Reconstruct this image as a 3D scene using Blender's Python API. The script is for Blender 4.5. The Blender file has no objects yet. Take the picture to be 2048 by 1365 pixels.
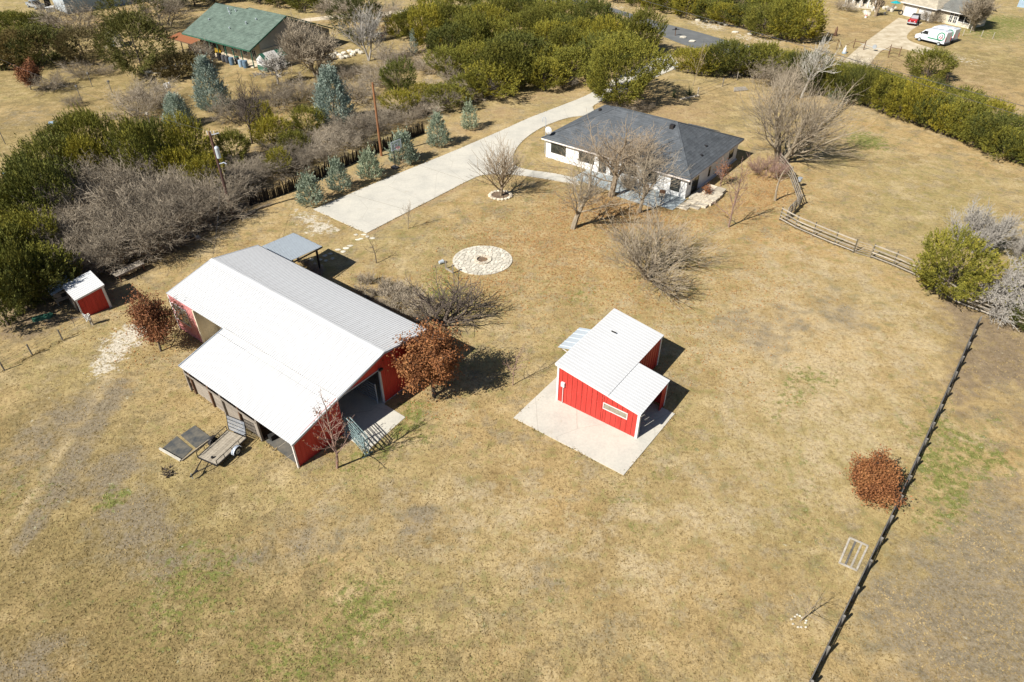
import bpy, math, random
import numpy as np
from mathutils import Vector, Matrix

R = math.radians
Z = Vector((0, 0, 1))
# ------------------------------------------------------------------ camera, sky, sun, exposure
CAM_H, PITCH, FOC = 36.0, R(38), 1366.0
scene = bpy.context.scene
cam_d = bpy.data.cameras.new('camera')
cam = bpy.data.objects.new('camera', cam_d)
scene.collection.objects.link(cam)
cam.location = (0, 0, CAM_H)
cam.rotation_euler = (R(90) - PITCH, 0, 0)
cam_d.sensor_width = 36
cam_d.lens = FOC / 2048 * 36
cam_d.clip_end = 6000
scene.camera = cam

SUN_AZ, SUN_EL = R(218), R(42.5)          # where the sun stands, measured from +x
world = bpy.data.worlds.new('World')
scene.world = world
world.use_nodes = True
wn = world.node_tree
sky = wn.nodes.new('ShaderNodeTexSky')
sky.sky_type = 'NISHITA'
sky.sun_disc = False
sky.air_density = 0.8
sky.dust_density = 0.4
sky.sun_elevation = SUN_EL
sky.sun_rotation = R(90) - SUN_AZ
wn.links.new(sky.outputs[0], wn.nodes['Background'].inputs[0])
wn.nodes['Background'].inputs[1].default_value = 0.05
sun_d = bpy.data.lights.new('sun', 'SUN')
sun_d.energy = 5.0
sun_d.angle = R(0.5)
sun_d.color = (1.0, 0.955, 0.88)
sun = bpy.data.objects.new('sun', sun_d)
scene.collection.objects.link(sun)
sv = Vector((math.cos(SUN_AZ) * math.cos(SUN_EL), math.sin(SUN_AZ) * math.cos(SUN_EL), math.sin(SUN_EL)))
sun.rotation_euler = sv.to_track_quat('Z', 'Y').to_euler()
sun.location = sv * 300
scene.view_settings.view_transform = 'Standard'
scene.view_settings.look = 'None'
scene.view_settings.exposure = 0.72
scene.view_settings.gamma = 1.0
scene.view_settings.use_curve_mapping = False
scene.cycles.max_bounces = 5
scene.cycles.transparent_max_bounces = 4

# ------------------------------------------------------------------ helpers
def P(px, py, z=0.0):
    """the place on the level z that the survey photo shows at (px, py)"""
    u = (px - 1024) / FOC
    v = (682.5 - py) / FOC
    d = Vector((u, math.cos(PITCH) + v * math.sin(PITCH), -math.sin(PITCH) + v * math.cos(PITCH)))
    return Vector((0, 0, CAM_H)) + d * ((z - CAM_H) / d.z)

col = scene.collection
def link(o, parent=None):
    col.objects.link(o)
    if parent is not None:
        o.parent = parent
    return o

def tag(o, label, cat, group=None):
    o['label'] = label
    o['category'] = cat
    if group:
        o['group'] = group
    return o

def empty(name, loc, rz=0.0):
    o = bpy.data.objects.new(name, None)
    o.empty_display_size = 0.3
    o.location = loc
    o.rotation_euler = (0, 0, rz)
    return link(o)

def thing(name, label, cat, loc, rz=0.0, group=None):
    return tag(empty(name, loc, rz), label, cat, group)

def struct(o):
    o['kind'] = 'structure'
    return o

def stuff(o):
    o['kind'] = 'stuff'
    return o

def copy_tree(o, parent=None):
    c = o.copy()
    col.objects.link(c)
    c.parent = parent
    for ch in list(o.children):
        copy_tree(ch, c)
    return c

class MB:
    def __init__(s):
        s.v, s.f, s.mi, s.cur = [], [], [], 0
    def add(s, vs, fs):
        n = len(s.v)
        s.v.extend(tuple(v) for v in vs)
        s.f.extend(tuple(i + n for i in f) for f in fs)
        s.mi.extend([s.cur] * len(fs))
        return s
    HEX = [(0, 3, 2, 1), (4, 5, 6, 7), (0, 1, 5, 4), (1, 2, 6, 5), (2, 3, 7, 6), (3, 0, 4, 7)]
    def box(s, x0, x1, y0, y1, z0, z1):
        return s.add([(x0, y0, z0), (x1, y0, z0), (x1, y1, z0), (x0, y1, z0), (x0, y0, z1), (x1, y0, z1), (x1, y1, z1), (x0, y1, z1)], MB.HEX)
    def hexa(s, lo, hi):
        return s.add(list(lo) + list(hi), MB.HEX)
    def plate(s, a, b, c, d, t):
        a, b, c, d = map(Vector, (a, b, c, d))
        n = (b - a).cross(d - a).normalized() * t
        return s.hexa((a - n, b - n, c - n, d - n), (a, b, c, d))
    def bar(s, p, q, w, h, up=Z):
        p, q = Vector(p), Vector(q)
        d = (q - p).normalized()
        sd = d.cross(Vector(up))
        if sd.length < 1e-4:
            sd = d.cross(Vector((1, 0, 0)))
        sd = sd.normalized() * (w / 2)
        u = sd.cross(d).normalized() * (h / 2)
        return s.hexa((p - sd - u, p + sd - u, q + sd - u, q - sd - u), (p - sd + u, p + sd + u, q + sd + u, q - sd + u))
    def tube(s, pts, rads, n=6, cap=True):
        pts = [Vector(p) for p in pts]
        k = len(pts)
        d0 = (pts[-1] - pts[0]).normalized()
        ref = Vector((1, 0, 0)) if abs(d0.x) < 0.8 else Vector((0, 1, 0))
        vs, fs = [], []
        for i, p in enumerate(pts):
            d = (pts[min(i + 1, k - 1)] - pts[max(i - 1, 0)]).normalized()
            a = d.cross(ref).normalized()
            b = d.cross(a)
            r = rads[i] if hasattr(rads, '__len__') else rads
            for j in range(n):
                t = 2 * math.pi * j / n
                vs.append(p + a * (r * math.cos(t)) + b * (r * math.sin(t)))
        for i in range(k - 1):
            for j in range(n):
                j2 = (j + 1) % n
                fs.append((i * n + j, i * n + j2, (i + 1) * n + j2, (i + 1) * n + j))
        if cap:
            fs.append(tuple(range(n - 1, -1, -1)))
            fs.append(tuple((k - 1) * n + j for j in range(n)))
        return s.add(vs, fs)
    def prism(s, poly, z0, z1):
        n = len(poly)
        vs = [(p[0], p[1], z0) for p in poly] + [(p[0], p[1], z1) for p in poly]
        fs = [tuple(range(n - 1, -1, -1)), tuple(range(n, 2 * n))]
        fs += [(i, (i + 1) % n, n + (i + 1) % n, n + i) for i in range(n)]
        return s.add(vs, fs)
    def prof(s, poly, w, at=(0, 0, 0)):
        """polygon in x/z pushed along y from -w/2 to w/2"""
        n = len(poly)
        vs = [(at[0] + p[0], at[1] - w / 2, at[2] + p[1]) for p in poly] + [(at[0] + p[0], at[1] + w / 2, at[2] + p[1]) for p in poly]
        fs = [tuple(range(n)), tuple(range(2 * n - 1, n - 1, -1))]
        fs += [((i + 1) % n, i, n + i, n + (i + 1) % n) for i in range(n)]
        return s.add(vs, fs)
    def rock(s, c, rx, ry, rz, rng, n=7):
        c = Vector(c)
        a0 = rng.random() * 6
        rings = []
        for zz, k in ((-0.5, .85), (0.15, 1.0), (0.5, .62)):
            rings.append([c + Vector((math.cos(a0 + 6.2832 * j / n) * rx * k * rng.uniform(.8, 1.12), math.sin(a0 + 6.2832 * j / n) * ry * k * rng.uniform(.8, 1.12), rz * (zz + rng.uniform(-.08, .08)))) for j in range(n)])
        vs = sum(rings, [])
        fs = [tuple(range(2 * n, 3 * n))]
        for i in range(2):
            fs += [(i * n + j, i * n + (j + 1) % n, (i + 1) * n + (j + 1) % n, (i + 1) * n + j) for j in range(n)]
        return s.add(vs, fs)
    def mesh(s, name, mats, smooth=False):
        me = bpy.data.meshes.new(name)
        me.from_pydata(s.v, [], s.f)
        for m in (mats if isinstance(mats, (list, tuple)) else [mats]):
            me.materials.append(m)
        if any(s.mi):
            me.polygons.foreach_set('material_index', s.mi)
        if smooth:
            me.polygons.foreach_set('use_smooth', [True] * len(me.polygons))
        me.update()
        return me
    def build(s, name, mats, parent=None, loc=None, rz=None, smooth=False):
        o = bpy.data.objects.new(name, s.mesh(name, mats, smooth))
        if loc is not None:
            o.location = loc
        if rz is not None:
            o.rotation_euler = (0, 0, rz)
        return link(o, parent)

def put(name, me, parent, M):
    o = bpy.data.objects.new(name, me)
    link(o, parent)
    o.matrix_basis = M
    return o

def basis(o, x, y, z):
    x, y, z, o = Vector(x), Vector(y), Vector(z), Vector(o)
    return Matrix(((x.x, y.x, z.x, o.x), (x.y, y.y, z.y, o.y), (x.z, y.z, z.z, o.z), (0, 0, 0, 1)))

# ------------------------------------------------------------------ materials
class NT:
    def __init__(s, name):
        s.m = bpy.data.materials.new(name)
        s.m.use_nodes = True
        s.t = s.m.node_tree
        s.b = s.t.nodes['Principled BSDF']
        s.b.inputs['Specular IOR Level'].default_value = 0.25
    def n(s, typ, **kw):
        nd = s.t.nodes.new('ShaderNode' + typ)
        for k, v in kw.items():
            setattr(nd, k, v)
        return nd
    def l(s, a, b):
        s.t.links.new(a, b)
    def coord(s, kind='Object', scale=None):
        tc = s.n('TexCoord').outputs[kind]
        if scale is None:
            return tc
        mp = s.n('Mapping')
        mp.inputs['Scale'].default_value = scale
        s.l(tc, mp.inputs['Vector'])
        return mp.outputs[0]
    def noise(s, vec, scale, detail=3, rough=0.6):
        nd = s.n('TexNoise')
        nd.inputs['Scale'].default_value = scale
        nd.inputs['Detail'].default_value = detail
        nd.inputs['Roughness'].default_value = rough
        s.l(vec, nd.inputs['Vector'])
        return nd.outputs['Fac']
    def ramp(s, fac, stops):
        nd = s.n('ValToRGB')
        e = nd.color_ramp.elements
        while len(e) < len(stops):
            e.new(0.5)
        for i, (p, c) in enumerate(stops):
            e[i].position = p
            e[i].color = (*c, 1) if len(c) == 3 else c
        s.l(fac, nd.inputs[0])
        return nd.outputs['Color']
    def mix(s, fac, a, b, blend='MIX'):
        nd = s.n('MixRGB', blend_type=blend)
        for i, v in enumerate((fac, a, b)):
            if hasattr(v, 'is_linked') or hasattr(v, 'links'):
                s.l(v, nd.inputs[i])
            elif isinstance(v, (int, float)):
                nd.inputs[i].default_value = v
            else:
                nd.inputs[i].default_value = (*v, 1)
        return nd.outputs[0]
    def math(s, op, a, b=None, clamp=False):
        nd = s.n('Math', operation=op, use_clamp=clamp)
        for i, v in enumerate((a, b)):
            if v is None:
                continue
            if isinstance(v, (int, float)):
                nd.inputs[i].default_value = v
            else:
                s.l(v, nd.inputs[i])
        return nd.outputs[0]
    def bump(s, h, strength=0.4, dist=0.05):
        nd = s.n('Bump')
        nd.inputs['Strength'].default_value = strength
        nd.inputs['Distance'].default_value = dist
        s.l(h, nd.inputs['Height'])
        s.l(nd.outputs[0], s.b.inputs['Normal'])
    def done(s, color, rough=0.8, metal=0.0):
        if isinstance(color, tuple):
            s.b.inputs['Base Color'].default_value = (*color, 1)
        else:
            s.l(color, s.b.inputs['Base Color'])
        s.b.inputs['Roughness'].default_value = rough
        s.b.inputs['Metallic'].default_value = metal
        return s.m

def grime(name, c, c2=None, scale=1.5, rough=0.7, metal=0.0, stretch=(1, 1, 1), bump=0.0, bscale=20, rnd=0.0, amt=1.0):
    """base colour with weathering: soft noise between two tones, finer speckle, optional bump"""
    t = NT(name)
    c2 = c2 or tuple(x * 0.72 for x in c)
    v = t.coord('Object', stretch)
    f = t.noise(v, scale, 5, 0.65)
    k = t.ramp(f, [(0.32, c2), (0.66, c)])
    if amt < 1:
        k = t.mix(amt, c, k)
    if rnd:
        oi = t.n('ObjectInfo').outputs['Random']
        w = t.ramp(oi, [(0, (1 - rnd,) * 3), (1, (1 + rnd * .5,) * 3)])
        k = t.mix(1.0, k, w, 'MULTIPLY')
    if bump:
        t.bump(t.noise(v, bscale, 4, 0.6), bump, 0.03)
    return t.done(k, rough, metal)

M = {}
M['white_metal'] = grime('white_metal', (0.57, 0.575, 0.575), (0.50, 0.50, 0.495), 0.5, 0.5, stretch=(1, 1, 1))
M['galv'] = grime('galvanised_metal', (0.47, 0.52, 0.55), (0.40, 0.44, 0.47), 1.2, 0.4, 0.1)
M['red'] = grime('red_metal', (0.52, 0.050, 0.038), (0.40, 0.034, 0.026), 1.3, 0.45, stretch=(2, 2, .35), rnd=0.10)
M['white_trim'] = grime('white_trim', (0.66, 0.66, 0.65), (0.54, 0.53, 0.51), 2.0, 0.5)
M['grey_trim'] = grime('grey_trim', (0.46, 0.50, 0.56), (0.36, 0.40, 0.45), 2.0, 0.45, 0.2)
M['concrete'] = None
M['weathered'] = grime('weathered_wood', (0.33, 0.29, 0.24), (0.20, 0.17, 0.14), 3.0, 0.85, stretch=(1, 1, 6), bump=0.5, rnd=0.22)
M['brownwood'] = grime('brown_wood', (0.17, 0.10, 0.06), (0.10, 0.055, 0.035), 4.0, 0.8, stretch=(1, 1, .4), rnd=0.15)
M['deckwood'] = grime('deck_wood', (0.41, 0.36, 0.28), (0.27, 0.23, 0.175), 3.0, 0.8, stretch=(4, 1, 4), rnd=0.2)
M['fencewood'] = grime('fence_wood', (0.40, 0.355, 0.29), (0.25, 0.22, 0.18), 2.5, 0.85, stretch=(1, 1, 3), bump=0.4, rnd=0.25)
M['fencegrey'] = grime('fence_grey', (0.19, 0.18, 0.165), (0.09, 0.085, 0.078), 2.5, 0.85, bump=0.4, rnd=0.25)
M['cap'] = grime('weathered_cap', (0.46, 0.42, 0.35), (0.28, 0.25, 0.21), 4, 0.85, rnd=0.2)
M['black'] = grime('black_steel', (0.02, 0.02, 0.022), (0.035, 0.03, 0.028), 3, 0.5)
M['rubber'] = grime('tyre_rubber', (0.02, 0.02, 0.02), (0.03, 0.03, 0.028), 6, 0.9)
M['mat'] = grime('rubber_mat', (0.045, 0.052, 0.058), (0.20, 0.175, 0.13), 1.3, 0.85, amt=.75)
M['mat2'] = grime('rubber_mat_dusty', (0.06, 0.065, 0.065), (0.17, 0.15, 0.12), 0.8, 0.85)
M['greypaint'] = grime('green_grey_pipe', (0.26, 0.36, 0.36), (0.18, 0.25, 0.25), 5, 0.5, 0.2)
M['rim'] = grime('wheel_rim', (0.55, 0.62, 0.68), (0.4, 0.46, 0.5), 6, 0.35, 0.5)
M['pole'] = grime('utility_pole_wood', (0.30, 0.13, 0.055), (0.17, 0.085, 0.045), 1.2, 0.85, stretch=(4, 4, .5))
M['poledark'] = grime('old_pole_wood', (0.12, 0.06, 0.045), (0.06, 0.04, 0.035), 1.2, 0.85, stretch=(4, 4, .5))
M['glass'] = None
M['rust'] = grime('rusty_sheet', (0.33, 0.13, 0.055), (0.22, 0.085, 0.04), 1.4, 0.75, stretch=(3, .6, 1))
M['dark'] = grime('dark_void', (0.03, 0.028, 0.026), (0.02, 0.02, 0.02), 2, 0.9)
M['stone'] = grime('limestone', (0.62, 0.55, 0.43), (0.42, 0.36, 0.27), 3, 0.9, bump=0.5, bscale=8, rnd=0.3)
M['palestone'] = grime('pale_limestone', (0.64, 0.60, 0.50), (0.46, 0.42, 0.34), 3, 0.9, bump=0.4, bscale=8, rnd=0.22)
M['mortar'] = grime('dirt_joint', (0.27, 0.23, 0.17), (0.17, 0.14, 0.10), 6, 0.95)
M['ash'] = grime('ash_and_leaves', (0.22, 0.15, 0.09), (0.08, 0.06, 0.05), 5, 0.95)
M['cream'] = grime('cream_paint', (0.62, 0.55, 0.42), (0.5, 0.44, 0.33), 1.2, 0.8)
M['taupe'] = grime('taupe_siding', (0.36, 0.33, 0.28), (0.28, 0.26, 0.22), 1.0, 0.8)
M['tan'] = grime('tan_stone_wall', (0.50, 0.43, 0.32), (0.33, 0.28, 0.2), 2.5, 0.9, bump=0.4, bscale=5)
M['greenmetal'] = grime('green_metal', (0.04, 0.13, 0.09), (0.03, 0.09, 0.06), 2, 0.5)
M['blueplastic'] = grime('blue_grey_plastic', (0.13, 0.20, 0.27), (0.08, 0.13, 0.18), 3, 0.6)
M['yellow'] = grime('yellow_plastic', (0.75, 0.50, 0.04), (0.6, 0.38, 0.03), 3, 0.5)
M['teal'] = grime('teal_plastic', (0.02, 0.34, 0.36), (0.02, 0.25, 0.27), 3, 0.5)
M['orange'] = grime('orange_net', (0.75, 0.20, 0.05), None, 4, 0.6)
M['redpaint'] = grime('red_car_paint', (0.42, 0.01, 0.015), (0.36, 0.01, 0.012), 2, 0.25)
M['vanwhite'] = grime('white_car_paint', (0.60, 0.62, 0.64), (0.55, 0.57, 0.59), 1, 0.3)
M['vangreen'] = grime('green_print', (0.02, 0.22, 0.12), (0.02, 0.18, 0.10), 3, 0.4)
M['vanred'] = grime('red_print', (0.55, 0.03, 0.05), None, 3, 0.4)
M['silver'] = grime('silver_car_paint', (0.42, 0.47, 0.52), (0.36, 0.4, 0.45), 1, 0.3, 0.4)
M['plasticgrey'] = grime('grey_plastic', (0.09, 0.09, 0.095), None, 3, 0.7)
M['stave'] = grime('cedar_stave_shaded', (0.032, 0.027, 0.022), (0.018, 0.015, 0.013), 3, 0.9, stretch=(6, 6, .6))  # cedar darkened, shade of the overhanging brush painted into its colour
M['siding'] = grime('white_brick_paint', (0.76, 0.76, 0.74), (0.64, 0.64, 0.62), 1.5, 0.75, bump=0.25, bscale=9)
M['fascia'] = grime('pink_white_fascia', (0.74, 0.68, 0.64), (0.62, 0.56, 0.52), 2, 0.6)
M['bluegrey'] = grime('blue_grey_sheet', (0.30, 0.40, 0.48), (0.24, 0.32, 0.4), 2, 0.5)
M['pink_wall'] = grime('red_metal_sheen', (0.56, 0.25, 0.24), (0.46, 0.15, 0.15), 1.2, 0.35)  # glossy red metal; the pink paints grazing sun sheen into the colour

def concrete():
    t = NT('concrete')
    v = t.coord('Object')
    a = t.noise(v, 0.35, 5, 0.65)
    b = t.noise(v, 6.0, 4, 0.7)
    c = t.ramp(a, [(0.30, (0.40, 0.385, 0.335)), (0.50, (0.50, 0.475, 0.405)), (0.70, (0.565, 0.53, 0.445))])
    c = t.mix(0.35, c, t.ramp(b, [(0.3, (0.34, 0.325, 0.29)), (0.7, (0.58, 0.55, 0.48))]))
    st = t.ramp(t.noise(v, 0.9, 6, 0.75), [(0.60, (0, 0, 0)), (0.74, (1, 1, 1))])
    c = t.mix(t.math('MULTIPLY', st, 0.6), c, (0.34, 0.285, 0.205))
    cr = t.n('TexVoronoi', feature='DISTANCE_TO_EDGE')
    cr.inputs['Scale'].default_value = 0.22
    t.l(t.mix(0.12, v, t.n('TexNoise').outputs['Color']), cr.inputs['Vector'])
    ck = t.ramp(cr.outputs['Distance'], [(0.0, (1, 1, 1)), (0.006, (0, 0, 0))])
    c = t.mix(t.math('MULTIPLY', ck, 0.45), c, (0.25, 0.22, 0.18))
    t.bump(b, 0.15, 0.02)
    return t.done(c, 0.85)
M['concrete'] = concrete()

def glass_mat():
    t = NT('window_glass')
    v = t.coord('Object')
    c = t.ramp(t.noise(v, 1.2, 2), [(0.35, (0.015, 0.018, 0.018)), (0.65, (0.05, 0.055, 0.05))])
    t.b.inputs['Specular IOR Level'].default_value = 0.8
    return t.done(c, 0.06)
M['glass'] = glass_mat()

def shingles(name, c1, c2, c3, sx, sy):
    t = NT(name)
    v = t.coord('Object')
    br = t.n('TexBrick')
    br.offset = 0.5
    br.inputs['Scale'].default_value = 1.0
    br.inputs['Mortar Size'].default_value = 0.004
    br.inputs['Brick Width'].default_value = sx
    br.inputs['Row Height'].default_value = sy
    br.inputs['Color1'].default_value = (*c1, 1)
    br.inputs['Color2'].default_value = (*c2, 1)
    br.inputs['Mortar'].default_value = (*c3, 1)
    t.l(v, br.inputs['Vector'])
    f = t.ramp(t.noise(v, 0.7, 5, 0.7), [(0.3, (0.72, 0.72, 0.72)), (0.7, (1.2, 1.2, 1.2))])
    g = t.ramp(t.noise(v, 14, 3, 0.7), [(0.3, (0.7, 0.7, 0.7)), (0.7, (1.25, 1.25, 1.25))])
    c = t.mix(1, t.mix(1, br.outputs['Color'], f, 'MULTIPLY'), g, 'MULTIPLY')
    return t.done(c, 0.9)
M['dark_shingle'] = shingles('charcoal_shingles', (0.108, 0.118, 0.128), (0.08, 0.089, 0.098), (0.042, 0.047, 0.052), 0.9, 0.35)
M['green_shingle'] = shingles('green_shingles', (0.135, 0.18, 0.148), (0.105, 0.145, 0.118), (0.065, 0.095, 0.078), 0.8, 0.30)
M['grey_shingle'] = shingles('grey_shingles', (0.19, 0.19, 0.17), (0.15, 0.15, 0.14), (0.1, 0.1, 0.09), 0.8, 0.30)

def patio_mat():
    t = NT('slate_patio')
    v = t.coord('Object')
    a = t.noise(v, 0.8, 5, 0.7)
    c = t.ramp(a, [(0.3, (0.22, 0.26, 0.28)), (0.5, (0.31, 0.35, 0.36)), (0.7, (0.42, 0.44, 0.42))])
    t.bump(t.noise(v, 8, 4), 0.3, 0.03)
    return t.done(c, 0.7)
M['patio'] = patio_mat()

def asphalt():
    t = NT('asphalt')
    v = t.coord('Object')
    c = t.ramp(t.noise(v, 0.5, 5, 0.7), [(0.3, (0.105, 0.11, 0.11)), (0.7, (0.155, 0.16, 0.158))])
    return t.done(c, 0.85)
M['asphalt'] = asphalt()

def foliage(name, ca, cb, cc, scale=0.9, rnd=0.25, trans=0.12):
    t = NT(name)
    v = t.coord('Object')
    f = t.noise(v, scale, 3, 0.7)
    k = t.ramp(f, [(0.30, ca), (0.5, cb), (0.72, cc)])
    g = t.ramp(t.noise(v, scale * 9, 2, 0.6), [(0.3, (0.62,) * 3), (0.7, (1.35,) * 3)])
    k = t.mix(1, k, g, 'MULTIPLY')
    oi = t.n('ObjectInfo').outputs['Random']
    w = t.ramp(oi, [(0, (1 - rnd, 1 - rnd, 1 - rnd)), (0.5, (1, 1, 1)), (1, (1 + rnd, 1 + rnd * .6, 1 - rnd * .4))])
    k = t.mix(1, k, w, 'MULTIPLY')
    t.l(k, t.b.inputs['Base Color'])
    t.b.inputs['Roughness'].default_value = 0.75
    t.b.inputs['Specular IOR Level'].default_value = 0.15
    if trans:
        tr = t.n('BsdfTranslucent')
        t.l(k, tr.inputs['Color'])
        ms = t.n('MixShader')
        ms.inputs[0].default_value = trans
        t.l(t.b.outputs[0], ms.inputs[1])
        t.l(tr.outputs[0], ms.inputs[2])
        t.l(ms.outputs[0], t.t.nodes['Material Output'].inputs['Surface'])
    return t.m
M['juniper'] = foliage('juniper_foliage', (0.10, 0.108, 0.024), (0.18, 0.178, 0.032), (0.29, 0.255, 0.042), 0.8, 0.38)
M['juniper_dark'] = foliage('dark_juniper_foliage', (0.065, 0.08, 0.022), (0.12, 0.13, 0.03), (0.20, 0.19, 0.04), 0.8, 0.38)
M['bluefir'] = foliage('blue_conifer_foliage', (0.20, 0.255, 0.21), (0.31, 0.375, 0.315), (0.44, 0.50, 0.42), 1.3, 0.10)
M['youngfir'] = foliage('young_conifer_foliage', (0.17, 0.215, 0.15), (0.27, 0.325, 0.235), (0.40, 0.44, 0.33), 1.3, 0.10)
M['liveoak'] = foliage('live_oak_foliage', (0.06, 0.07, 0.024), (0.105, 0.11, 0.034), (0.165, 0.158, 0.05), 0.9, 0.2)
M['redoak'] = foliage('red_oak_leaves', (0.17, 0.068, 0.03), (0.265, 0.112, 0.045), (0.36, 0.18, 0.072), 0.9, 0.0)
M['brownoak'] = foliage('brown_oak_leaves', (0.13, 0.055, 0.028), (0.23, 0.095, 0.045), (0.32, 0.17, 0.075), 0.9, 0.0)
M['olivebrush'] = foliage('olive_brush', (0.10, 0.085, 0.035), (0.15, 0.12, 0.05), (0.20, 0.155, 0.07), 0.9, 0.2)
M['redbush'] = foliage('dark_red_bush', (0.09, 0.03, 0.022), (0.15, 0.05, 0.035), (0.2, 0.08, 0.05), 1.2, 0.0)
M['drygrass'] = foliage('dry_grass_blades', (0.22, 0.16, 0.07), (0.33, 0.245, 0.11), (0.44, 0.33, 0.16), 0.25, 0.0, 0.3)
M['leaves'] = foliage('fallen_leaves', (0.22, 0.10, 0.035), (0.36, 0.19, 0.07), (0.48, 0.29, 0.12), 3.0, 0.0, 0.1)
M['sage'] = foliage('sage_foliage', (0.14, 0.18, 0.14), (0.22, 0.26, 0.2), (0.3, 0.34, 0.26), 2, 0.1)
M['yucca'] = foliage('yucca_leaves', (0.05, 0.075, 0.03), (0.09, 0.12, 0.05), (0.15, 0.17, 0.08), 2, 0.1)

def bark(name, c, c2, rnd=0.15):
    return grime(name, c, c2, 3.0, 0.9, stretch=(2, 2, .6), rnd=rnd)
M['bark'] = bark('grey_bark', (0.34, 0.285, 0.205), (0.19, 0.15, 0.105))
M['bark_tan'] = bark('tan_bark', (0.33, 0.26, 0.175), (0.2, 0.15, 0.10))
M['bark_dark'] = bark('dark_bark', (0.12, 0.095, 0.075), (0.065, 0.05, 0.04))
M['bark_grey'] = bark('silver_bark', (0.42, 0.39, 0.345), (0.29, 0.265, 0.23))
M['bark_white'] = bark('white_bark', (0.50, 0.475, 0.42), (0.36, 0.335, 0.29))
M['bark_brush'] = bark('brush_twigs', (0.37, 0.315, 0.235), (0.21, 0.17, 0.125), 0.35)
M['bark_red'] = bark('reddish_twigs', (0.32, 0.21, 0.17), (0.2, 0.13, 0.1))
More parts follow.
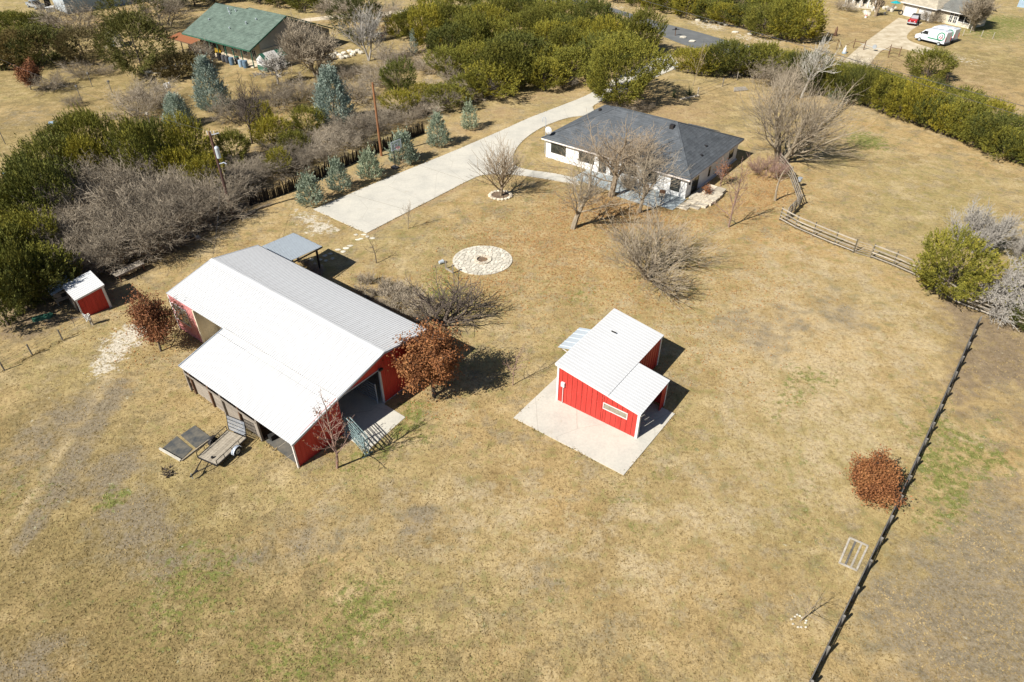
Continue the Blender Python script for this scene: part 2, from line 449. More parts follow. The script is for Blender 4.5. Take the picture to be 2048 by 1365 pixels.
# ------------------------------------------------------------------ ground sheet
PATCH = {
 'thatch_vignette': [(80, 1200, 9, .9), (250, 1330, 8, .8), (60, 1000, 8, .7), (30, 860, 8, .6), (500, 1340, 7, .6), (750, 1350, 6, .45), (20, 1350, 7, .9), (1000, 1360, 5, .4), (300, 1180, 5, .5), (1980, 1340, 5, .5), (200, 820, 5, .35), (40, 700, 6, .4), (1330, 1360, 5, .35), (100, 130, 16, .9), (40, 260, 14, .8), (300, 250, 13, .8), (500, 190, 14, .8), (620, 170, 13, .8), (720, 120, 13, .7), (200, 180, 12, .7), (560, 90, 12, .5), (1740, 60, 14, .6), (1860, 150, 14, .5), (2000, 150, 14, .5), (1400, 190, 10, .5), (1480, 230, 10, .4), (1850, 330, 12, .25), (1800, 430, 10, .3), (1950, 120, 14, .4), (450, 980, 4, .3)],   # what grows or lies where, with lens vignetting painted into the olive-brown grass: pixel of the survey photo, radius in metres, amount
 'green': [(1735, 285, 3.6, .9), (1720, 270, 2, .5), (825, 825, 1.6, .8), (230, 995, 1.0, 1.0), (215, 1005, .7, .7), (1895, 960, 2.4, .7), (1930, 900, 2.0, .5), (1985, 915, 2.0, .65), (1860, 1045, 1.6, .6),
   (1905, 1010, 1.5, .6), (1890, 860, 1.7, .6), (1875, 930, 1.3, .8), (2000, 840, 1.5, .5), (740, 1195, 2.4, .55), (715, 1230, 1.6, .55), (640, 1130, 1.4, .4), (1250, 985, 1.6, .5), (890, 545, 2.6, .5), (905, 600, 3.4, .6), (880, 580, 2.0, .4),
   (700, 935, 2.0, .5), (760, 895, 1.8, .5), (790, 860, 1.2, .5), (1230, 800, 2., .2), (2020, 45, 9, .9), (1985, 70, 7, .7), (1960, 60, 5, .5), (330, 1190, 2.6, .5), (430, 1160, 2.2, .45), (560, 1330, 2.6, .5), (640, 1320, 2.2, .5), (370, 1100, 1.6, .4), (130, 1210, 2.4, .35), (330, 1260, 2.2, .4), (500, 1250, 2.4, .35),
   (1110, 1190, 1.4, .45), (985, 1180, 1.4, .4), (1275, 1060, 1.6, .4), (20, 960, 3, .35), (60, 1010, 2.5, .3), (1190, 565, 3, .25), (1120, 680, 2.4, .3), (1300, 720, 2.2, .3), (1150, 700, 2, .3), (1180, 610, 3, .2), (1010, 430, 2.5, .25), (1605, 1020, 2, .35), (1640, 1060, 1.6, .3), (1600, 930, 2.6, .35), (1700, 1160, 1.5, .2), (840, 870, 1.6, .5), (1325, 940, 1.4, .5), (1380, 880, 1.6, .4), (30, 170, 7, .3), (90, 120, 8, .3), (670, 70, 5, .35), (610, 130, 5, .3), (820, 1290, 3, .35), (1000, 1340, 3, .3), (200, 870, 2, .2)],
 'grey': [(240, 930, 2.2, .9), (205, 960, 1.6, .8), (290, 1060, 2.6, .9), (250, 1020, 2.2, .8), (330, 1130, 2.0, .7), (60, 900, 2.2, .7), (110, 845, 2.4, .7), (40, 960, 2.0, .5), (170, 800, 2.2, .5), (840, 1035, 1.3, .9), (815, 1060, 1., .5), (1215, 1270, 2.0, .5), (1070, 1145, 1.6, .5), (1090, 1170, 1.2, .5), (1700, 640, 2.4, .7), (1660, 610, 2, .5), (1640, 570, 2, .4), (1755, 590, 2.4, .3), (1930, 1240, 2.6, .8), (2010, 1290, 2.6, .8), (1870, 1300, 1.8, .5), (1760, 1220, 1.2, .7), (1750, 1180, 1.0, .6), (1980, 1110, 2.2, .6), (1970, 1180, 1.8, .6), (1950, 1040, 1.6, .4), (560, 1090, 1.8, .4), (500, 1110, 1.6, .45), (440, 1120, 1.6, .5), (120, 1130, 1.5, .3), (60, 240, 7, .3), (40, 230, 6, .35), (1660, 180, 5, .2), (220, 745, 1.2, .3), (250, 790, 1.6, .4), (150, 830, 2, .5), (1420, 950, 2, .3), (1500, 1100, 2.4, .25), (1590, 860, 2, .2), (90, 1330, 2.4, .6), (30, 1345, 2, .7)],
 'leaf': [(1150, 420, 5.0, .7), (1210, 410, 3.5, 1.0), (1250, 420, 4.0, .8), (1290, 430, 4, .6), (1085, 490, 6, .5), (1180, 500, 6, .45), (1330, 470, 4, .5), (1540, 370, 3.5, .8), (1525, 400, 3, .7), (1570, 390, 2.5, .6), (1520, 345, 3, .5), (960, 575, 3.0, .55), (940, 478, 3, .35), (1010, 560, 3, .3), (1360, 590, 6, .3), (900, 560, 2.5, .6), (1000, 470, 5, .3), (1480, 420, 4, .5), (1420, 430, 4, .5), (860, 800, 2.5, .4), (1130, 350, 3, .2), (760, 600, 4, .3), (1380, 700, 5, .18), (1060, 600, 5, .25), (1500, 560, 5, .25), (1580, 470, 2.5, .5), (300, 700, 2.5, .35), (250, 640, 3, .25), (560, 230, 6, .3), (640, 250, 6, .3), (500, 190, 6, .25), (1240, 590, 5, .3)],
 'mulch': [(940, 255, 3.0, .9), (880, 285, 3.0, .9), (820, 315, 3., .9), (750, 345, 2.6, .9), (690, 372, 2.6, .9), (640, 398, 2.2, .8), (1000, 225, 3.5, .8), (1070, 195, 4, .7), (1300, 230, 7, .45), (1360, 240, 7, .45), (1420, 220, 7, .4), (1400, 180, 7, .35), (1290, 205, 4, .5), (1180, 205, 3, .6), (1130, 185, 4, .5), (1740, 60, 10, .4), (1690, 70, 8, .4), (1800, 130, 8, .5), (1890, 165, 9, .45), (1990, 200, 9, .45), (1960, 140, 8, .3), (1640, 100, 6, .4), (1480, 60, 6, .3), (700, 210, 5, .3), (620, 230, 5, .3), (560, 180, 6, .25), (780, 110, 5, .3), (520, 60, 6, .2)],
 'dirt': [(1990, 680, 3.0, .9), (1960, 720, 2.4, .8), (2020, 740, 3.0, .9), (2045, 650, 3, .9), (1945, 640, 2.5, .8), (1920, 620, 2.4, .7), (1910, 790, 1.4, .7), (1930, 760, 2, .7), (2040, 840, 2.5, .6), (2040, 560, 3, .6), (2040, 980, 2, .5), (1640, 210, 5, .3), (1925, 825, 1., .6), (400, 420, 5, .8), (330, 470, 4, .7), (250, 530, 4, .6), (180, 560, 4, .7), (100, 610, 4, .8), (40, 640, 4, .8), (200, 420, 9, .9), (120, 500, 8, .9), (320, 380, 9, .9), (60, 420, 9, .9), (420, 360, 7, .8), (550, 320, 6, .7), (650, 270, 6, .6), (800, 220, 6, .6), (900, 190, 6, .6), (480, 410, 4, .7), (1000, 120, 14, .8), (1150, 80, 14, .8), (880, 100, 10, .6), (1250, 60, 12, .7), (60, 60, 10, .5), (300, 60, 10, .4), (1450, 120, 7, .6), (1560, 150, 8, .6), (1750, 190, 9, .6), (1900, 240, 8, .6), (2010, 280, 7, .6)],
 'pale': [(1650, 720, 3.6, .7), (1560, 760, 3.2, .6), (1600, 620, 4, .45), (1730, 760, 3, .6), (1690, 850, 2.6, .6), (1840, 690, 2.2, .7), (1750, 690, 3, .5), (1265, 1130, 1.0, .8), (1280, 1165, .9, .8), (1275, 1020, .8, .6), (1480, 880, 2.8, .5), (1560, 920, 2.4, .5), (1660, 940, 2.2, .6), (1540, 680, 3.4, .5), (1900, 420, 6, .3), (1780, 380, 7, .3), (1690, 530, 4, .55), (1580, 500, 3, .5), (1830, 600, 3, .5), (1400, 1040, 2.6, .45), (1000, 1070, 2.2, .4), (900, 1000, 1.8, .35), (60, 790, 3, .3), (150, 730, 3, .3), (100, 250, 8, .3), (1850, 330, 8, .2), (1780, 920, 1.4, .7), (1480, 770, 3, .4), (2000, 1160, 1.4, .6), (1930, 900, 1.2, .3), (620, 1020, 2, .3), (1340, 1180, 2, .3), (1050, 1000, 2.4, .3)],
 'gravel': [(255, 675, 1.7, .9), (285, 655, 1.3, .8), (240, 695, 1.2, .8), (225, 700, .7, .9), (213, 724, 1.2, .9), (203, 745, .9, .7), (620, 440, 1.2, .9), (645, 455, 1.2, .9), (600, 430, .9, .6), (668, 462, .8, .6), (625, 465, .8, .6), (275, 660, .8, .8), (230, 760, .5, .5), (1490, 75, 3, .6), (1430, 55, 3, .7), (1400, 45, 3, .6), (1240, 15, 3, .5), (1540, 85, 3, .5), (590, 420, .7, .5), (1900, 115, 4, .4), (1950, 125, 3, .3)],
}
PATCH['pale'] += [(1500, 650, 8, .45), (1650, 800, 7, .5), (1300, 660, 6, .4), (1120, 560, 8, .3), (1000, 1060, 6, .4), (700, 1010, 5, .3), (1450, 1000, 6, .4), (1560, 560, 6, .5), (1780, 640, 6, .4), (1250, 1100, 6, .35), (1700, 930, 4, .4)]
PATCH['grey'] += [(1990, 1180, 4, .7), (1900, 1150, 3, .5), (1850, 1200, 2.5, .5), (1980, 1340, 4, .8), (1800, 1330, 3, .5), (2040, 1050, 3.5, .7), (2000, 980, 2.5, .4), (1490, 642, 2.6, .6), (1540, 690, 2.8, .65), (1600, 650, 2.2, .5), (1570, 615, 1.6, .5), (1450, 650, 2, .4), (900, 1060, 2.2, .4), (700, 1060, 2.4, .4), (620, 1080, 2.2, .5)]
PATCH['green'] += [(1600, 748, 1.8, .6), (1585, 795, 1.8, .6), (1540, 832, 1.3, .5), (1660, 760, 1.6, .45), (1870, 800, 1.6, .5), (1820, 860, 1.4, .5), (1150, 590, 2, .4), (470, 1100, 2, .3)]
def track(pts, r, s, n=26):
    for (x0, y0), (x1, y1) in zip(pts, pts[1:]):
        for k in range(n):
            f = k / n
            yield (x0 + (x1 - x0) * f, y0 + (y1 - y0) * f, r, s)
PATCH['pale'] += list(track([(225, 745), (190, 800), (150, 860), (105, 930), (60, 1000), (0, 1085)], .5, .28))
PATCH['grey'] += list(track([(250, 760), (215, 815), (178, 872), (135, 945), (92, 1015), (30, 1105)], .6, .35))
PATCH['pale'] += list(track([(700, 520), (820, 560), (1000, 690), (1060, 780)], .45, .3, 20))
PATCH['mulch'] += list(track([(733, 471), (850, 410), (937, 366)], .3, .9, 40))  # reddish-brown line along the near driveway edge, drawn through this mask
def lines(segs):
    out = []
    for a, b, st in segs:
        n = max(1, int(round((b - a) / st)))
        out += [a + (b - a) * i / n for i in range(n)]
    out.append(segs[-1][1])
    return np.array(out)
gx = lines([(-3000, -400, 650), (-400, -140, 40), (-140, -66, 2.2), (-66, 66, .62), (66, 140, 2.2), (140, 400, 40), (400, 3000, 650)])
gy = lines([(-600, -40, 80), (-40, 10, 8), (10, 84, .62), (84, 110, 1.2), (110, 190, 2.2), (190, 400, 40), (400, 3500, 775)])
GX, GY = np.meshgrid(gx, gy)
nx, ny = len(gx), len(gy)
rngn = np.random.default_rng(3)
def make_ground():
    me = bpy.data.meshes.new('ground')
    vs = np.stack([GX.ravel(), GY.ravel(), np.zeros(nx * ny)], 1)
    i, j = np.meshgrid(np.arange(nx - 1), np.arange(ny - 1))
    a = (j * nx + i).ravel()
    faces = np.stack([a, a + 1, a + 1 + nx, a + nx], 1)
    me.from_pydata(vs.tolist(), [], faces.tolist())
    masks = {}
    for k, lst in PATCH.items():
        w = np.zeros(nx * ny)
        for px, py, r, s in lst:
            c = P(px, py)
            d2 = ((vs[:, 0] - c.x) ** 2 + (vs[:, 1] - c.y) ** 2) / (r * r)
            w = 1 - (1 - w) * (1 - s * np.exp(-d2 * 0.9))
        masks[k] = w
    for nm, ks in (('patch_a', ('green', 'grey', 'leaf')), ('patch_b', ('mulch', 'dirt', 'pale')), ('patch_c', ('gravel', 'thatch_vignette', 'gravel'))):
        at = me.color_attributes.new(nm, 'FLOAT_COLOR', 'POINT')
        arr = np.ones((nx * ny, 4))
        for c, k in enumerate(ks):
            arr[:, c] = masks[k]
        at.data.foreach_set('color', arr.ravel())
    me.materials.append(ground_mat())
    o = bpy.data.objects.new('ground', me)
    return struct(link(o))

def ground_mat():
    t = NT('dry_pasture')
    v = t.coord('Object')
    big = t.noise(v, 0.05, 4, 0.6)
    mid = t.noise(v, 0.28, 6, 0.70)
    tuft = t.noise(v, 3.2, 5, 0.75)
    fine = t.noise(t.coord('Object', (11.0, 15.0, 12.0)), 1.0, 4, 0.8)
    base = t.ramp(mid, [(0.30, (0.255, 0.182, 0.084)), (0.44, (0.335, 0.248, 0.120)), (0.58, (0.385, 0.290, 0.146)), (0.74, (0.44, 0.338, 0.182))])
    warm = t.ramp(big, [(0.34, (0.90, 0.95, 0.88)), (0.5, (1, 1, 1)), (0.66, (1.07, 1.0, 0.95))])
    base = t.mix(1, base, warm, 'MULTIPLY')
    pa = t.n('VertexColor', layer_name='patch_a')
    pb = t.n('VertexColor', layer_name='patch_b')
    pc = t.n('VertexColor', layer_name='patch_c')
    sa, sb, sc = t.n('SeparateColor'), t.n('SeparateColor'), t.n('SeparateColor')
    for x, y in ((pa, sa), (pb, sb), (pc, sc)):
        t.l(x.outputs[0], y.inputs[0])
    def cover(mask, nz, soft=0.35, full=1.1):
        """share of the ground covered follows the mask, with ragged edges from the noise"""
        k = t.math('MULTIPLY', t.math('SUBTRACT', nz, 0.37), 3.8)
        k = t.math('ADD', k, t.math('SUBTRACT', t.math('MULTIPLY', mask, full), 1.0))
        mr = t.n('MapRange', clamp=True)
        mr.inputs['From Min'].default_value = 0.0
        mr.inputs['From Max'].default_value = soft
        t.l(k, mr.inputs['Value'])
        return mr.outputs[0]
    n1 = t.noise(v, 1.5, 6, 0.78)
    n2 = t.noise(v, 0.8, 6, 0.76)
    n3 = t.noise(v, 4.5, 4, 0.75)
    n4 = t.noise(v, 0.45, 6, 0.74)
    c = base
    # patches that run through the whole field: greyer thatch, bald tan, low green
    c = t.mix(t.math('MULTIPLY', cover(0.47, n4, .45), 0.75), c, (0.235, 0.195, 0.128))
    c = t.mix(t.math('MULTIPLY', cover(0.40, n2, .4), 0.75), c, (0.20, 0.182, 0.068))
    c = t.mix(t.math('MULTIPLY', cover(0.36, t.noise(v, 0.33, 5, 0.7), .4), 0.6), c, (0.45, 0.355, 0.205))
    c = t.mix(t.math('MULTIPLY', cover(sc.outputs[1], n4, .7, 1.2), 0.82), c, t.ramp(n3, [(0.35, (0.165, 0.128, 0.054)), (0.65, (0.265, 0.198, 0.086))]))  # olive-brown grass, deepened to carry the vignette darkening
    c = t.mix(t.math('MULTIPLY', cover(sb.outputs[2], n4, .8, 1.2), 0.75), c, (0.485, 0.385, 0.235))
    c = t.mix(t.math('MULTIPLY', cover(sa.outputs[1], n2, .8, 1.42), 0.85), c, t.ramp(n3, [(0.35, (0.165, 0.138, 0.098)), (0.65, (0.265, 0.222, 0.162))]))
    c = t.mix(t.math('MULTIPLY', cover(sb.outputs[0], n2, .6, 1.3), 0.72), c, t.ramp(n1, [(0.3, (0.265, 0.178, 0.10)), (0.7, (0.38, 0.27, 0.155))]))
    c = t.mix(t.math('MULTIPLY', cover(sb.outputs[1], n2, .6, 1.3), 0.85), c, t.ramp(n1, [(0.3, (0.155, 0.115, 0.078)), (0.7, (0.25, 0.19, 0.13))]))
    c = t.mix(t.math('MULTIPLY', cover(sa.outputs[2], n1, .5), 0.60), c, t.ramp(fine, [(0.3, (0.24, 0.14, 0.065)), (0.5, (0.37, 0.23, 0.105)), (0.7, (0.47, 0.32, 0.15))]))
    c = t.mix(t.math('MULTIPLY', cover(sa.outputs[0], n1, .4, 1.05), 0.90), c, t.ramp(n3, [(0.3, (0.10, 0.125, 0.03)), (0.7, (0.205, 0.215, 0.06))]))
    c = t.mix(t.math('MULTIPLY', cover(sc.outputs[0], n1, .3), 0.95), c, t.ramp(n3, [(0.3, (0.42, 0.37, 0.28)), (0.7, (0.64, 0.59, 0.50))]))
    sp = t.ramp(fine, [(0.30, (0.60, 0.57, 0.53)), (0.43, (0.89, 0.88, 0.86)), (0.55, (1.08, 1.08, 1.07)), (0.70, (1.45, 1.44, 1.38))])
    sp = t.mix(t.ramp(t.noise(v, 0.6, 4, 0.7), [(0.35, (0.35,) * 3), (0.65, (1.0,) * 3)]), (1, 1, 1), sp)
    c = t.mix(1, c, sp, 'MULTIPLY')
    tf = t.ramp(tuft, [(0.33, (0.58, 0.56, 0.52)), (0.5, (1.0, 1.0, 0.99)), (0.68, (1.20, 1.19, 1.16))])
    c = t.mix(1, c, tf, 'MULTIPLY')
    h = t.math('ADD', t.math('MULTIPLY', tuft, 0.7), t.math('MULTIPLY', fine, 0.4))
    t.bump(h, 0.7, 0.12)
    t.b.inputs['Specular IOR Level'].default_value = 0.05
    return t.done(c, 0.95)
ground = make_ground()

# ------------------------------------------------------------------ concrete, road, gravel
def smooth(pts, k=4):
    """Catmull-Rom through open list of vectors"""
    out = []
    n = len(pts)
    for i in range(n - 1):
        p0, p1, p2, p3 = pts[max(i - 1, 0)], pts[i], pts[i + 1], pts[min(i + 2, n - 1)]
        for j in range(k):
            t = j / k
            out.append(0.5 * ((2 * p1) + (p2 - p0) * t + (2 * p0 - 5 * p1 + 4 * p2 - p3) * t * t + (3 * p1 - p0 - 3 * p2 + p3) * t ** 3))
    out.append(pts[-1])
    return out
def sheet(name, poly, z0, z1, mat):
    o = MB().prism([(p[0], p[1]) for p in poly], z0, z1).build(name, mat)
    return struct(o)
near_edge = [P(*q) for q in ((733, 467.5), (850, 407), (935, 363))]
curl = smooth([P(*q) for q in ((935, 363), (962, 352), (1000, 349), (1050, 353), (1092, 359), (1160, 371))], 5)
back = smooth([P(*q) for q in ((1160, 359), (1110, 348), (1060, 341), (1033, 333), (1026, 318), (1034, 296), (1058, 272), (1092, 252), (1135, 237), (1175, 231))], 5)
far_r = smooth([P(*q) for q in ((1175, 231), (1188, 224), (1186, 214), (1200, 205), (1240, 186), (1290, 165), (1362, 133))], 4)
far_l = [P(1340, 108)]
far_l += smooth([P(*q) for q in ((1300, 124), (1240, 152), (1180, 188), (1125, 211), (1060, 236), (1000, 263), (900, 306), (760, 363), (627, 420))], 4)
drive = near_edge[:-1] + curl + back[1:] + far_r[1:] + far_l
sheet('driveway', drive, -0.1, 0.055, M['concrete'])
# control joints sawn across the driveway
jt = MB()
for (a, b) in (((700, 388), (820, 422)), ((840, 331), (935, 363)), ((960, 280), (1032, 300))):
    p, q = P(*a, 0.056), P(*b, 0.056)
    jt.bar(p, q, 0.035, 0.004)
struct(jt.build('driveway_joints', M['mortar']))
SB = (Vector((3.465, 38.71, 0)), R(-36.51))
def loc2(o, az, x, y, z=0):
    return Vector((o.x + x * math.cos(az) - y * math.sin(az), o.y + x * math.sin(az) + y * math.cos(az), z))
sheet('small_barn_slab', [loc2(*SB, *q) for q in ((-1.5, -3.6), (7.85, -3.6), (8.0, 3.96), (-1.45, 4.4))], -0.1, 0.06, M['concrete'])
BN = (Vector((-14.77, 31.9, 0)), R(52.58))
sheet('barn_apron', [loc2(*BN, *q) for q in ((3.95, 0.1), (3.9, -2.7), (8.0, -2.42), (8.05, 0.1))], -0.1, 0.035, M['concrete'])
road_a = smooth([P(*q) for q in ((940, -30), (1080, 0.5), (1180, 13), (1250, 33), (1330, 75), (1400, 100), (1480, 120), (1560, 138))], 4)
road_b = smooth([P(*q) for q in ((1620, 118), (1540, 101), (1470, 86), (1390, 63), (1315, 44), (1230, 18), (1165, 0), (1060, -24), (960, -44))], 4)
sheet('road', road_a + road_b, -0.1, 0.03, M['asphalt'])
M['gravel'] = grime('caliche_gravel', (0.56, 0.49, 0.36), (0.36, 0.29, 0.19), 0.55, 0.95, bump=0.3, bscale=5)
M['gravelpale'] = grime('pale_caliche', (0.60, 0.53, 0.40), (0.46, 0.38, 0.27), 0.9, 0.95, bump=0.3, bscale=5)
gd = smooth([P(*q) for q in ((1640, 168), (1680, 130), (1707, 104), (1733, 83), (1760, 63), (1797, 36))], 4)
gd += smooth([P(*q) for q in ((1846, 47), (1830, 56), (1816, 68), (1815, 78), (1832, 87), (1882, 103), (1902, 114), (1863, 113), (1806, 98), (1774, 98), (1757, 107), (1733, 137), (1700, 176))], 4)
sheet('gravel_drive', gd, -0.1, 0.012, M['gravel'])
sheet('far_gravel_lane', smooth([P(*q) for q in ((590, 48), (630, 42), (690, 38), (760, 34), (820, 30))], 3) + smooth([P(*q) for q in ((825, 18), (760, 24), (690, 28), (640, 34), (590, 40))], 3), -0.1, 0.014, M['gravelpale'])
# ------------------------------------------------------------------ building helpers
def sheet_roof(root, a, b, c, d, width, ribs, mat, name='roof_panel', rh=0.028, rw=0.055, t=0.025):
    a, b, d = Vector(a), Vector(b), Vector(d)
    L = (b - a).length
    n = max(1, round(L / width))
    w = L / n
    x = (b - a).normalized()
    y = (d - a)
    h = y.length
    y = y.normalized()
    z = x.cross(y).normalized()
    m = MB()
    m.box(0, w - 0.002, 0, h, -t, 0)
    for k in range(ribs):
        cx = (k + 0.5) * w / ribs
        m.add([(cx - rw / 2, 0, 0.001), (cx + rw / 2, 0, 0.001), (cx + rw / 2, h, 0.001), (cx - rw / 2, h, 0.001), (cx - rw / 4, 0, rh), (cx + rw / 4, 0, rh), (cx + rw / 4, h, rh), (cx - rw / 4, h, rh)], MB.HEX[1:])
    me = m.mesh(name, mat)
    for i in range(n):
        put(name, me, root, basis(a + x * (w * i), x, y, z))

def wall_panels(root, p0, p1, z0, za, zb, width, mat, out, holes=(), name='wall_panel', rib=0.03, ribs=1, t=0.03, gap=0.002):
    """upright ribbed sheets from p0 to p1 with a straight sloping top; holes = (s0, s1, z0, z1)"""
    p0, p1, out = Vector((*p0, 0)), Vector((*p1, 0)), Vector((*out, 0)).normalized()
    d = p1 - p0
    L = d.length
    d = d.normalized()
    cuts = sorted(set([round(width * i, 4) for i in range(int(L / width) + 1)] + [L] + [x for h in holes for x in h[:2]]))
    cuts = [c for i, c in enumerate(cuts) if i == 0 or c - cuts[i - 1] > 0.03]
    top = lambda s: za + (zb - za) * s / L
    for s0, s1 in zip(cuts, cuts[1:]):
        segs = [(z0, None)]
        for h in holes:
            if s0 >= h[0] - 0.02 and s1 <= h[1] + 0.02:
                segs = ([(z0, h[2])] if h[2] > z0 + 0.02 else []) + [(h[3], None)]
        m = MB()
        for lo, hi in segs:
            ha, hb = (top(s0), top(s1)) if hi is None else (hi, hi)
            if ha < lo + .02:
                continue
            q0, q1 = p0 + d * s0, p0 + d * (s1 - gap)
            def up(q, z): return q + Z * z
            m.hexa((up(q0, lo), up(q1, lo), up(q1 + out * t, lo), up(q0 + out * t, lo)), (up(q0, ha), up(q1, hb), up(q1 + out * t, hb), up(q0 + out * t, ha)))
            for k in range(ribs):
                f = (k + 0.5) / ribs
                q = q0 + (q1 - q0) * f + out * t
                hh = ha + (hb - ha) * f
                e = d * 0.02
                o2 = out * rib
                m.hexa((up(q - e, lo), up(q + e, lo), up(q + e * .5 + o2, lo), up(q - e * .5 + o2, lo)), (up(q - e, hh), up(q + e, hh), up(q + e * .5 + o2, hh), up(q - e * .5 + o2, hh)))
        if m.f:
            m.build(name, mat, root)

def window(root, c, d, out, w, h, cols=2, rows=1, frame=None, fw=0.06, proud=0.05, glass=None):
    """c = centre on the wall face, d = along the wall"""
    c, d, out = Vector(c), Vector((*d, 0)).normalized(), Vector((*out, 0)).normalized()
    f = MB()
    u = Z
    def bx(s0, s1, z0, z1, o0, o1, m):
        a = [c + d * s + out * o + u * z for z in (z0, z1) for (s, o) in ((s0, o0), (s1, o0), (s1, o1), (s0, o1))]
        m.hexa(a[:4], a[4:])
    bx(-w / 2, w / 2, -h / 2, -h / 2 + fw, 0, proud, f)
    bx(-w / 2, w / 2, h / 2 - fw, h / 2, 0, proud, f)
    for k in range(cols + 1):
        s = -w / 2 + (w - fw) * k / cols
        bx(s, s + fw, -h / 2 + fw, h / 2 - fw, 0, proud - .002, f)
    for k in range(1, rows):
        z = -h / 2 + h * k / rows
        bx(-w / 2 + fw, w / 2 - fw, z - fw * .4, z + fw * .4, 0, proud - .004, f)
    fo = f.build('window', frame or M['white_trim'], root)
    for k in range(cols):
        g = MB()
        s = -w / 2 + (w - fw) * k / cols + fw
        bx(s + .001, s + (w - fw) / cols - fw - .001, -h / 2 + fw, h / 2 - fw, 0.004, 0.02, g)
        g.build('pane', glass or M['glass'], fo)
    return fo

def boards(root, p0, p1, zs, t, hgt, mat, name='board', up=Z):
    """horizontal boards from p0 to p1 at the heights zs"""
    d = Vector(p1) - Vector(p0)
    L = d.length
    me = MB().box(0, L, -t / 2, t / 2, -hgt / 2, hgt / 2).mesh(name, mat)
    x = d.normalized()
    y = Z.cross(x).normalized()
    for z in zs:
        put(name, me, root, basis(Vector(p0) + Z * z, x, y, x.cross(y)))

# ------------------------------------------------------------------ the long red barn
b1, bm, b3, La, Ll = 4.03, 8.70, 13.24, 21.14, 13.2
hl, hm, hr, hb = 2.52, 3.58, 4.72, 3.96
barn = thing('red_barn', 'long red metal barn with white ribbed gable roof and open lean-to stalls', 'barn', BN[0], BN[1])
def barn_floor():
    MB().box(b1 + .06, b3 - .06, 0.06, 17.6, -0.05, 0.03).build('floor_slab', M['concrete'], barn)
    MB().box(.1, b1 - .05, 0.06, 3.9, -0.05, 0.02).build('floor_slab', M['mat2'], barn)
    MB().box(.1, b1 - .05, 4.0, 13, -0.05, 0.015).build('floor_slab', M['ash'], barn)
    s = MB()
    for y in (1.3, 2.6):
        s.box(-.12, b1 - .1, y, y + .04, 0.018, 0.028)
    s.build('floor_joint', M['deckwood'], barn)
barn_floor()
OV = 0.18
sheet_roof(barn, (b1 - 0.02, La + OV, hm), (b1 - 0.02, -OV, hm), None, (bm, La + OV, hr), 0.92, 4, M['white_metal'])
sheet_roof(barn, (b3 + .12, -OV, hb), (b3 + .12, La + OV, hb), None, (bm, -OV, hr), 0.92, 4, M['white_metal'])
sl = (hm - hl) / b1
sheet_roof(barn, (-.15, Ll + .05, hl - .15 * sl - .05), (-.15, -OV, hl - .15 * sl - .05), None, (b1 + .1, Ll + .05, hm - .045), 0.92, 4, M['white_metal'])
rc = MB()
rc.plate((bm - .22, -OV - .02, hr - .012), (bm, -OV - .02, hr + .05), (bm, La + OV + .02, hr + .05), (bm - .22, La + OV + .02, hr - .012), .012)
rc.plate((bm, -OV - .02, hr + .05), (bm + .22, -OV - .02, hr + .01), (bm + .22, La + OV + .02, hr + .01), (bm, La + OV + .02, hr + .05), .012)
rc.build('ridge_cap', M['white_metal'], barn)
for y in (-OV - .03, La + OV + .03):
    MB().bar((b1 if y > 0 else -.17, y, (hm if y > 0 else hl - .08) - .06), (bm, y, hr - .06), .04, .17).build('rake_trim', M['grey_trim'], barn)
    MB().bar((bm, y, hr - .062), (b3 + .14, y, hb - .062), .038, .17).build('rake_trim', M['grey_trim'], barn)
MB().bar((-.17, Ll + .08, hl - .08), (b1, Ll + .08, hm - .08), .04, .15).build('rake_trim', M['grey_trim'], barn)
et = MB()
et.bar((b3 + .15, -OV, hb - .07), (b3 + .15, La + OV, hb - .07), .05, .14)
et.build('eave_trim', M['dark'], barn)
fs = MB()
for frac in (.12, .38, .64, .88):
    for k in range(70):
        y = -OV + .15 + (La + 2 * OV - .3) * k / 69
        x = b1 + (bm - b1) * frac
        fs.box(x - .02, x + .02, y - .02, y + .02, hm + (hr - hm) * frac + .005, hm + (hr - hm) * frac + .02)
        x = b3 + (bm - b3) * frac
        fs.box(x - .02, x + .02, y - .02, y + .02, hb + (hr - hb) * frac + .005, hb + (hr - hb) * frac + .02)
for k in range(60):
    y = .1 + (Ll - .2) * k / 59
    fs.box(b1 + .05, b1 + .11, y - .025, y + .05, hm + .02, hm + .045)
    fs.box(b1 - .55, b1 - .52, y - .03, y + .03, hm - .16, hm - .135)
stuff(fs.build('roof_screws', grime('screw_heads', (0.42, 0.40, 0.37)), barn))
# front gable wall (faces the lower right), with the big doorway
wall_panels(barn, (0.02, 0), (b1, 0), 0, hl - .05, hm - .05, 0.31, M['red'], (0, -1), rib=.018)
dL, dR, dH = 4.17, 8.05, 3.35
wall_panels(barn, (b1, 0), (bm, 0), 0, hm - .05, hr - .05, 0.31, M['red'], (0, -1), holes=[(dL - b1, dR - b1, 0, dH)], rib=.018)
wall_panels(barn, (bm, 0), (b3, 0), 0, hr - .05, hb - .05, 0.31, M['red'], (0, -1), rib=.018)
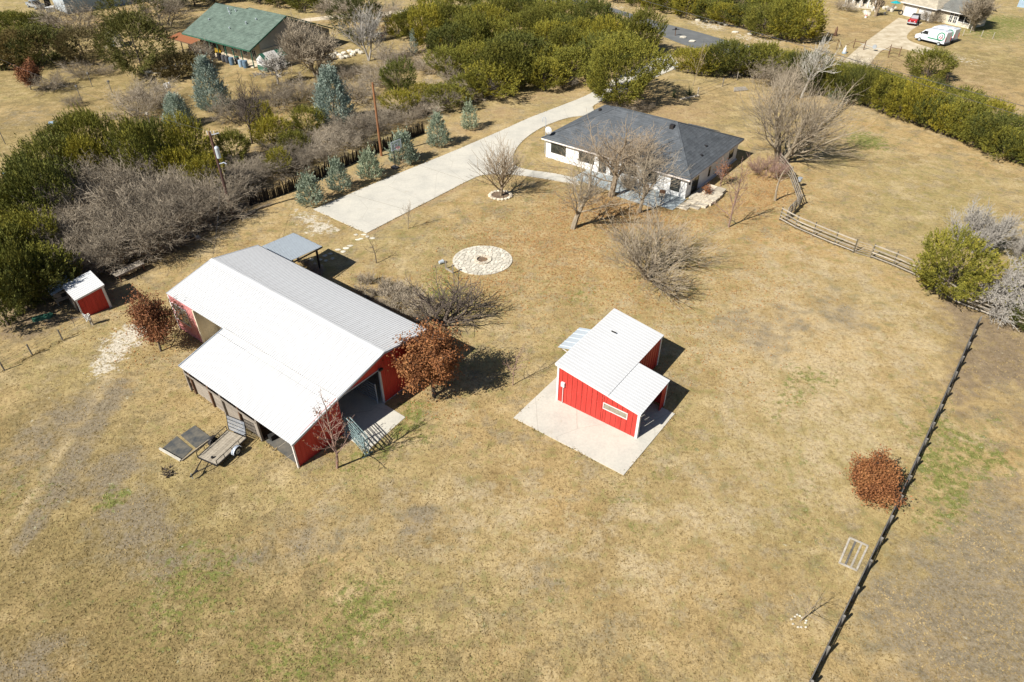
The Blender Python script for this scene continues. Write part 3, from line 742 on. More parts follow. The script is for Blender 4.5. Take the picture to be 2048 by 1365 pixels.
# back gable, right wall, hidden sides
wall_panels(barn, (b1, La), (bm, La), 0, hm - .05, hr - .05, 0.93, M['red'], (0, 1))
wall_panels(barn, (bm, La), (b3, La), 0, hr - .05, hb - .05, 0.93, M['red'], (0, 1))
wall_panels(barn, (b3, 0), (b3, La), 0, hb - .03, hb - .03, 0.93, M['red'], (1, 0))
wall_panels(barn, (b1, 17.6), (b1, La), 0, hm - .03, hm - .03, 0.31, M['pink_wall'], (-1, 0), rib=.018)
wall_panels(barn, (b1, 4.2), (b1, 13.1), 0, hm - .1, hm - .1, 0.93, M['red'], (-1, 0))
wall_panels(barn, (b1 + 1.6, 13.1), (b1 + 1.6, 17.6), 0, hm + .2, hm + .2, 0.5, M['cream'], (-1, 0), rib=.004)
wall_panels(barn, (b1, 13.1), (b1 + 1.6, 13.1), 0, hm - .1, hm + .2, 0.5, M['cream'], (0, 1), rib=.004)
wall_panels(barn, (b1, 17.6), (b1 + 1.6, 17.6), 0, hm - .1, hm + .2, 0.5, M['cream'], (0, -1), rib=.004)
wall_panels(barn, (0, Ll - .05), (b1, Ll - .05), 0, hl - .05, hm - .1, 0.5, M['weathered'], (0, 1), rib=.006)
MB().box(b1 - .05, b1 + .12, 17.42, 17.6, 0, hm - .12).build('corner_post', M['cream'], barn)
MB().box(b1 - .06, b1 + .05, La - .1, La + .06, 0, hm - .08).build('corner_trim', M['white_trim'], barn)
window(barn, (b1 - .03, 19.75, 2.05), (0, 1), (-1, 0), 2.1, 1.75, 2, 2)
dr_ = MB()
dr_.box(b1 + 1.52, b1 + 1.6, 14.4, 15.6, 0, 2.3)
dr_.build('side_door', M['tan'], barn)
dj = MB()
dj.box(dR, dR + .16, -.10, .04, 0, dH + .12)
dj.build('door_jamb', M['grey_trim'], barn)
dt = MB()
dt.box(dL - .1, dR + .2, -.085, -.036, dH, dH + .06)
dt.build('door_header', M['grey_trim'], barn)
MB().box(dR - .05, dR + .3, -.30, -.11, dH + .02, dH + .16).build('door_light', M['black'], barn)
bt = MB()
bt.box(dR + .18, b3, -.055, -.032, 0.0, .05)
bt.build('base_trim', M['grey_trim'], barn)
MB().box(-.08, .03, -.09, .03, 0, hl - .09).build('corner_trim', M['fascia'], barn)
MB().box(-.14, .02, -.16, .0, hl - .24, hl - .05).build('gutter_end', M['white_trim'], barn)
# inside the doorway: pipe stall panel and red partition
sp = MB()
for k in range(7):
    sp.bar((dR - .25, .3, .25 + k * .27), (dR - .25, 9.0, .25 + k * .27), .05, .05)
for y in (.3, 3.2, 6.1, 9.0):
    sp.bar((dR - .25, y, .03), (dR - .25, y, 2.0), .06, .06)
sp.build('stall_panel', M['grey_trim'], barn)
wall_panels(barn, (dL + .06, 0.1), (dL + .06, 4.2), 0, 3.3, 3.3, .93, M['white_metal'], (1, 0))
wall_panels(barn, (dL + .05, 14), (dR + 1.5, 14), 0, 3.5, 3.5, .93, M['weathered'], (0, -1))
# lean-to stalls along the left side: posts, boards, rails
posts_y = (13.0, 12.35, 9.9, 8.35, 6.2, 4.05)
for i, y in enumerate(posts_y):
    MB().box(-.06, .09, y - .075, y + .075, 0, hl - .07).build('post', M['brownwood'] if i in (1, 2, 4) else M['weathered'], barn)
MB().box(.02, .10, 0.1, Ll - .1, hl - .34, hl - .1).build('eave_beam', M['brownwood'], barn)
for ya, yb in zip(posts_y[1:], posts_y[2:]):
    boards(barn, (0.11, ya - .08, 0), (0.11, yb + .08, 0), [0.14 + .265 * k for k in range(6)], .035, .25, M['weathered'])
boards(barn, (0.11, posts_y[0], 0), (0.11, posts_y[1], 0), [.3, .9, 1.5], .035, .2, M['weathered'])
boards(barn, (-.08, 13.0, 0), (-.08, 4.1, 0), [1.86], .05, .13, M['weathered'], name='rail')
# clutter inside the open bay: a leaning wooden rack and tubs
rk = MB()
for k in range(4):
    rk.bar((1.2 + k * .25, 3.6 + .1 * k, 0), (1.6 + k * .25, 4.0, 1.9), .07, .05)
rk.bar((.9, 3.5, .6), (2.2, 3.9, .75), .06, .05)
rk.build('leaning_rack', M['weathered'], barn)
MB().box(0.4, 1.2, 3.45, 3.9, 0.02, .45).build('feed_trough', M['dark'], barn)

# ------------------------------------------------------------------ small red barn
W1, W2, L_, L1, h0, h1, h2 = 4.25, 6.88, 8.33, 4.26, 3.68, 3.04, 2.62
sb = thing('small_red_barn', 'small bright red barn with white shed roof on concrete slab', 'barn', SB[0], SB[1])
o_ = .18
s1 = (h0 - h1) / W1
s2 = (h1 - h2) / (W2 - W1)
sheet_roof(sb, (W1 + .12, -o_, h1 - .12 * s1), (W1 + .12, L_ + o_, h1 - .12 * s1), None, (-o_, -o_, h0 + o_ * s1), 0.92, 3, M['white_metal'], rh=.013)
sheet_roof(sb, (W2 + .15, -o_, h2 - .15 * s2), (W2 + .15, L1 + .1, h2 - .15 * s2), None, (W1 + .05, -o_, h1 - .055), 0.92, 3, M['white_metal'], rh=.013)
tm = MB()
tm.bar((-o_, -o_ - .02, h0 + o_ * s1 - .08), (W1 + .1, -o_ - .02, h1 - .1), .04, .16)
tm.bar((W1 + .1, -o_ - .018, h1 - .125), (W2 + .15, -o_ - .018, h2 - .1), .038, .15)
tm.bar((-o_, L_ + o_ + .02, h0 + o_ * s1 - .08), (W1 + .12, L_ + o_ + .02, h1 - .1), .04, .15)
tm.bar((-o_ - .02, -o_, h0 - .05), (-o_ - .02, L_ + o_, h0 - .05), .04, .15)
tm.build('roof_trim', M['white_trim'], sb)
win = (W2 - 2.85, W2 - .95, 1.45, 1.95)
wall_panels(sb, (0, 0), (W1, 0), .05, h0 - .06, h1 - .06, .43, M['red'], (0, -1), rib=.004, gap=.03, holes=[(win[0], W1, win[2], win[3])] if win[0] < W1 else [])
wall_panels(sb, (W1, 0), (W2, 0), .05, h1 - .08, h2 - .06, .43, M['red'], (0, -1), rib=.004, gap=.03, holes=[(max(0, win[0] - W1), win[1] - W1, win[2], win[3])])
wall_panels(sb, (W1, L1 - .05), (W1, L_), .05, h1 - .06, h1 - .06, .43, M['red'], (1, 0), rib=.03)
wall_panels(sb, (W1, .06), (W1, L1 - .05), .05, h1 - .1, h1 - .1, .86, M['red'], (1, 0), holes=[(1.2, 2.3, .05, 2.2)])
wall_panels(sb, (0, L_), (W1, L_), .05, h0 - .06, h1 - .06, .43, M['red'], (0, 1))
wall_panels(sb, (0, 0), (0, L_), .05, h0 - .06, h0 - .06, .43, M['red'], (-1, 0), holes=[(3.4, 6.6, .05, 2.2)])
wall_panels(sb, (W1, L1), (W2, L1), .05, h1 - .12, h2 - .06, .43, M['red'], (0, 1))
wall_panels(sb, (W2, L1 - .75), (W2, L1), .05, h2 - .08, h2 - .08, .43, M['red'], (1, 0))
MB().hexa([(.02, .0, .06), (W2 - .05, .0, .06), (W2 - .05, .012, .06), (.02, .012, .06)], [(.02, .0, 1.4), (W2 - .05, .0, 1.4), (W2 - .05, .012, 1.4), (.02, .012, 1.4)]).build('liner', M['brownwood'], sb)
for (x0, x1, y0, y1, h) in ((-.06, .10, -.085, -.03, h0 - .12), (-.085, -.03, -.03, .10, h0 - .12), (W2 - .13, W2 + .06, -.085, -.03, h2 - .1), (W2 + .002, W2 + .06, -.03, .13, h2 - .1), (W1 + .03, W1 + .085, L_ - .14, L_ + .06, h1 - .1), (W2 + .03, W2 + .07, L1 - .05, L1 + .07, h2 - .1)):
    MB().box(x0, x1, y0, y1, .052, h).build('corner_trim', M['white_trim'], sb)
wf = MB()
wf.box(win[0], win[1], -.075, -.033, win[2] - .05, win[2])
wf.box(win[0], win[1], -.075, -.033, win[3], win[3] + .05)
wf.box(win[0] - .05, win[0], -.075, -.033, win[2] - .05, win[3] + .05)
wf.box(win[1], win[1] + .05, -.075, -.033, win[2] - .05, win[3] + .05)
wfo = wf.build('window', M['white_trim'], sb)
MB().box(win[0] + .001, win[1] - .001, -.02, -.012, win[2], win[3]).build('pane', grime('brownish_pane', (0.30, 0.27, 0.21), (0.20, 0.18, 0.14), 3, 0.2), wfo)  # pane in mottled brownish tones
MB().box(W1 + .7, W1 + .84, L1 - .9, L1 - .76, .06, h1 - .2).build('inner_post', M['deckwood'], sb)
mb_ = MB().box(.38, .68, -.20, -.055, 1.75, 2.15)
mb_.build('meter_box', M['white_trim'], sb)
MB().tube([(.55, -.12, 1.75), (.55, -.12, .06)], .03, 8).build('conduit', M['white_trim'], sb)
MB().box(1.1, 1.5, 5.8, 5.86, h0 - .12, h0 - .02).build('roof_vent', M['dark'], sb)
aw = thing('awning', 'blue-grey ribbed awning on the far side of the small barn', 'awning', loc2(*SB, 0, 0), SB[1])
sheet_roof(aw, (-2.2, 6.55, 2.05), (-2.2, 3.3, 2.05), None, (-.13, 6.55, 2.6), .62, 1, M['galv'], rh=.04, rw=.09)
for y in (3.5, 6.35):
    MB().bar((-2.1, y, 2.0), (-.12, y, 1.4), .05, .05).build('bracket', M['white_trim'], aw)

# ------------------------------------------------------------------ metal carport behind the barn
ca, cb, cc, cd = P(587.3, 465.8, 2.95), P(644.4, 493, 2.95), P(581, 524.4, 3.3), P(527, 496, 3.3)
base = Vector((cb.x, cb.y, 0))
cp = thing('carport', 'blue-grey ribbed metal carport behind the white barn roof', 'carport', base)
q = [v - base for v in (ca, cb, cc, cd)]
dvec = ((q[2] - q[1]) + (q[3] - q[0])) / 2
sheet_roof(cp, q[1], q[0], None, q[1] + dvec, .8, 4, M['galv'], rh=.03)
tm = MB()
tm.bar(q[1] + Vector((0, 0, -.1)), q[1] + dvec + Vector((0, 0, -.1)), .06, .14)
tm.bar(q[0] + Vector((0, 0, -.1)), q[1] + Vector((0, 0, -.1)), .06, .14)
tm.build('edge_beam', M['black'], cp)
for f, g in ((.12, .1), (.12, .9), (.9, .1), (.9, .9)):
    p = q[1] + dvec * f + (q[0] - q[1]) * g
    MB().box(p.x - .09, p.x + .09, p.y - .09, p.y + .09, 0, p.z - .12).build('post', M['black'], cp)
rng = random.Random(5)
for i, (px, py) in enumerate(((622, 520), (630, 528), (640, 520), (650, 512), (661, 508), (640, 532), (652, 522), (665, 518), (676, 500), (692, 497), (686, 504), (700, 492), (712, 470), (722, 478), (735, 474), (716, 480), (745, 477), (728, 470))):
    m = MB()
    m.rock((0, 0, .02), rng.uniform(.2, .36), rng.uniform(.16, .28), .09, rng, 7)
    tag(m.build('stepping_stone', M['palestone'], None, P(px, py)), 'flat pale stepping stone between the carport and the driveway end', 'stone', 'stepping stones by the carport')

# ------------------------------------------------------------------ little red shed by the thicket
sh = [P(126.4, 581.7, 2.0), P(169.7, 546.3, 2.35), P(211.3, 575, 2.35), P(154.5, 605.5, 2.0)]
g0, g1 = P(168.5, 635.4), P(222.2, 614)
az = math.atan2((g1 - g0).y, (g1 - g0).x)
rs = thing('red_shed', 'little red animal shed with striped white roof by the thicket', 'shed', g0, az)
Wd = (g1 - g0).length
Dp = 3.0
sheet_roof(rs, (-.15, Dp + .15, 2.0), (-.15, -.15, 2.0), None, (Wd + .15, Dp + .15, 2.42), .62, 2, M['white_metal'])
tm = MB()
tm.bar((-.15, -.17, 1.92), (Wd + .16, -.17, 2.34), .04, .15)
tm.bar((Wd + .17, -.16, 2.36), (Wd + .17, Dp + .15, 2.36), .04, .13)
tm.build('roof_trim', M['white_trim'], rs)
wall_panels(rs, (0, 0), (Wd, 0), 0, 1.9, 2.3, .31, M['red'], (0, -1), rib=.02)
wall_panels(rs, (Wd, 0), (Wd, Dp), 0, 2.3, 2.3, .31, M['red'], (1, 0))
wall_panels(rs, (0, Dp), (Wd, Dp), 0, 1.9, 2.3, .31, M['red'], (0, 1))
MB().box(Wd - .12, Wd + .05, -.09, -.031, 0, 2.22).build('corner_trim', M['white_trim'], rs)
MB().box(Wd + .031, Wd + .08, -.09, .1, 0, 2.22).build('corner_trim', M['white_trim'], rs)
MB().box(-.07, .04, -.085, -.031, 0, 1.85).build('corner_trim', M['white_trim'], rs)
for y in (.05, Dp * .5, Dp - .05):
    MB().box(-.05, .06, y - .06, y + .06, 0, 1.9).build('post', M['weathered'], rs)
boards(rs, (-.02, Dp * .5, 0), (-.02, Dp, 0), [.15, .4, .65, .9], .03, .2, M['weathered'])
# old plank hutch beside it
hx = P(118, 612)
hu = thing('plank_hutch', 'weathered plank hutch half hidden under the thicket beside the red shed', 'hutch', hx, az)
hu_w, hu_d = 1.6, 1.5
for x in (0, hu_w):
    for y in (0, hu_d):
        MB().box(x - .05, x + .05, y - .05, y + .05, 0, 1.55 if x else 1.35).build('leg', M['weathered'], hu)
boards(hu, (0, -.06, 0), (hu_w, -.06, 0), [.5, .72, .94, 1.16], .03, .2, M['weathered'])
boards(hu, (-.06, 0, 0), (-.06, hu_d, 0), [.5, .72, .94, 1.16], .03, .2, M['weathered'])
boards(hu, (0, hu_d + .06, 0), (hu_w, hu_d + .06, 0), [.5, .72, .94, 1.16], .03, .2, M['weathered'])
sheet_roof(hu, (-.2, hu_d + .2, 1.3), (-.2, -.2, 1.3), None, (hu_w + .2, hu_d + .2, 1.75), .63, 1, M['galv'])
MB().box(.5, 1.1, -.082, -.076, .7, 1.1).build('opening', M['dark'], hu)

# ------------------------------------------------------------------ the white house
HO = (Vector((4.4, 85.15, 0)), R(-37.6))
Wh, Dh, he, hR, r0, r1, rw, ov = 19.87, 14.6, 2.62, 6.1, 6.4, 14.6, 6.4, .45
house = thing('white_house', 'white one-storey house with charcoal hipped shingle roof', 'house', *HO)
def courses(root, poly, name, mat, step=0.34, rise=0.032):
    """poly: eave a, b then ridge points; strips of shingles, each lapping the one below"""
    a, b = Vector(poly[0]), Vector(poly[1])
    x = (b - a).normalized()
    n = None
    top = poly[2:]
    n = x.cross(Vector(top[0]) - a).normalized()
    y = n.cross(x)
    pts = [((Vector(p) - a).dot(x), (Vector(p) - a).dot(y)) for p in poly]
    ymax = max(p[1] for p in pts)
    def span(t):
        xs = []
        for i in range(len(pts)):
            (x0, y0), (x1, y1) = pts[i], pts[(i + 1) % len(pts)]
            if abs(y1 - y0) < 1e-6:
                if abs(y0 - t) < 1e-6:
                    xs += [x0, x1]
            elif min(y0, y1) - 1e-6 <= t <= max(y0, y1) + 1e-6:
                xs.append(x0 + (x1 - x0) * (t - y0) / (y1 - y0))
        return (min(xs), max(xs)) if xs else None
    m = MB()
    k = 0
    t = 0.0
    brk = sorted(set([round(p[1], 4) for p in pts if 1e-3 < p[1] < ymax - 1e-3]))
    ts = list(np.arange(0, ymax, step)) + [ymax - 1e-4]
    ts = sorted(set(list(ts) + brk))
    for t0, t1 in zip(ts, ts[1:]):
        if t1 - t0 < .02:
            continue
        s0, s1 = span(t0), span(t1)
        if not s0 or not s1:
            continue
        c = [(s0[0], t0, rise), (s0[1], t0, rise), (s1[1], t1, 0.004), (s1[0], t1, 0.004)]
        lo = [(p[0], p[1], -0.05) for p in c]
        m.hexa(lo, c)
    o = m.build(name, mat, root)
    o.matrix_basis = basis(a, x, y, n)
    return o
A, B_, C_, D_ = (-ov, -ov, he), (Wh + ov, -ov, he), (Wh + ov, Dh + ov, he), (-ov, Dh + ov, he)
R0, R1 = (r0, rw, hR), (r1, rw, hR)
courses(house, [A, B_, R1, R0], 'roof_slope', M['dark_shingle'])
courses(house, [B_, C_, R1], 'roof_slope', M['dark_shingle'])
courses(house, [C_, D_, R0, R1], 'roof_slope', M['dark_shingle'])
courses(house, [D_, A, R0], 'roof_slope', M['dark_shingle'])
hp = MB()
for a, b in ((A, R0), (B_, R1), (C_, R1), (D_, R0), (R0, R1)):
    hp.bar(Vector(a) + Z * .02, Vector(b) + Z * .02, .26, .03)
hp.build('hip_caps', M['dark_shingle'], house)
# small raised cross hip over the far right corner
courses(house, [(Wh - 3.0, Dh + ov + .3, he + .1), (Wh - 7.5, Dh + ov + .3, he + .1), (Wh - 5.2, Dh - 3.2, he + 1.46)], 'roof_slope', M['dark_shingle'])
fa = MB()
for a, b in ((A, B_), (B_, C_), (C_, D_), (D_, A)):
    a, b = Vector(a), Vector(b)
    fa.bar(a - Z * .12, b - Z * .12, .05, .17)
fa.build('fascia', M['fascia'], house)
MB().box(-ov + .03, Wh + ov - .03, -ov + .03, Dh + ov - .03, he - .22, he - .19).build('soffit', M['white_trim'], house)
wl = MB()
wl.box(0, Wh, 0, .2, 0, he - .2)
wl.box(0, .2, .2, Dh, 0, he - .2)
wl.box(Wh - .2, Wh, .2, Dh, 0, he - .2)
wl.box(.2, Wh - .2, Dh - .2, Dh, 0, he - .2)
wl.build('wall', M['siding'], house)
blk = grime('dark_window_frame', (0.03, 0.03, 0.032))
for x, w, h, zc in ((1.95, 2.3, 1.45, 1.6), (6.2, 2.3, 1.45, 1.6), (8.6, 1.1, 2.05, 1.2), (10.3, 1.1, 2.05, 1.2), (12.3, 2.0, 1.4, 1.6), (15.4, 1.25, 1.55, 1.5), (18.45, 1.25, 1.7, 1.45)):
    window(house, (x, -.0, zc), (1, 0), (0, -1), w, h, 2 if w > 2 else 1, 1, blk, .05, .04)
for y, w, h, zc in ((2.3, 1.75, 2.15, 1.1), (6.2, .5, 1.7, 1.45), (12.6, 1.3, 1.5, 1.5)):
    window(house, (Wh, y, zc), (0, 1), (1, 0), w, h, 2 if w > 1.6 else 1, 1, blk, .05, .04)
MB().box(Wh + .002, Wh + .28, 3.6, Dh - .2, 0.0, .12).build('foundation', M['grey_trim'], house)
MB().box(Wh + .0, Wh + .12, .55, .75, 1.55, 1.85).build('wall_lamp', M['black'], house)
MB().box(Wh * .72, Wh * .72 + .5, 5.2, 5.75, 5.35, 6.0).build('chimney_vent', M['black'], house)
for x, y, z in ((Wh - 1.4, 7.2, 3.62), (2.6, 8.6, 4.3), (3.8, 9.6, 4.6), (Wh - .9, 5.0, 3.3)):
    MB().box(x - .16, x + .16, y - .16, y + .16, z - .1, z + .22).build('roof_vent', M['black'], house)
# satellite dish on the left corner of the roof
dish = MB()
n = 14
vs = [(0, 0, 0)]
for k in range(n):
    a = 2 * math.pi * k / n
    vs.append((.14, .46 * math.cos(a), .50 * math.sin(a)))
vs2 = [(v[0] - .03, v[1] * 1.02, v[2] * 1.02) for v in vs]
dish.add(vs + vs2, [(0, 1 + k, 1 + (k + 1) % n) for k in range(n)] + [(n + 1, n + 2 + (k + 1) % n, n + 2 + k) for k in range(n)] + [(1 + k, n + 2 + k, n + 2 + (k + 1) % n, 1 + (k + 1) % n) for k in range(n)])
sd = thing('satellite_dish', 'round white satellite dish on the left roof corner of the white house', 'dish', loc2(*HO, .35, .15, he + .3), R(-120))
dish.build('reflector', M['white_trim'], sd, (.12, 0, .72), smooth=True)
MB().tube([(-.02, 0, -.05), (0, 0, .35), (.1, 0, .6)], .03, 8).build('mast', M['grey_trim'], sd)
MB().tube([(.14, 0, .35), (.52, 0, .6)], .015, 6).build('feed_arm', M['grey_trim'], sd)
# curved vent mast by the corner
vm = thing('hook_mast', 'thin grey mast with hooked top beside the white house corner', 'mast', loc2(*HO, -.7, .8), 0)
MB().tube([(0, 0, 0), (0, 0, 4.6), (-.08, 0, 4.85), (-.3, 0, 4.9), (-.42, 0, 4.7), (-.42, 0, 4.3)], .035, 7).build('pipe', M['grey_trim'], vm)
# patio and stone steps
def hl_(x, y, z=0): return loc2(*HO, x, y, z)
pav = MB()
rngp = random.Random(8)
pat = empty('patio', HO[0], HO[1])
struct(pat)
for i in range(14):
    for j in range(5):
        x0, y0 = 6.4 + i * .98, -4.3 + j * .86
        edge_y = -4.2 + .55 * math.sin(i * .5) + (i - 7) * .06
        if y0 < edge_y:
            continue
        MB().box(x0 + rngp.uniform(0, .03), x0 + .965, y0, y0 + .845, -.05, .045 + rngp.uniform(0, .012)).build('paving_slab', M['patio'], pat)
st = thing('stone_steps', 'broad limestone slab steps by the white house corner', 'steps', HO[0], HO[1])
for k, (x0, x1, y0, y1, z) in enumerate(((20.2, 22.4, -1.7, -.9, .12), (20.4, 22.9, -.9, 0.0, .22), (20.4, 23.1, 0, 1.0, .30), (20.5, 23.2, 1.0, 2.1, .36), (20.6, 23.2, 2.1, 3.3, .40), (20.7, 23.0, 3.3, 4.6, .42), (20.1, 21.4, -2.6, -1.7, .08))):
    xs = [x0, (x0 + x1) / 2 + rngp.uniform(-.2, .2), x1]
    for a, b in zip(xs, xs[1:]):
        m = MB()
        m.prism([(a + .02, y0 + rngp.uniform(0, .08)), (b - .02, y0 + rngp.uniform(-.02, .1)), (b - .03, y1 - rngp.uniform(0, .06)), ((a + b) / 2, y1 - .02), (a + .03, y1 - rngp.uniform(0, .05))], 0, z + rngp.uniform(-.02, .03))
        m.build('step_slab', M['stone'], st)
gp = thing('porch_slab', 'shaded grey porch slab at the side door of the white house', 'slab', HO[0], HO[1])
MB().box(Wh + .3, Wh + 1.6, .4, 3.5, -.05, .16).build('slab', M['concrete'], gp)
# garden chairs by the front wall
def chair(loc, rz, label):
    t = thing('patio_chair', label, 'chair', loc, rz, 'chairs on the slate patio')
    c = M['stone']
    s = MB(); s.prism([(-.32, -.3), (.32, -.3), (.36, .05), (.28, .32), (-.28, .32), (-.36, .05)], .36, .46); s.build('seat', c, t)
    b = MB(); b.prism([(-.36, .26), (-.2, .38), (.2, .38), (.36, .26), (.3, .22), (-.3, .22)], .46, .85); b.build('backrest', M['brownwood'], t)
    for x in (-.26, .26):
        for y in (-.24, .24):
            MB().box(x - .03, x + .03, y - .03, y + .03, 0.05, .36).build('leg', M['brownwood'], t)
chair(hl_(17.6, -1.4), HO[1] + .3, 'pale round patio chair nearest the white house corner')
chair(hl_(15.3, -1.2), HO[1] - .2, 'pale round patio chair further left along the white house wall')

# ------------------------------------------------------------------ neighbour's green-roofed house
GO = (loc2(Vector((-62.8, 134.75, 0)), R(-35.86), 1.1, 1.1), R(-35.86))
gh = thing('green_roofed_house', 'tan house with wide green shingle roof and front porch', 'house', *GO)
Wg, rg, Dg, hg, hrg = 19.8, 9.0, 19.0, 3.0, 7.0
courses(gh, [(0, 0, hg), (Wg, 0, hg), (Wg, rg, hrg), (9.6, rg, hrg), (8.9, 7.9, hrg - .48), (0, rg - .6, hrg - .27)], 'roof_slope', M['green_shingle'], .36, .04)
courses(gh, [(Wg, Dg, hg), (0, Dg, hg), (0, rg - .6, hrg - .3), (Wg, rg, hrg)], 'roof_slope', M['green_shingle'], .4, .025)
courses(gh, [(9.3, rg - .7, hrg - .1), (9.3, Dg - 3, hg + 1.2), (9.6, rg, hrg + .02)], 'roof_slope', M['green_shingle'], .4, .02)
tg = MB()
tg.bar((Wg + .03, 0, hg - .1), (Wg + .03, rg, hrg - .1), .06, .22)
tg.bar((Wg + .03, rg, hrg - .102), (Wg + .03, Dg, hg - .1), .058, .22)
tg.bar((0, -.03, hg - .1), (Wg, -.03, hg - .1), .06, .2)
tg.build('roof_trim', M['greenmetal'], gh)
gw = MB()
n0, n1 = 2.6, Dg - .5
gw.add([(Wg - .5, n0, 0), (Wg - .5, n1, 0), (Wg - .5, n1, 2.9), (Wg - .5, rg, hrg - .25), (Wg - .5, n0, hg + (hrg - hg) * n0 / rg - .2),
        (Wg - .75, n0, 0), (Wg - .75, n1, 0), (Wg - .75, n1, 2.9), (Wg - .75, rg, hrg - .25), (Wg - .75, n0, hg + (hrg - hg) * n0 / rg - .2)],
       [(0, 1, 2, 3, 4), (9, 8, 7, 6, 5), (0, 5, 6, 1), (0, 4, 9, 5)])
gw.build('gable_wall', M['taupe'], gh)
gw = MB()
gw.box(1.0, Wg - .78, n0, n0 + .25, 0, 3.6)
gw.box(1.0, 1.25, n0 + .26, n1, 0, 3.4)
gw.box(1.26, Wg - .78, n1 - .2, n1, 0, 2.9)
gw.build('wall', M['tan'], gh)
MB().box(Wg - .48, Wg - .30, n0 + .2, n1 - .2, .0, 2.5).build('lower_wall', M['tan'], gh)
for x, w, h, z in ((5.0, 1.6, 1.3, 1.5), (8.6, 1.1, 2.1, 1.15), (11.4, 1.7, 1.3, 1.5), (14.6, 1.2, 1.3, 1.5), (17.2, 1.1, 1.3, 1.5)):
    window(gh, (x, n0, z), (1, 0), (0, -1), w, h, 2, 1, M['white_trim'])
for y, w in ((6.0, 1.2), (9.2, 1.6), (13.0, 1.2)):
    window(gh, (Wg - .30, y, 1.6), (0, 1), (1, 0), w, 1.3, 2, 1, M['white_trim'])
MB().box(6.2, Wg - .1, .15, n0 - .02, -.05, .14).build('porch_floor', M['gravelpale'], gh)
for x in (7.6, 9.9, 12.2, 14.4, 16.8, 19.6):
    MB().box(x - .07, x + .07, .3, .44, .13, hg - .12).build('porch_post', M['greenmetal'], gh)
for x, y, h in ((5.8, 7.0, .7), (6.6, 6.6, .35), (7.4, 7.4, .35), (13.0, 5.2, .35), (10.3, 3.4, .2), (14.2, 6.6, .2), (3.2, 4.2, .2)):
    z = hg + (hrg - hg) * y / rg
    m = MB().tube([(x, y, z - .05), (x, y, z + h)], .09, 8)
    m.tube([(x, y, z + h), (x, y, z + h + .12)], .16, 8)
    m.build('roof_pipe', M['galv'], gh)
rp = thing('rusty_awning', 'rust-red sheet metal awning at the left end of the green-roofed house', 'awning', *GO)
sheet_roof(rp, (-1.5, -2.1, 2.45), (5.9, -2.1, 2.45), None, (-1.5, .35, 2.85), .9, 2, M['rust'], rh=.02)
for x in (-1.2, 2.2, 5.5):
    MB().box(x - .06, x + .06, -1.95, -1.83, 0, 2.4).build('post', M['black'], rp)
MB().bar((-1.5, -2.13, 2.36), (5.9, -2.13, 2.36), .05, .14).build('edge_beam', M['brownwood'], rp)
sc = thing('screen_wall', 'low brown wall with pale screens below the rusty awning', 'wall', *GO)
MB().box(.4, 6.1, .3, .45, 0, .75).build('low_wall', M['brownwood'], sc)
for k in range(5):
    window(sc, (1.0 + k * 1.12, .36, 1.5), (1, 0), (0, -1), 1.06, 1.4, 1, 1, M['white_trim'], .07, .04, M['taupe'])
# small green-and-white greenhouse shed in front of the gable
GS = loc2(*GO, 20.9, .2)
gs = thing('garden_shed', 'small white garden shed with striped green roof by the gable wall', 'shed', GS, GO[1])
gl_, gw_, e_, rdg = 4.6, 2.5, 1.85, 2.75
MB().box(0, gw_, 0, gl_, 0, .85).build('base_wall', M['greenmetal'], gs)
m = MB()
m.add([(0.02, .02, .85), (gw_ - .02, .02, .85), (gw_ - .02, .02, e_), (gw_ / 2, .02, rdg), (0.02, .02, e_), (0.02, gl_ - .02, .85), (gw_ - .02, gl_ - .02, .85), (gw_ - .02, gl_ - .02, e_), (gw_ / 2, gl_ - .02, rdg), (.02, gl_ - .02, e_)],
      [(0, 1, 2, 3, 4), (9, 8, 7, 6, 5), (0, 4, 9, 5), (1, 6, 7, 2)])
m.build('upper_wall', M['white_trim'], gs)
m = MB()
for k in range(4):
    m.box(.7, 1.8, -.012, .015, 1.3 + k * .2, 1.38 + k * .2)
m.build('louvre', M['plasticgrey'], gs)
stripe = grime('pale_roof_panel', (0.6, 0.58, 0.54), (0.42, 0.4, 0.36), 3)
for k in range(6):
    y0, y1 = -.1 + k * .8, -.1 + (k + 1) * .8
    for (xa, za, xb, zb) in ((-.15, e_ - .08, gw_ / 2, rdg + .03), (gw_ / 2, rdg + .03, gw_ + .15, e_ - .08)):
        mm = MB().plate((xa, y0, za), (xb, y0, zb), (xb, y1 - .01, zb), (xa, y1 - .01, za), .03)
        for r in range(3):
            yy = y0 + .13 + r * .27
            mm.bar((xa, yy, za + .012), (xb, yy, zb + .012), .06, .03)
        mm.build('roof_panel', stripe if 1 <= k <= 3 else M['greenmetal'], gs)
# ------------------------------------------------------------------ far right house with the garage
FO = (Vector((85.5, 162.8, 0)), R(-61))
fh = thing('stone_house', 'pale stone house with double garage and grey-roofed side wing', 'house', *FO)
Wf, Df = 7.6, 7.0
m = MB()
m.box(0, .5, 0, .3, 0, 2.7); m.box(3.5, 3.95, 0, .3, 0, 2.7); m.box(Wf - .75, Wf, 0, .3, 0, 2.7); m.box(.5, 3.5, 0, .3, 2.25, 2.7); m.box(3.95, Wf - .75, 0, .3, 2.25, 2.7)
m.box(0, .3, .3, Df, 0, 2.7); m.box(Wf - .3, Wf, .3, Df, 0, 2.7)
m.build('garage_wall', M['tan'], fh)
for x0, x1 in ((.5, 3.5), (3.95, Wf - .75)):
    d = MB()
    for k in range(4):
        d.box(x0 + .01, x1 - .01, .12, .2, .02 + k * .555, .56 + k * .555)
    d.build('garage_door', M['white_trim'], fh)
tanroof = shingles('tan_shingles', (0.44, 0.39, 0.30), (0.34, 0.30, 0.23), (0.22, 0.19, 0.15), .7, .3)
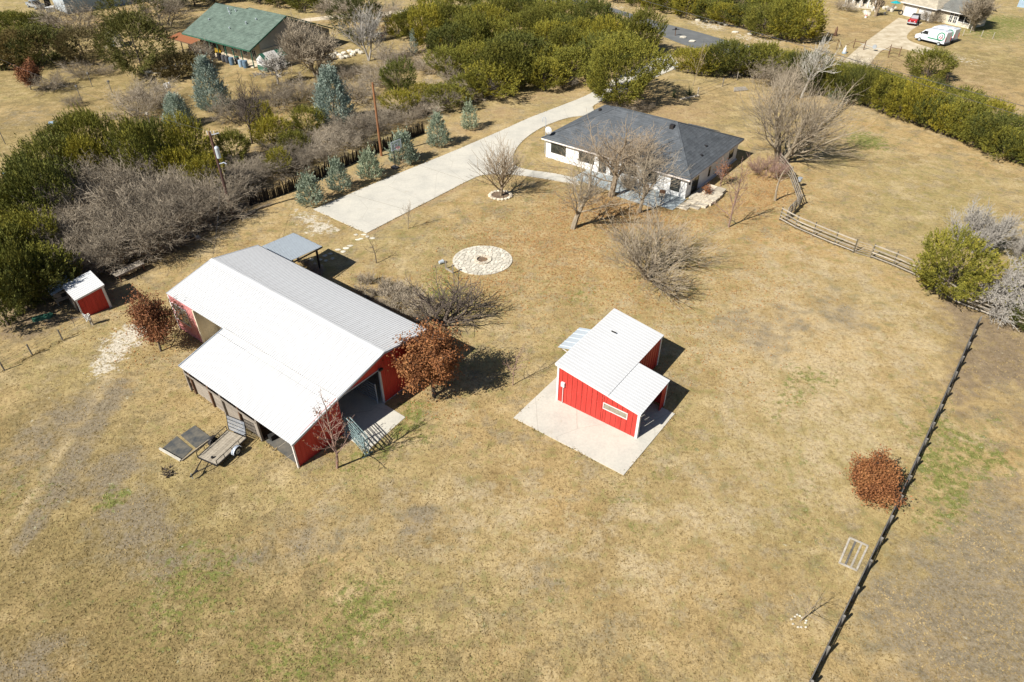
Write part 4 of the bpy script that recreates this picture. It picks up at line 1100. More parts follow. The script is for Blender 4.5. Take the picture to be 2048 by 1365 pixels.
e = .5
a, b, c, d = (-e, -e, 2.65), (Wf + e, -e, 2.65), (Wf + e, Df + e, 2.65), (-e, Df + e, 2.65)
t0, t1 = (2.6, 3.4, 5.3), (5.0, 3.4, 5.3)
courses(fh, [a, b, t1, t0], 'roof_slope', tanroof)
courses(fh, [b, c, t1], 'roof_slope', tanroof)
courses(fh, [d, a, t0], 'roof_slope', tanroof)
courses(fh, [c, d, t0, t1], 'roof_slope', tanroof)
m = MB()
m.bar((-e, -e - .02, 2.56), (Wf + e, -e - .02, 2.56), .05, .18)
m.bar((Wf + e + .02, -e, 2.56), (Wf + e + .02, Df, 2.56), .05, .18)
m.build('fascia', M['white_trim'], fh)
m = MB()
m.box(Wf + .02, 11.9, 1.7, 1.95, 0, 2.8)
m.box(14.6, 14.8, 1.7, 7, 0, 2.6)
m.box(Wf + .02, 14.58, 6.8, 7, 0, 3.2)
m.box(11.91, 14.58, 1.7, 1.9, 0, .9)
m.build('wing_wall', M['cream'], fh)
courses(fh, [(Wf - .1, 1.0, 2.55), (15.2, 1.0, 2.55), (15.2, 5.2, 4.4), (Wf - .1, 5.2, 4.4)], 'roof_slope', M['grey_shingle'])
courses(fh, [(15.2, 9.2, 2.55), (Wf - .1, 9.2, 2.55), (Wf - .1, 5.2, 4.4), (15.2, 5.2, 4.4)], 'roof_slope', M['grey_shingle'])
MB().bar((Wf + .5, .97, 2.46), (15.2, .97, 2.46), .05, .18).build('fascia', M['white_trim'], fh)
for x in (10.4, 11.4):
    window(fh, (x, 1.7, 1.35), (1, 0), (0, -1), .85, 2.0, 2, 3, M['white_trim'], .08)
MB().box(11.95, 14.55, 2.2, 2.25, .9, 2.5).build('screen', M['dark'], fh)
for x in (11.95, 13.3, 14.6):
    MB().box(x - .06, x + .06, 1.68, 1.8, 0, 2.5).build('porch_post', M['white_trim'], fh)
m = MB()
for k in range(12):
    m.box(12.05 + k * .21, 12.1 + k * .21, 1.62, 1.66, .15, .85)
m.box(11.9, 14.6, 1.6, 1.67, .85, .95)
m.build('porch_railing', M['white_trim'], fh)
# left wing of that house, mostly cut by the picture's top edge
lw0 = P(1688, 13)
lw = thing('white_porch_house', 'white columned porch front at the top edge left of the garage', 'house', lw0, R(-25))
MB().box(0, 6.5, 1.4, 7, 0, 3.0).build('wall', M['cream'], lw)
for x in (.1, 1.7, 3.3, 4.9, 6.3):
    MB().tube([(x, .1, 0), (x, .1, 2.8)], .16, 10).build('column', M['white_trim'], lw)
MB().box(-.3, 6.8, -.3, 7.2, 2.8, 3.1).build('porch_roof', M['white_trim'], lw)
for x in (.9, 2.5, 4.1):
    window(lw, (x, 1.4, 1.5), (1, 0), (0, -1), 1.0, 1.8, 1, 2, M['white_trim'])
MB().box(-.4, 6.9, -.6, 1.38, -.05, .18).build('porch_floor', M['palestone'], lw)
# blue shed cut by the upper right corner
bs = thing('blue_shed', 'pale blue metal shed at the upper right picture corner', 'shed', P(2034, 14), R(-50))
wall_panels(bs, (0, 0), (6, 0), 0, 2.6, 2.6, .6, M['bluegrey'], (0, -1))
wall_panels(bs, (0, 0), (0, 5), 0, 2.6, 2.6, .6, M['bluegrey'], (-1, 0))
sheet_roof(bs, (-.2, -.2, 2.6), (6.2, -.2, 2.6), None, (-.2, 2.5, 3.4), .9, 2, M['galv'])

# ------------------------------------------------------------------ vehicles
def body(poly, half, mats, name, parent):
    """side outline in x/z; half(z) gives the half width at that height"""
    n = len(poly)
    vs = [(x, -half(z), z) for x, z in poly] + [(x, half(z), z) for x, z in poly]
    fs = [tuple(range(n)), tuple(range(2 * n - 1, n - 1, -1))] + [((i + 1) % n, i, n + i, n + (i + 1) % n) for i in range(n)]
    return MB().add(vs, fs).build(name, mats, parent)
def side_plate(poly, half, s, off=.012):
    m = MB()
    n = len(poly)
    vs = [(x, s * (half(z) + off), z) for x, z in poly] + [(x, s * (half(z) + .002), z) for x, z in poly]
    fs = [tuple(range(n)), tuple(range(2 * n - 1, n - 1, -1))] + [((i + 1) % n, i, n + i, n + (i + 1) % n) for i in range(n)]
    return m.add(vs, fs)
def wheel(parent, x, y, r, w, rimm):
    t = MB().tube([(x, y - w / 2, r), (x, y + w / 2, r)], r, 18).build('wheel', M['rubber'], parent)
    s = 1 if y > 0 else -1
    MB().tube([(x, y + s * (w / 2 - .01), r), (x, y + s * (w / 2 + .02), r)], r * .6, 14).build('rim', rimm, t)
def van(loc, rz, label):
    t = thing('work_van', label, 'van', loc, rz, 'white work vans parked by the garage')
    half = lambda z: 1.02 if z < 1.25 else 1.02 - (z - 1.25) * .11
    # x forward, rear at 0
    out = [(0.0, .45), (5.75, .45), (5.9, .62), (5.92, .95), (5.8, 1.16), (5.15, 1.40), (4.45, 2.12), (4.15, 2.34), (3.4, 2.52), (.15, 2.55), (.02, 2.42)]
    body(out, half, M['vanwhite'], 'body', t)
    body([(-.06, .42), (5.6, .42), (5.6, .5), (-.06, .5)], lambda z: 1.04, M['plasticgrey'], 'sill', t)
    m = MB(); m.box(5.55, 5.98, -1.0, 1.0, .38, .72); m.build('front_bumper', M['plasticgrey'], t)
    m = MB(); m.box(-.14, .06, -.98, .98, .4, .66); m.build('rear_bumper', M['plasticgrey'], t)
    m = MB()
    for s in (-1, 1):
        m.add([(5.13, s * .9, 1.43)], [])
    w = MB().plate((5.10, -.90, 1.45), (5.10, .90, 1.45), (4.47, .80, 2.13), (4.47, -.80, 2.13), -.02)
    w.build('windscreen', M['glass'], t)
    for s in (-1, 1):
        side_plate([(4.85, 1.48), (3.55, 1.48), (3.62, 2.05), (4.32, 2.05)], half, s).build('side_window', M['glass'], t)
        side_plate([(3.4, .92), (.75, .92), (.75, 1.1), (3.4, 1.1)], half, s).build('green_band', M['vangreen'], t)
        for k in range(1):
            # round emblem: green ring with dark red marks
            ring = MB()
            n = 28
            cx, cz, r0_, r1_ = .95, 1.62, .58, .76
            vs, fs = [], []
            for i in range(n):
                a = 2 * math.pi * i / n
                for rr in (r0_, r1_):
                    z = cz + rr * math.sin(a)
                    vs.append((cx + rr * math.cos(a), s * (half(z) + .012), z))
            fs = [(2 * i, 2 * i + 1, 2 * ((i + 1) % n) + 1, 2 * ((i + 1) % n)) for i in range(n)]
            ring.add(vs, fs).build('emblem_ring', M['vangreen'], t)
            side_plate([(1.2, 1.28), (1.35, 1.28), (1.12, 1.72), (.98, 1.72)], half, s).build('emblem_mark', M['vanred'], t)
            side_plate([(.85, 1.2), (1.0, 1.2), (.78, 1.62), (.64, 1.62)], half, s).build('emblem_mark', M['vanred'], t)
            side_plate([(.55, 1.38), (.68, 1.38), (.9, 1.98), (.78, 2.02)], half, s).build('emblem_mark', M['plasticgrey'], t)
        side_plate([(3.2, 1.72), (2.35, 1.72), (2.35, 1.80), (3.2, 1.80)], half, s).build('faint_print', M['bluegrey'], t)
        MB().box(4.75, 4.95, s * 1.04 - .09, s * 1.04 + .09, 1.42, 1.68).build('mirror', M['plasticgrey'], t)
        m = MB(); m.box(5.7, 5.9, s * .82 - .14, s * .82 + .14, .92, 1.14); m.build('headlight', M['rim'], t)
        m = MB(); m.box(-.03, .02, s * .9 - .07, s * .9 + .07, .9, 1.7); m.build('tail_light', M['vanred'], t)
        for x in (.95, 4.85):
            wheel(t, x, s * .93, .36, .26, M['rim'])
    rk = MB()
    for x in (.5, 1.8, 3.0):
        rk.bar((x, -.8, 2.68), (x, .8, 2.68), .06, .05)
        for s in (-1, 1):
            rk.bar((x, s * .78, 2.53), (x, s * .78, 2.68), .05, .05)
    rk.build('roof_rack', M['grey_trim'], t)
    return t
wr, wf_ = P(1881.5, 90.5), P(1840, 80.5)
vdir = (wf_ - wr).normalized()
vaz = math.atan2(vdir.y, vdir.x)
van(wr - vdir * .95, vaz, 'white work van with round green emblem, the nearer of the pair')
wr2 = P(1898, 84)
van(wr2 - vdir * .95, vaz + .04, 'white work van with green emblem, half hidden behind the other van')

jf, jb = P(1822, 52), P(1837, 38)
jd = (jf - jb).normalized()
jp = thing('red_jeep', 'red off-road car with black soft top in front of the garage', 'car', jf - jd * 3.7, math.atan2(jd.y, jd.x))
hj = lambda z: .78
body([(.2, .55), (3.75, .55), (3.75, 1.02), (3.6, 1.12), (2.35, 1.16), (2.3, 1.1), (.2, 1.1)], hj, M['redpaint'], 'body', jp)
body([(.25, 1.1), (2.4, 1.1), (2.05, 1.78), (1.9, 1.84), (.4, 1.80)], lambda z: .76 - (z - 1.1) * .1, M['black'], 'soft_top', jp)
MB().plate((2.44, -.66, 1.18), (2.44, .66, 1.18), (2.10, .60, 1.74), (2.10, -.60, 1.74), -.02).build('windscreen', grime('bright_windscreen', (0.35, 0.36, 0.38), (0.2, 0.2, 0.22), 1.5, 0.08), jp)
for s in (-1, 1):
    m = MB(); m.prof([(2.55, .72), (2.75, 1.02), (3.5, 1.02), (3.72, .78), (3.62, .76), (3.4, .93), (2.85, .93), (2.68, .7)], .3, (0, s * .82, 0)); m.build('front_fender', M['black'], jp)
    m = MB(); m.prof([(.25, .72), (.4, 1.0), (1.15, 1.0), (1.35, .72), (1.25, .7), (1.05, .92), (.5, .92), (.35, .7)], .28, (0, s * .82, 0)); m.build('rear_fender', M['black'], jp)
    wheel(jp, 3.12, s * .78, .40, .27, M['rim'])
    wheel(jp, .8, s * .78, .40, .27, M['rim'])
    MB().tube([(3.74, s * .42, .86), (3.80, s * .42, .86)], .11, 12).build('headlight', M['rim'], jp)
MB().box(3.78, 4.0, -.85, .85, .5, .68).build('front_bumper', M['rim'], jp)
m = MB()
for k in range(7):
    m.box(3.752, 3.765, -.25 + k * .075, -.21 + k * .075, .68, 1.0)
m.build('grille', M['black'], jp)
wheel(jp, .05, 0, .36, .01, M['black']) if False else None

pf = P(52, 10)
pk = thing('silver_pickup', 'silver pickup truck parked at the upper left picture edge', 'pickup', P(84, 20), math.atan2((pf - P(84, 20)).y, (pf - P(84, 20)).x))
hp_ = lambda z: .95 if z < 1.05 else .95 - (z - 1.05) * .18
body([(0, .5), (5.4, .5), (5.45, .85), (5.3, 1.05), (3.9, 1.12), (3.25, 1.72), (1.95, 1.76), (1.8, 1.1), (0, 1.08)], hp_, M['silver'], 'body', pk)
MB().plate((3.92, -.84, 1.14), (3.92, .84, 1.14), (3.27, .74, 1.70), (3.27, -.74, 1.70), -.02).build('windscreen', M['glass'], pk)
for s in (-1, 1):
    side_plate([(3.7, 1.14), (2.0, 1.14), (2.1, 1.64), (3.2, 1.62)], hp_, s).build('side_window', M['glass'], pk)
    for x in (.95, 4.4):
        wheel(pk, x, s * .86, .37, .25, M['rim'])
MB().box(.1, 1.75, -.82, .82, 1.081, 1.1).build('bed_liner', M['black'], pk)
MB().box(5.4, 5.55, -.9, .9, .48, .7).build('front_bumper', M['rim'], pk)
wsh = MB().box(1.78, 1.95, -.7, .7, 1.1, 1.7)
wsh.build('rear_window', M['glass'], pk)

# ------------------------------------------------------------------ sheds at the upper left
gb0, gb1, gb2 = P(112, 19), P(136, 29), P(165, 22)
gaz = math.atan2((gb1 - gb0).y, (gb1 - gb0).x)
gb = thing('grey_metal_barn', 'pale grey metal building at the upper left edge', 'barn', gb0, gaz)
Lg = (gb1 - gb0).length
wall_panels(gb, (0, 0), (Lg, 0), 0, 4.4, 4.4, .62, M['galv'], (0, -1), rib=.02)
wall_panels(gb, (Lg, 0), (Lg, 14), 0, 4.4, 4.4, .9, M['bluegrey'], (1, 0), rib=.02)
wall_panels(gb, (0, 0), (0, 14), 0, 4.4, 4.4, .9, M['white_metal'], (-1, 0), rib=.02)
sheet_roof(gb, (-.2, -.2, 4.4), (-.2, 14, 4.4), None, (Lg / 2, -.2, 5.2), .95, 2, M['white_metal']) if False else None
m = MB()
m.plate((-.2, -.3, 4.42), (Lg / 2, -.3, 5.2), (Lg / 2, 14, 5.2), (-.2, 14, 4.42), .04)
m.plate((Lg / 2, -.3, 5.2), (Lg + .2, -.3, 4.42), (Lg + .2, 14, 4.42), (Lg / 2, 14, 5.2), .04)
m.add([(0, -.03, 4.4), (Lg, -.03, 4.4), (Lg / 2, -.03, 5.16)], [(0, 1, 2)])
m.build('roof', M['white_metal'], gb)
# cream quonset hut half hidden by the live oak
qz = P(226, 97)
qh = thing('arched_hut', 'cream arched hut half hidden behind the live oak', 'hut', qz, R(18))
m = MB()
n = 12
ql, qr, qhh = 3.4, 1.6, 2.5
ring = lambda y: [(qr * math.cos(math.pi * k / n), y, qhh * math.sin(math.pi * k / n) ** .8) for k in range(n + 1)]
vs = ring(0) + ring(ql)
fs = [(k, k + 1, n + 2 + k, n + 1 + k) for k in range(n)] + [tuple(range(n, -1, -1)), tuple(range(n + 1, 2 * n + 2))]
m.add(vs, fs).build('shell', M['cream'], qh)
MB().box(-.45, .45, -.03, .0, 0, 1.8).build('door', M['bluegrey'], qh)
# ------------------------------------------------------------------ trees
class TB:
    """fast tube/leaf collector on plain lists"""
    def __init__(s, seed):
        s.v, s.f = [], []
        s.r = random.Random(seed)
        s.tips = []
    def seg(s, pts, rads, n):
        v, f = s.v, s.f
        b0 = len(v)
        k = len(pts)
        d = pts[-1] - pts[0]
        ref = Vector((1, 0, 0)) if abs(d.x) < abs(d.y) else Vector((0, 1, 0))
        for i in range(k):
            dd = pts[min(i + 1, k - 1)] - pts[max(i - 1, 0)]
            a = dd.cross(ref)
            if a.length < 1e-6:
                a = Vector((1, 0, 0))
            a.normalize()
            b = dd.cross(a)
            b.normalize()
            r = rads[i]
            for j in range(n):
                t = 6.28318 * j / n
                p = pts[i] + a * (r * math.cos(t)) + b * (r * math.sin(t))
                v.append((p.x, p.y, p.z))
        for i in range(k - 1):
            o = b0 + i * n
            for j in range(n):
                j2 = (j + 1) % n
                f.append((o + j, o + j2, o + n + j2, o + n + j))
    def mesh(s, name, mat):
        me = bpy.data.meshes.new(name)
        me.from_pydata(s.v, [], s.f)
        me.materials.append(mat)
        return me

def rand_unit(r):
    while True:
        v = Vector((r.uniform(-1, 1), r.uniform(-1, 1), r.uniform(-1, 1)))
        if .05 < v.length < 1:
            return v.normalized()

def grow(tb, p, d, L, rad, lev, o):
    """one limb and what forks from it; o holds the habit of the tree"""
    r = tb.r
    maxl = o['levels']
    ns = 5 if lev == 0 else (4 if lev == 1 else (3 if lev < maxl else 2))
    pts, rads = [p.copy()], [rad]
    dirs = []
    for i in range(ns):
        d = (d + rand_unit(r) * o['wob'] * (0.55 if lev == 0 else 1.0) + Z * (o['up'] if lev else 0.0)).normalized()
        if d.z < o.get('minz', -.15) and lev > 0:
            d.z = o.get('minz', -.15)
            d.normalize()
        p = p + d * (L / ns)
        pts.append(p.copy())
        dirs.append(d.copy())
        rads.append(max(o['tw'], rad * (1 - (i + 1) / ns * (1 - o['taper']))))
    n = 7 if lev == 0 else (5 if lev == 1 else (4 if lev == 2 and maxl > 3 else 3))
    tb.seg(pts, rads, n)
    if lev >= maxl:
        tb.tips.append((pts[-1], d))
        tb.tips.append((pts[1], d))
        return
    if lev >= maxl - 1:
        tb.tips.append((pts[-1], d))
    k = o['kids'][min(lev, len(o['kids']) - 1)]
    st = o['start'] if lev == 0 else 0.15
    ph = r.random() * 6.28
    for c in range(k):
        f = st + (1 - st) * (c + r.random() * .8) / k
        f = min(f, .99)
        i = min(int(f * ns), ns - 1)
        q = pts[i] + (pts[i + 1] - pts[i]) * (f * ns - i)
        base = dirs[i]
        ph += 2.4 + r.uniform(-.5, .5)
        a = base.orthogonal().normalized()
        b = base.cross(a)
        side = a * math.cos(ph) + b * math.sin(ph)
        ang = o['ang'] * r.uniform(.7, 1.25)
        nd = (base * math.cos(ang) + side * math.sin(ang)).normalized()
        ll = L * o['ratio'] * r.uniform(.7, 1.15) * (1.0 if lev == 0 else (1.15 - .5 * f))
        if lev == 0:
            ll *= o.get('crown', 1.0) * (1.25 - .55 * (f - st) / (1 - st + 1e-6))
        rr = max(o['tw'], rads[i] * o['rr'] * r.uniform(.75, 1.05))
        grow(tb, q, nd, ll, rr, lev + 1, o)
    # the leader goes on
    if lev > 0 or o.get('leader', True):
        grow(tb, pts[-1], d, L * o['ratio'] * .9, rads[-1], lev + 1, o)

HABIT = dict(levels=4, kids=[8, 5, 4, 3], start=.3, ang=.75, ratio=.62, rr=.54, taper=.46, wob=.22, up=.10, tw=.008)
def bare(name, seed, h, **kw):
    o = dict(HABIT)
    o.update(kw)
    tb = TB(seed)
    stems = o.get('stems', 1)
    r = tb.r
    for s in range(stems):
        lean = o.get('lean', .08)
        a = 6.28 * s / stems + r.uniform(-.4, .4)
        d = Vector((math.cos(a) * lean * r.uniform(.5, 1.3), math.sin(a) * lean * r.uniform(.5, 1.3), 1)).normalized()
        p = Vector((math.cos(a), math.sin(a), 0)) * (o.get('stem_r', .0))
        grow(tb, p - Z * .1, d, o.get('trunk', .36) * h * r.uniform(.85, 1.1), o.get('r0', h * .018), 0, o)
    zz = max(v[2] for v in tb.v)
    k = h / zz
    w = o.get('wide', 1.0)
    tb.v = [(x * k * w, y * k * w, z * k) for x, y, z in tb.v]
    tb.tips = [(Vector((t.x * k * w, t.y * k * w, t.z * k)), d) for t, d in tb.tips]
    return tb

def leaf_mesh(name, centres, r, mat, size, per, spread, droop=0.0, asp=.55):
    v, f = [], []
    for c in centres:
        for _ in range(per):
            q = c + Vector((r.gauss(0, spread), r.gauss(0, spread), r.gauss(0, spread * .8)))
            a = rand_unit(r) * (size * r.uniform(.6, 1.3))
            a.z -= droop * size
            b = a.cross(rand_unit(r))
            if b.length < 1e-5:
                continue
            b = b.normalized() * (a.length * asp)
            i = len(v)
            for w in (q - a * .5, q + b * .5, q + a * .5, q - b * .5):
                v.append((w.x, w.y, w.z))
            f.append((i, i + 1, i + 2, i + 3))
    me = bpy.data.meshes.new(name)
    me.from_pydata(v, [], f)
    me.materials.append(mat)
    return me

def plume_crown(seed, rx, rz, z0, n, size, mat, shape='round', per=9, name='crown', lobes=6, up=.5):
    """juniper-like crown: many feathery tufts, each a tapering brush of fine sprays, standing out of a lobed volume"""
    r = random.Random(seed)
    v, f = [], []
    lob = [(r.uniform(0, 6.28), r.uniform(-.5, .9), r.uniform(.25, .6)) for _ in range(lobes * 2)]
    k_in = .66
    for i in range(n):
        u = r.uniform(-1, 1)
        a = r.uniform(0, 6.28)
        if shape == 'cone':
            hgt = r.random() ** 1.3
            rad = rx * (1 - hgt) ** .6 * min(1, .72 + hgt * 1.6) * (.35 + .55 * r.random() ** .5) * (1 + .14 * math.sin(7 * a + hgt * 14))
            p = Vector((math.cos(a) * rad, math.sin(a) * rad, z0 + hgt * rz * .93))
            out = Vector((math.cos(a), math.sin(a), .55 + hgt * 1.1)).normalized()
        else:
            k = .80
            for la, lu, lw in lob:
                dd = (math.cos(a - la) * math.sqrt(max(0, 1 - u * u)) * math.sqrt(max(0, 1 - lu * lu)) + u * lu)
                k += lw * max(0, dd - .80) * 3.2
            k *= k_in + (1 - k_in) * r.random() ** .4
            s = math.sqrt(max(0, 1 - u * u))
            if shape == 'bush':
                s = max(s, .72) if u < 0 else s
            out = Vector((math.cos(a) * s, math.sin(a) * s, u))
            p = Vector((out.x * rx * k, out.y * rx * k, z0 + rz / 2 + u * rz / 2 * min(k, 1.2)))
            out = (out + Z * up).normalized()
        axis = (out + Z * .35 + rand_unit(r) * .35).normalized()
        T = size * r.uniform(.7, 2.1)
        if r.random() < .10:
            T *= 1.7
            axis = (axis + Z * .9).normalized()
        for q_ in range(per):
            t = (q_ + r.random()) / per
            w = (1 - t * .85) * T * .24
            q = p + axis * (T * t) + rand_unit(r) * w
            d = (axis + rand_unit(r) * .6).normalized()
            L = size * .42 * r.uniform(.6, 1.2)
            b = d.cross(rand_unit(r))
            if b.length < 1e-4:
                continue
            b = b.normalized() * (L * .27)
            j = len(v)
            e = q + d * L
            for x in (q - b, q + b, e):
                v.append((x.x, x.y, x.z))
            f.append((j, j + 1, j + 2))
    me = bpy.data.meshes.new(name)
    me.from_pydata(v, [], f)
    me.materials.append(mat)
    return me

def trunk_mesh(h, r0, seed, mat, forks=3):
    tb = TB(seed)
    d = Vector((tb.r.uniform(-.1, .1), tb.r.uniform(-.1, .1), 1)).normalized()
    grow(tb, Vector((0, 0, -.1)), d, h, r0, 0, dict(HABIT, levels=1, kids=[5], start=.3, ratio=.5))
    return tb.mesh('trunk', mat)

def tree(name, label, cat, loc, rz, parts, sc=(1, 1, 1), group=None):
    t = thing(name, label, cat, loc, rz, group)
    t.scale = sc
    for pn, me in parts:
        o = bpy.data.objects.new(pn, me)
        link(o, t)
    return t

# ---- single bare trees: (pixel of the foot, height, habit, bark, label)
def bare_tree(name, label, px, py, h, seed, bark, rz=0, group=None, leaves=None, cat='tree', **kw):
    tb = bare(name, seed, h, **kw)
    parts = [('trunk', tb.mesh('trunk', bark))]
    if leaves:
        lm, size, per, spread, frac = leaves
        pts = [t for t, d in tb.tips if tb.r.random() < frac]
        parts.append(('crown', leaf_mesh('crown', pts, tb.r, lm, size, per, spread)))
    return tree(name, label, cat, P(px, py), rz, parts, group=group)

bare_tree('bare_tree', 'leafless young tree with upright fan branches inside the stone ring', 1001, 392, 7.4, 11, M['bark_tan'], levels=3, kids=[13, 6, 4], start=.22, ang=.55, ratio=.85, up=.13, trunk=.32, wob=.08, r0=.13, tw=.009, crown=1.0, wide=1.65)
bare_tree('bare_tree', 'leafless tree with stout pale trunk left of the patio', 1146, 457, 8.8, 12, M['bark'], levels=4, kids=[8, 5, 4, 2], start=.42, ang=.68, ratio=.70, up=.08, trunk=.34, r0=.19, tw=.009, wide=1.25)
bare_tree('bare_tree', 'big spreading leafless tree rising from the patio edge before the roof', 1221, 392, 10.2, 13, M['bark_tan'], levels=4, kids=[10, 7, 5, 4], start=.36, ang=.8, ratio=.68, up=.08, trunk=.34, r0=.19, rr=.5, tw=.0065, wide=1.7)
bare_tree('bare_tree', 'slim leafless tree in front of the patio right of the big tree', 1279, 425, 9.0, 14, M['bark'], levels=4, kids=[8, 6, 4, 3], start=.36, ang=.75, ratio=.66, up=.07, trunk=.38, r0=.14, tw=.0075, wide=1.5)
bare_tree('bare_tree', 'bushy many-stemmed leafless tree with wide spray of branches on the lawn', 1296, 556, 6.8, 15, M['bark'], levels=4, kids=[5, 4, 4, 3], start=.25, ang=.6, ratio=.76, up=.06, trunk=.30, stems=5, lean=.8, stem_r=.12, r0=.11, tw=.0075, wide=1.3)
bare_tree('bare_tree', 'slender leafless tree with reddish twigs right of the stone steps', 1457, 455, 8.4, 16, M['bark_red'], levels=4, kids=[13, 5, 3, 2], start=.2, ang=.8, ratio=.34, up=.08, trunk=.72, r0=.10, tw=.008)
bare_tree('bare_tree', 'huge leafless tree with wide crown over the fence corner', 1562, 322, 13.2, 17, M['bark'], levels=4, kids=[6, 5, 4, 3], start=.2, ang=.62, ratio=.74, up=.10, trunk=.34, stems=4, lean=.32, stem_r=.35, r0=.24, tw=.009, wide=1.25)
bare_tree('pale_tree', 'white-barked leafless tree behind the huge fence-corner tree', 1602, 196, 10.5, 18, M['bark_white'], levels=4, kids=[9, 5, 4, 2], start=.3, ang=.55, ratio=.6, up=.09, trunk=.45, r0=.17, tw=.014)
bare_tree('bare_tree', 'low twisted dark-limbed tree behind the red oak', 888, 645, 4.4, 19, M['bark_dark'], levels=3, kids=[4, 5, 4], start=.1, ang=.7, ratio=.85, up=.03, trunk=.3, stems=4, lean=.9, stem_r=.1, r0=.12, tw=.012, wob=.3, wide=1.35)
bare_tree('small_tree', 'stunted little tree with bent top beside the carport shadow', 753, 527, 2.9, 20, M['bark_dark'], levels=2, kids=[6, 4], start=.5, ang=1.0, ratio=.45, up=.0, trunk=.7, r0=.06, tw=.008, wob=.25)
bare_tree('small_tree', 'thin grey sapling at the edge of the driveway end', 816, 458, 3.6, 21, M['bark'], levels=3, kids=[7, 4, 3], start=.2, ang=.5, ratio=.6, up=.12, trunk=.5, r0=.04, tw=.006)
bare_tree('small_tree', 'young reddish leafless tree left of the small red barn', 1026, 771, 3.7, 22, M['bark_red'], levels=3, kids=[12, 4, 3], start=.35, ang=1.0, ratio=.38, up=.06, trunk=.75, r0=.05, tw=.006)
bare_tree('small_tree', 'slim leafless tree with few brown leaf tufts before the barn front', 674, 936, 7.4, 23, M['bark_red'], levels=3, kids=[16, 5, 4], start=.28, ang=.85, ratio=.36, up=.10, trunk=.78, r0=.09, tw=.008, leaves=(M['brownoak'], .14, 2, .10, .05))
bare_tree('small_tree', 'tiny leafless sapling ringed with white stones near the pasture fence', 1599, 1243, 3.2, 24, M['bark'], levels=2, kids=[7, 4], start=.35, ang=.75, ratio=.6, up=.06, trunk=.55, r0=.045, tw=.007)
bare_tree('bare_tree', 'small leafless tree with a few russet leaves beside the house end', 1440, 372, 3.6, 25, M['bark_red'], levels=3, kids=[8, 5, 3], start=.15, ang=.6, ratio=.7, trunk=.4, r0=.06, tw=.008, leaves=(M['redoak'], .2, 3, .22, .16))
bare_tree('bare_shrub', 'low russet-leaved shrub by the porch slab of the white house', 1412, 392, 1.7, 26, M['bark_red'], levels=2, kids=[7, 5], start=.1, ang=.7, ratio=.7, stems=3, lean=.6, r0=.03, tw=.007, leaves=(M['redoak'], .16, 3, .14, .5), cat='shrub')
bare_tree('bare_shrub', 'greyish leafless shrub under the big tree on the patio', 1255, 378, 2.2, 27, M['bark_brush'], levels=3, kids=[6, 5, 4], start=.05, ang=.6, ratio=.75, stems=5, lean=.8, r0=.03, tw=.008, cat='shrub')
bare_tree('bare_tree', 'old snag trunk leaning at the fence bend', 1550, 402, 4.4, 28, M['bark'], levels=2, kids=[3, 2], start=.6, ang=.6, ratio=.3, trunk=.8, r0=.14, tw=.02, lean=.05)
bare_tree('bare_shrub', 'reddish thicket of twigs at the foot of the huge fence-corner tree', 1535, 350, 2.6, 29, M['bark_red'], levels=3, kids=[7, 5, 4], start=.05, ang=.7, ratio=.75, stems=7, lean=.9, stem_r=.6, r0=.03, tw=.008, cat='shrub')
# brush behind the barn
for i, (px, py, h, lab) in enumerate(((770, 600, 1.8, 'dry grey brush behind the barn, nearest the carport'), (800, 612, 2.0, 'dry tangled brush in the middle of the barn back wall'), (835, 628, 2.0, 'dry brush beside the twisted dark tree'), (745, 580, 1.4, 'small dry brush clump close to the carport shadow'))):
    bare_tree('dry_brush', lab, px, py, h, 40 + i, M['bark_brush'], group='brush behind the barn', levels=3, kids=[6, 5, 4], start=.05, ang=.7, ratio=.78, stems=7, lean=1.0, stem_r=.5, r0=.025, tw=.007, cat='brush', wide=1.3)
for i, (px, py) in enumerate(((612, 533), (628, 545), (640, 552))):
    bare_tree('grey_bush', ('pale grey twiggy bush under the carport, nearest the barn ridge', 'pale grey twiggy bush under the carport, middle of three', 'pale grey twiggy bush under the carport, furthest right')[i], px, py, 1.1, 50 + i, M['bark_grey'], group='bushes under the carport', levels=2, kids=[8, 5], start=.05, ang=.6, ratio=.8, stems=5, lean=.6, r0=.02, tw=.008, cat='shrub')

# ---- red oaks with leaves on
def oak(label, px, py, h, wide, seed, mat, per, size, rz=0, trunk=.34, start=.25, n=3):
    tb = bare('oak', seed, h * .97, levels=n, kids=[14, 7, 5], start=start, ang=.95, ratio=.55, up=.06, trunk=.62, r0=h * .02, tw=.010, wide=wide)
    parts = [('trunk', tb.mesh('trunk', M['bark_dark'])), ('crown', leaf_mesh('crown', [t for t, d in tb.tips], tb.r, mat, size, per, .24))]
    return tree('red_oak', label, 'tree', P(px, py), rz, parts)
oak('large rust-red oak at the right front corner of the barn', 868, 792, 7.2, 1.22, 61, M['redoak'], 10, .19)
oak('brown-leaved young oak left of the barn window wall', 322, 703, 5.9, .78, 62, M['brownoak'], 7, .17, n=3, start=.22)
oak('round rust-red oak bush beside the long pasture fence', 1731, 992, 3.5, 1.05, 63, M['redoak'], 13, .15, start=.05)
oak('small dark red oak in the neighbour field at far left', 62, 180, 5.0, 1.0, 64, M['brownoak'], 6, .22)

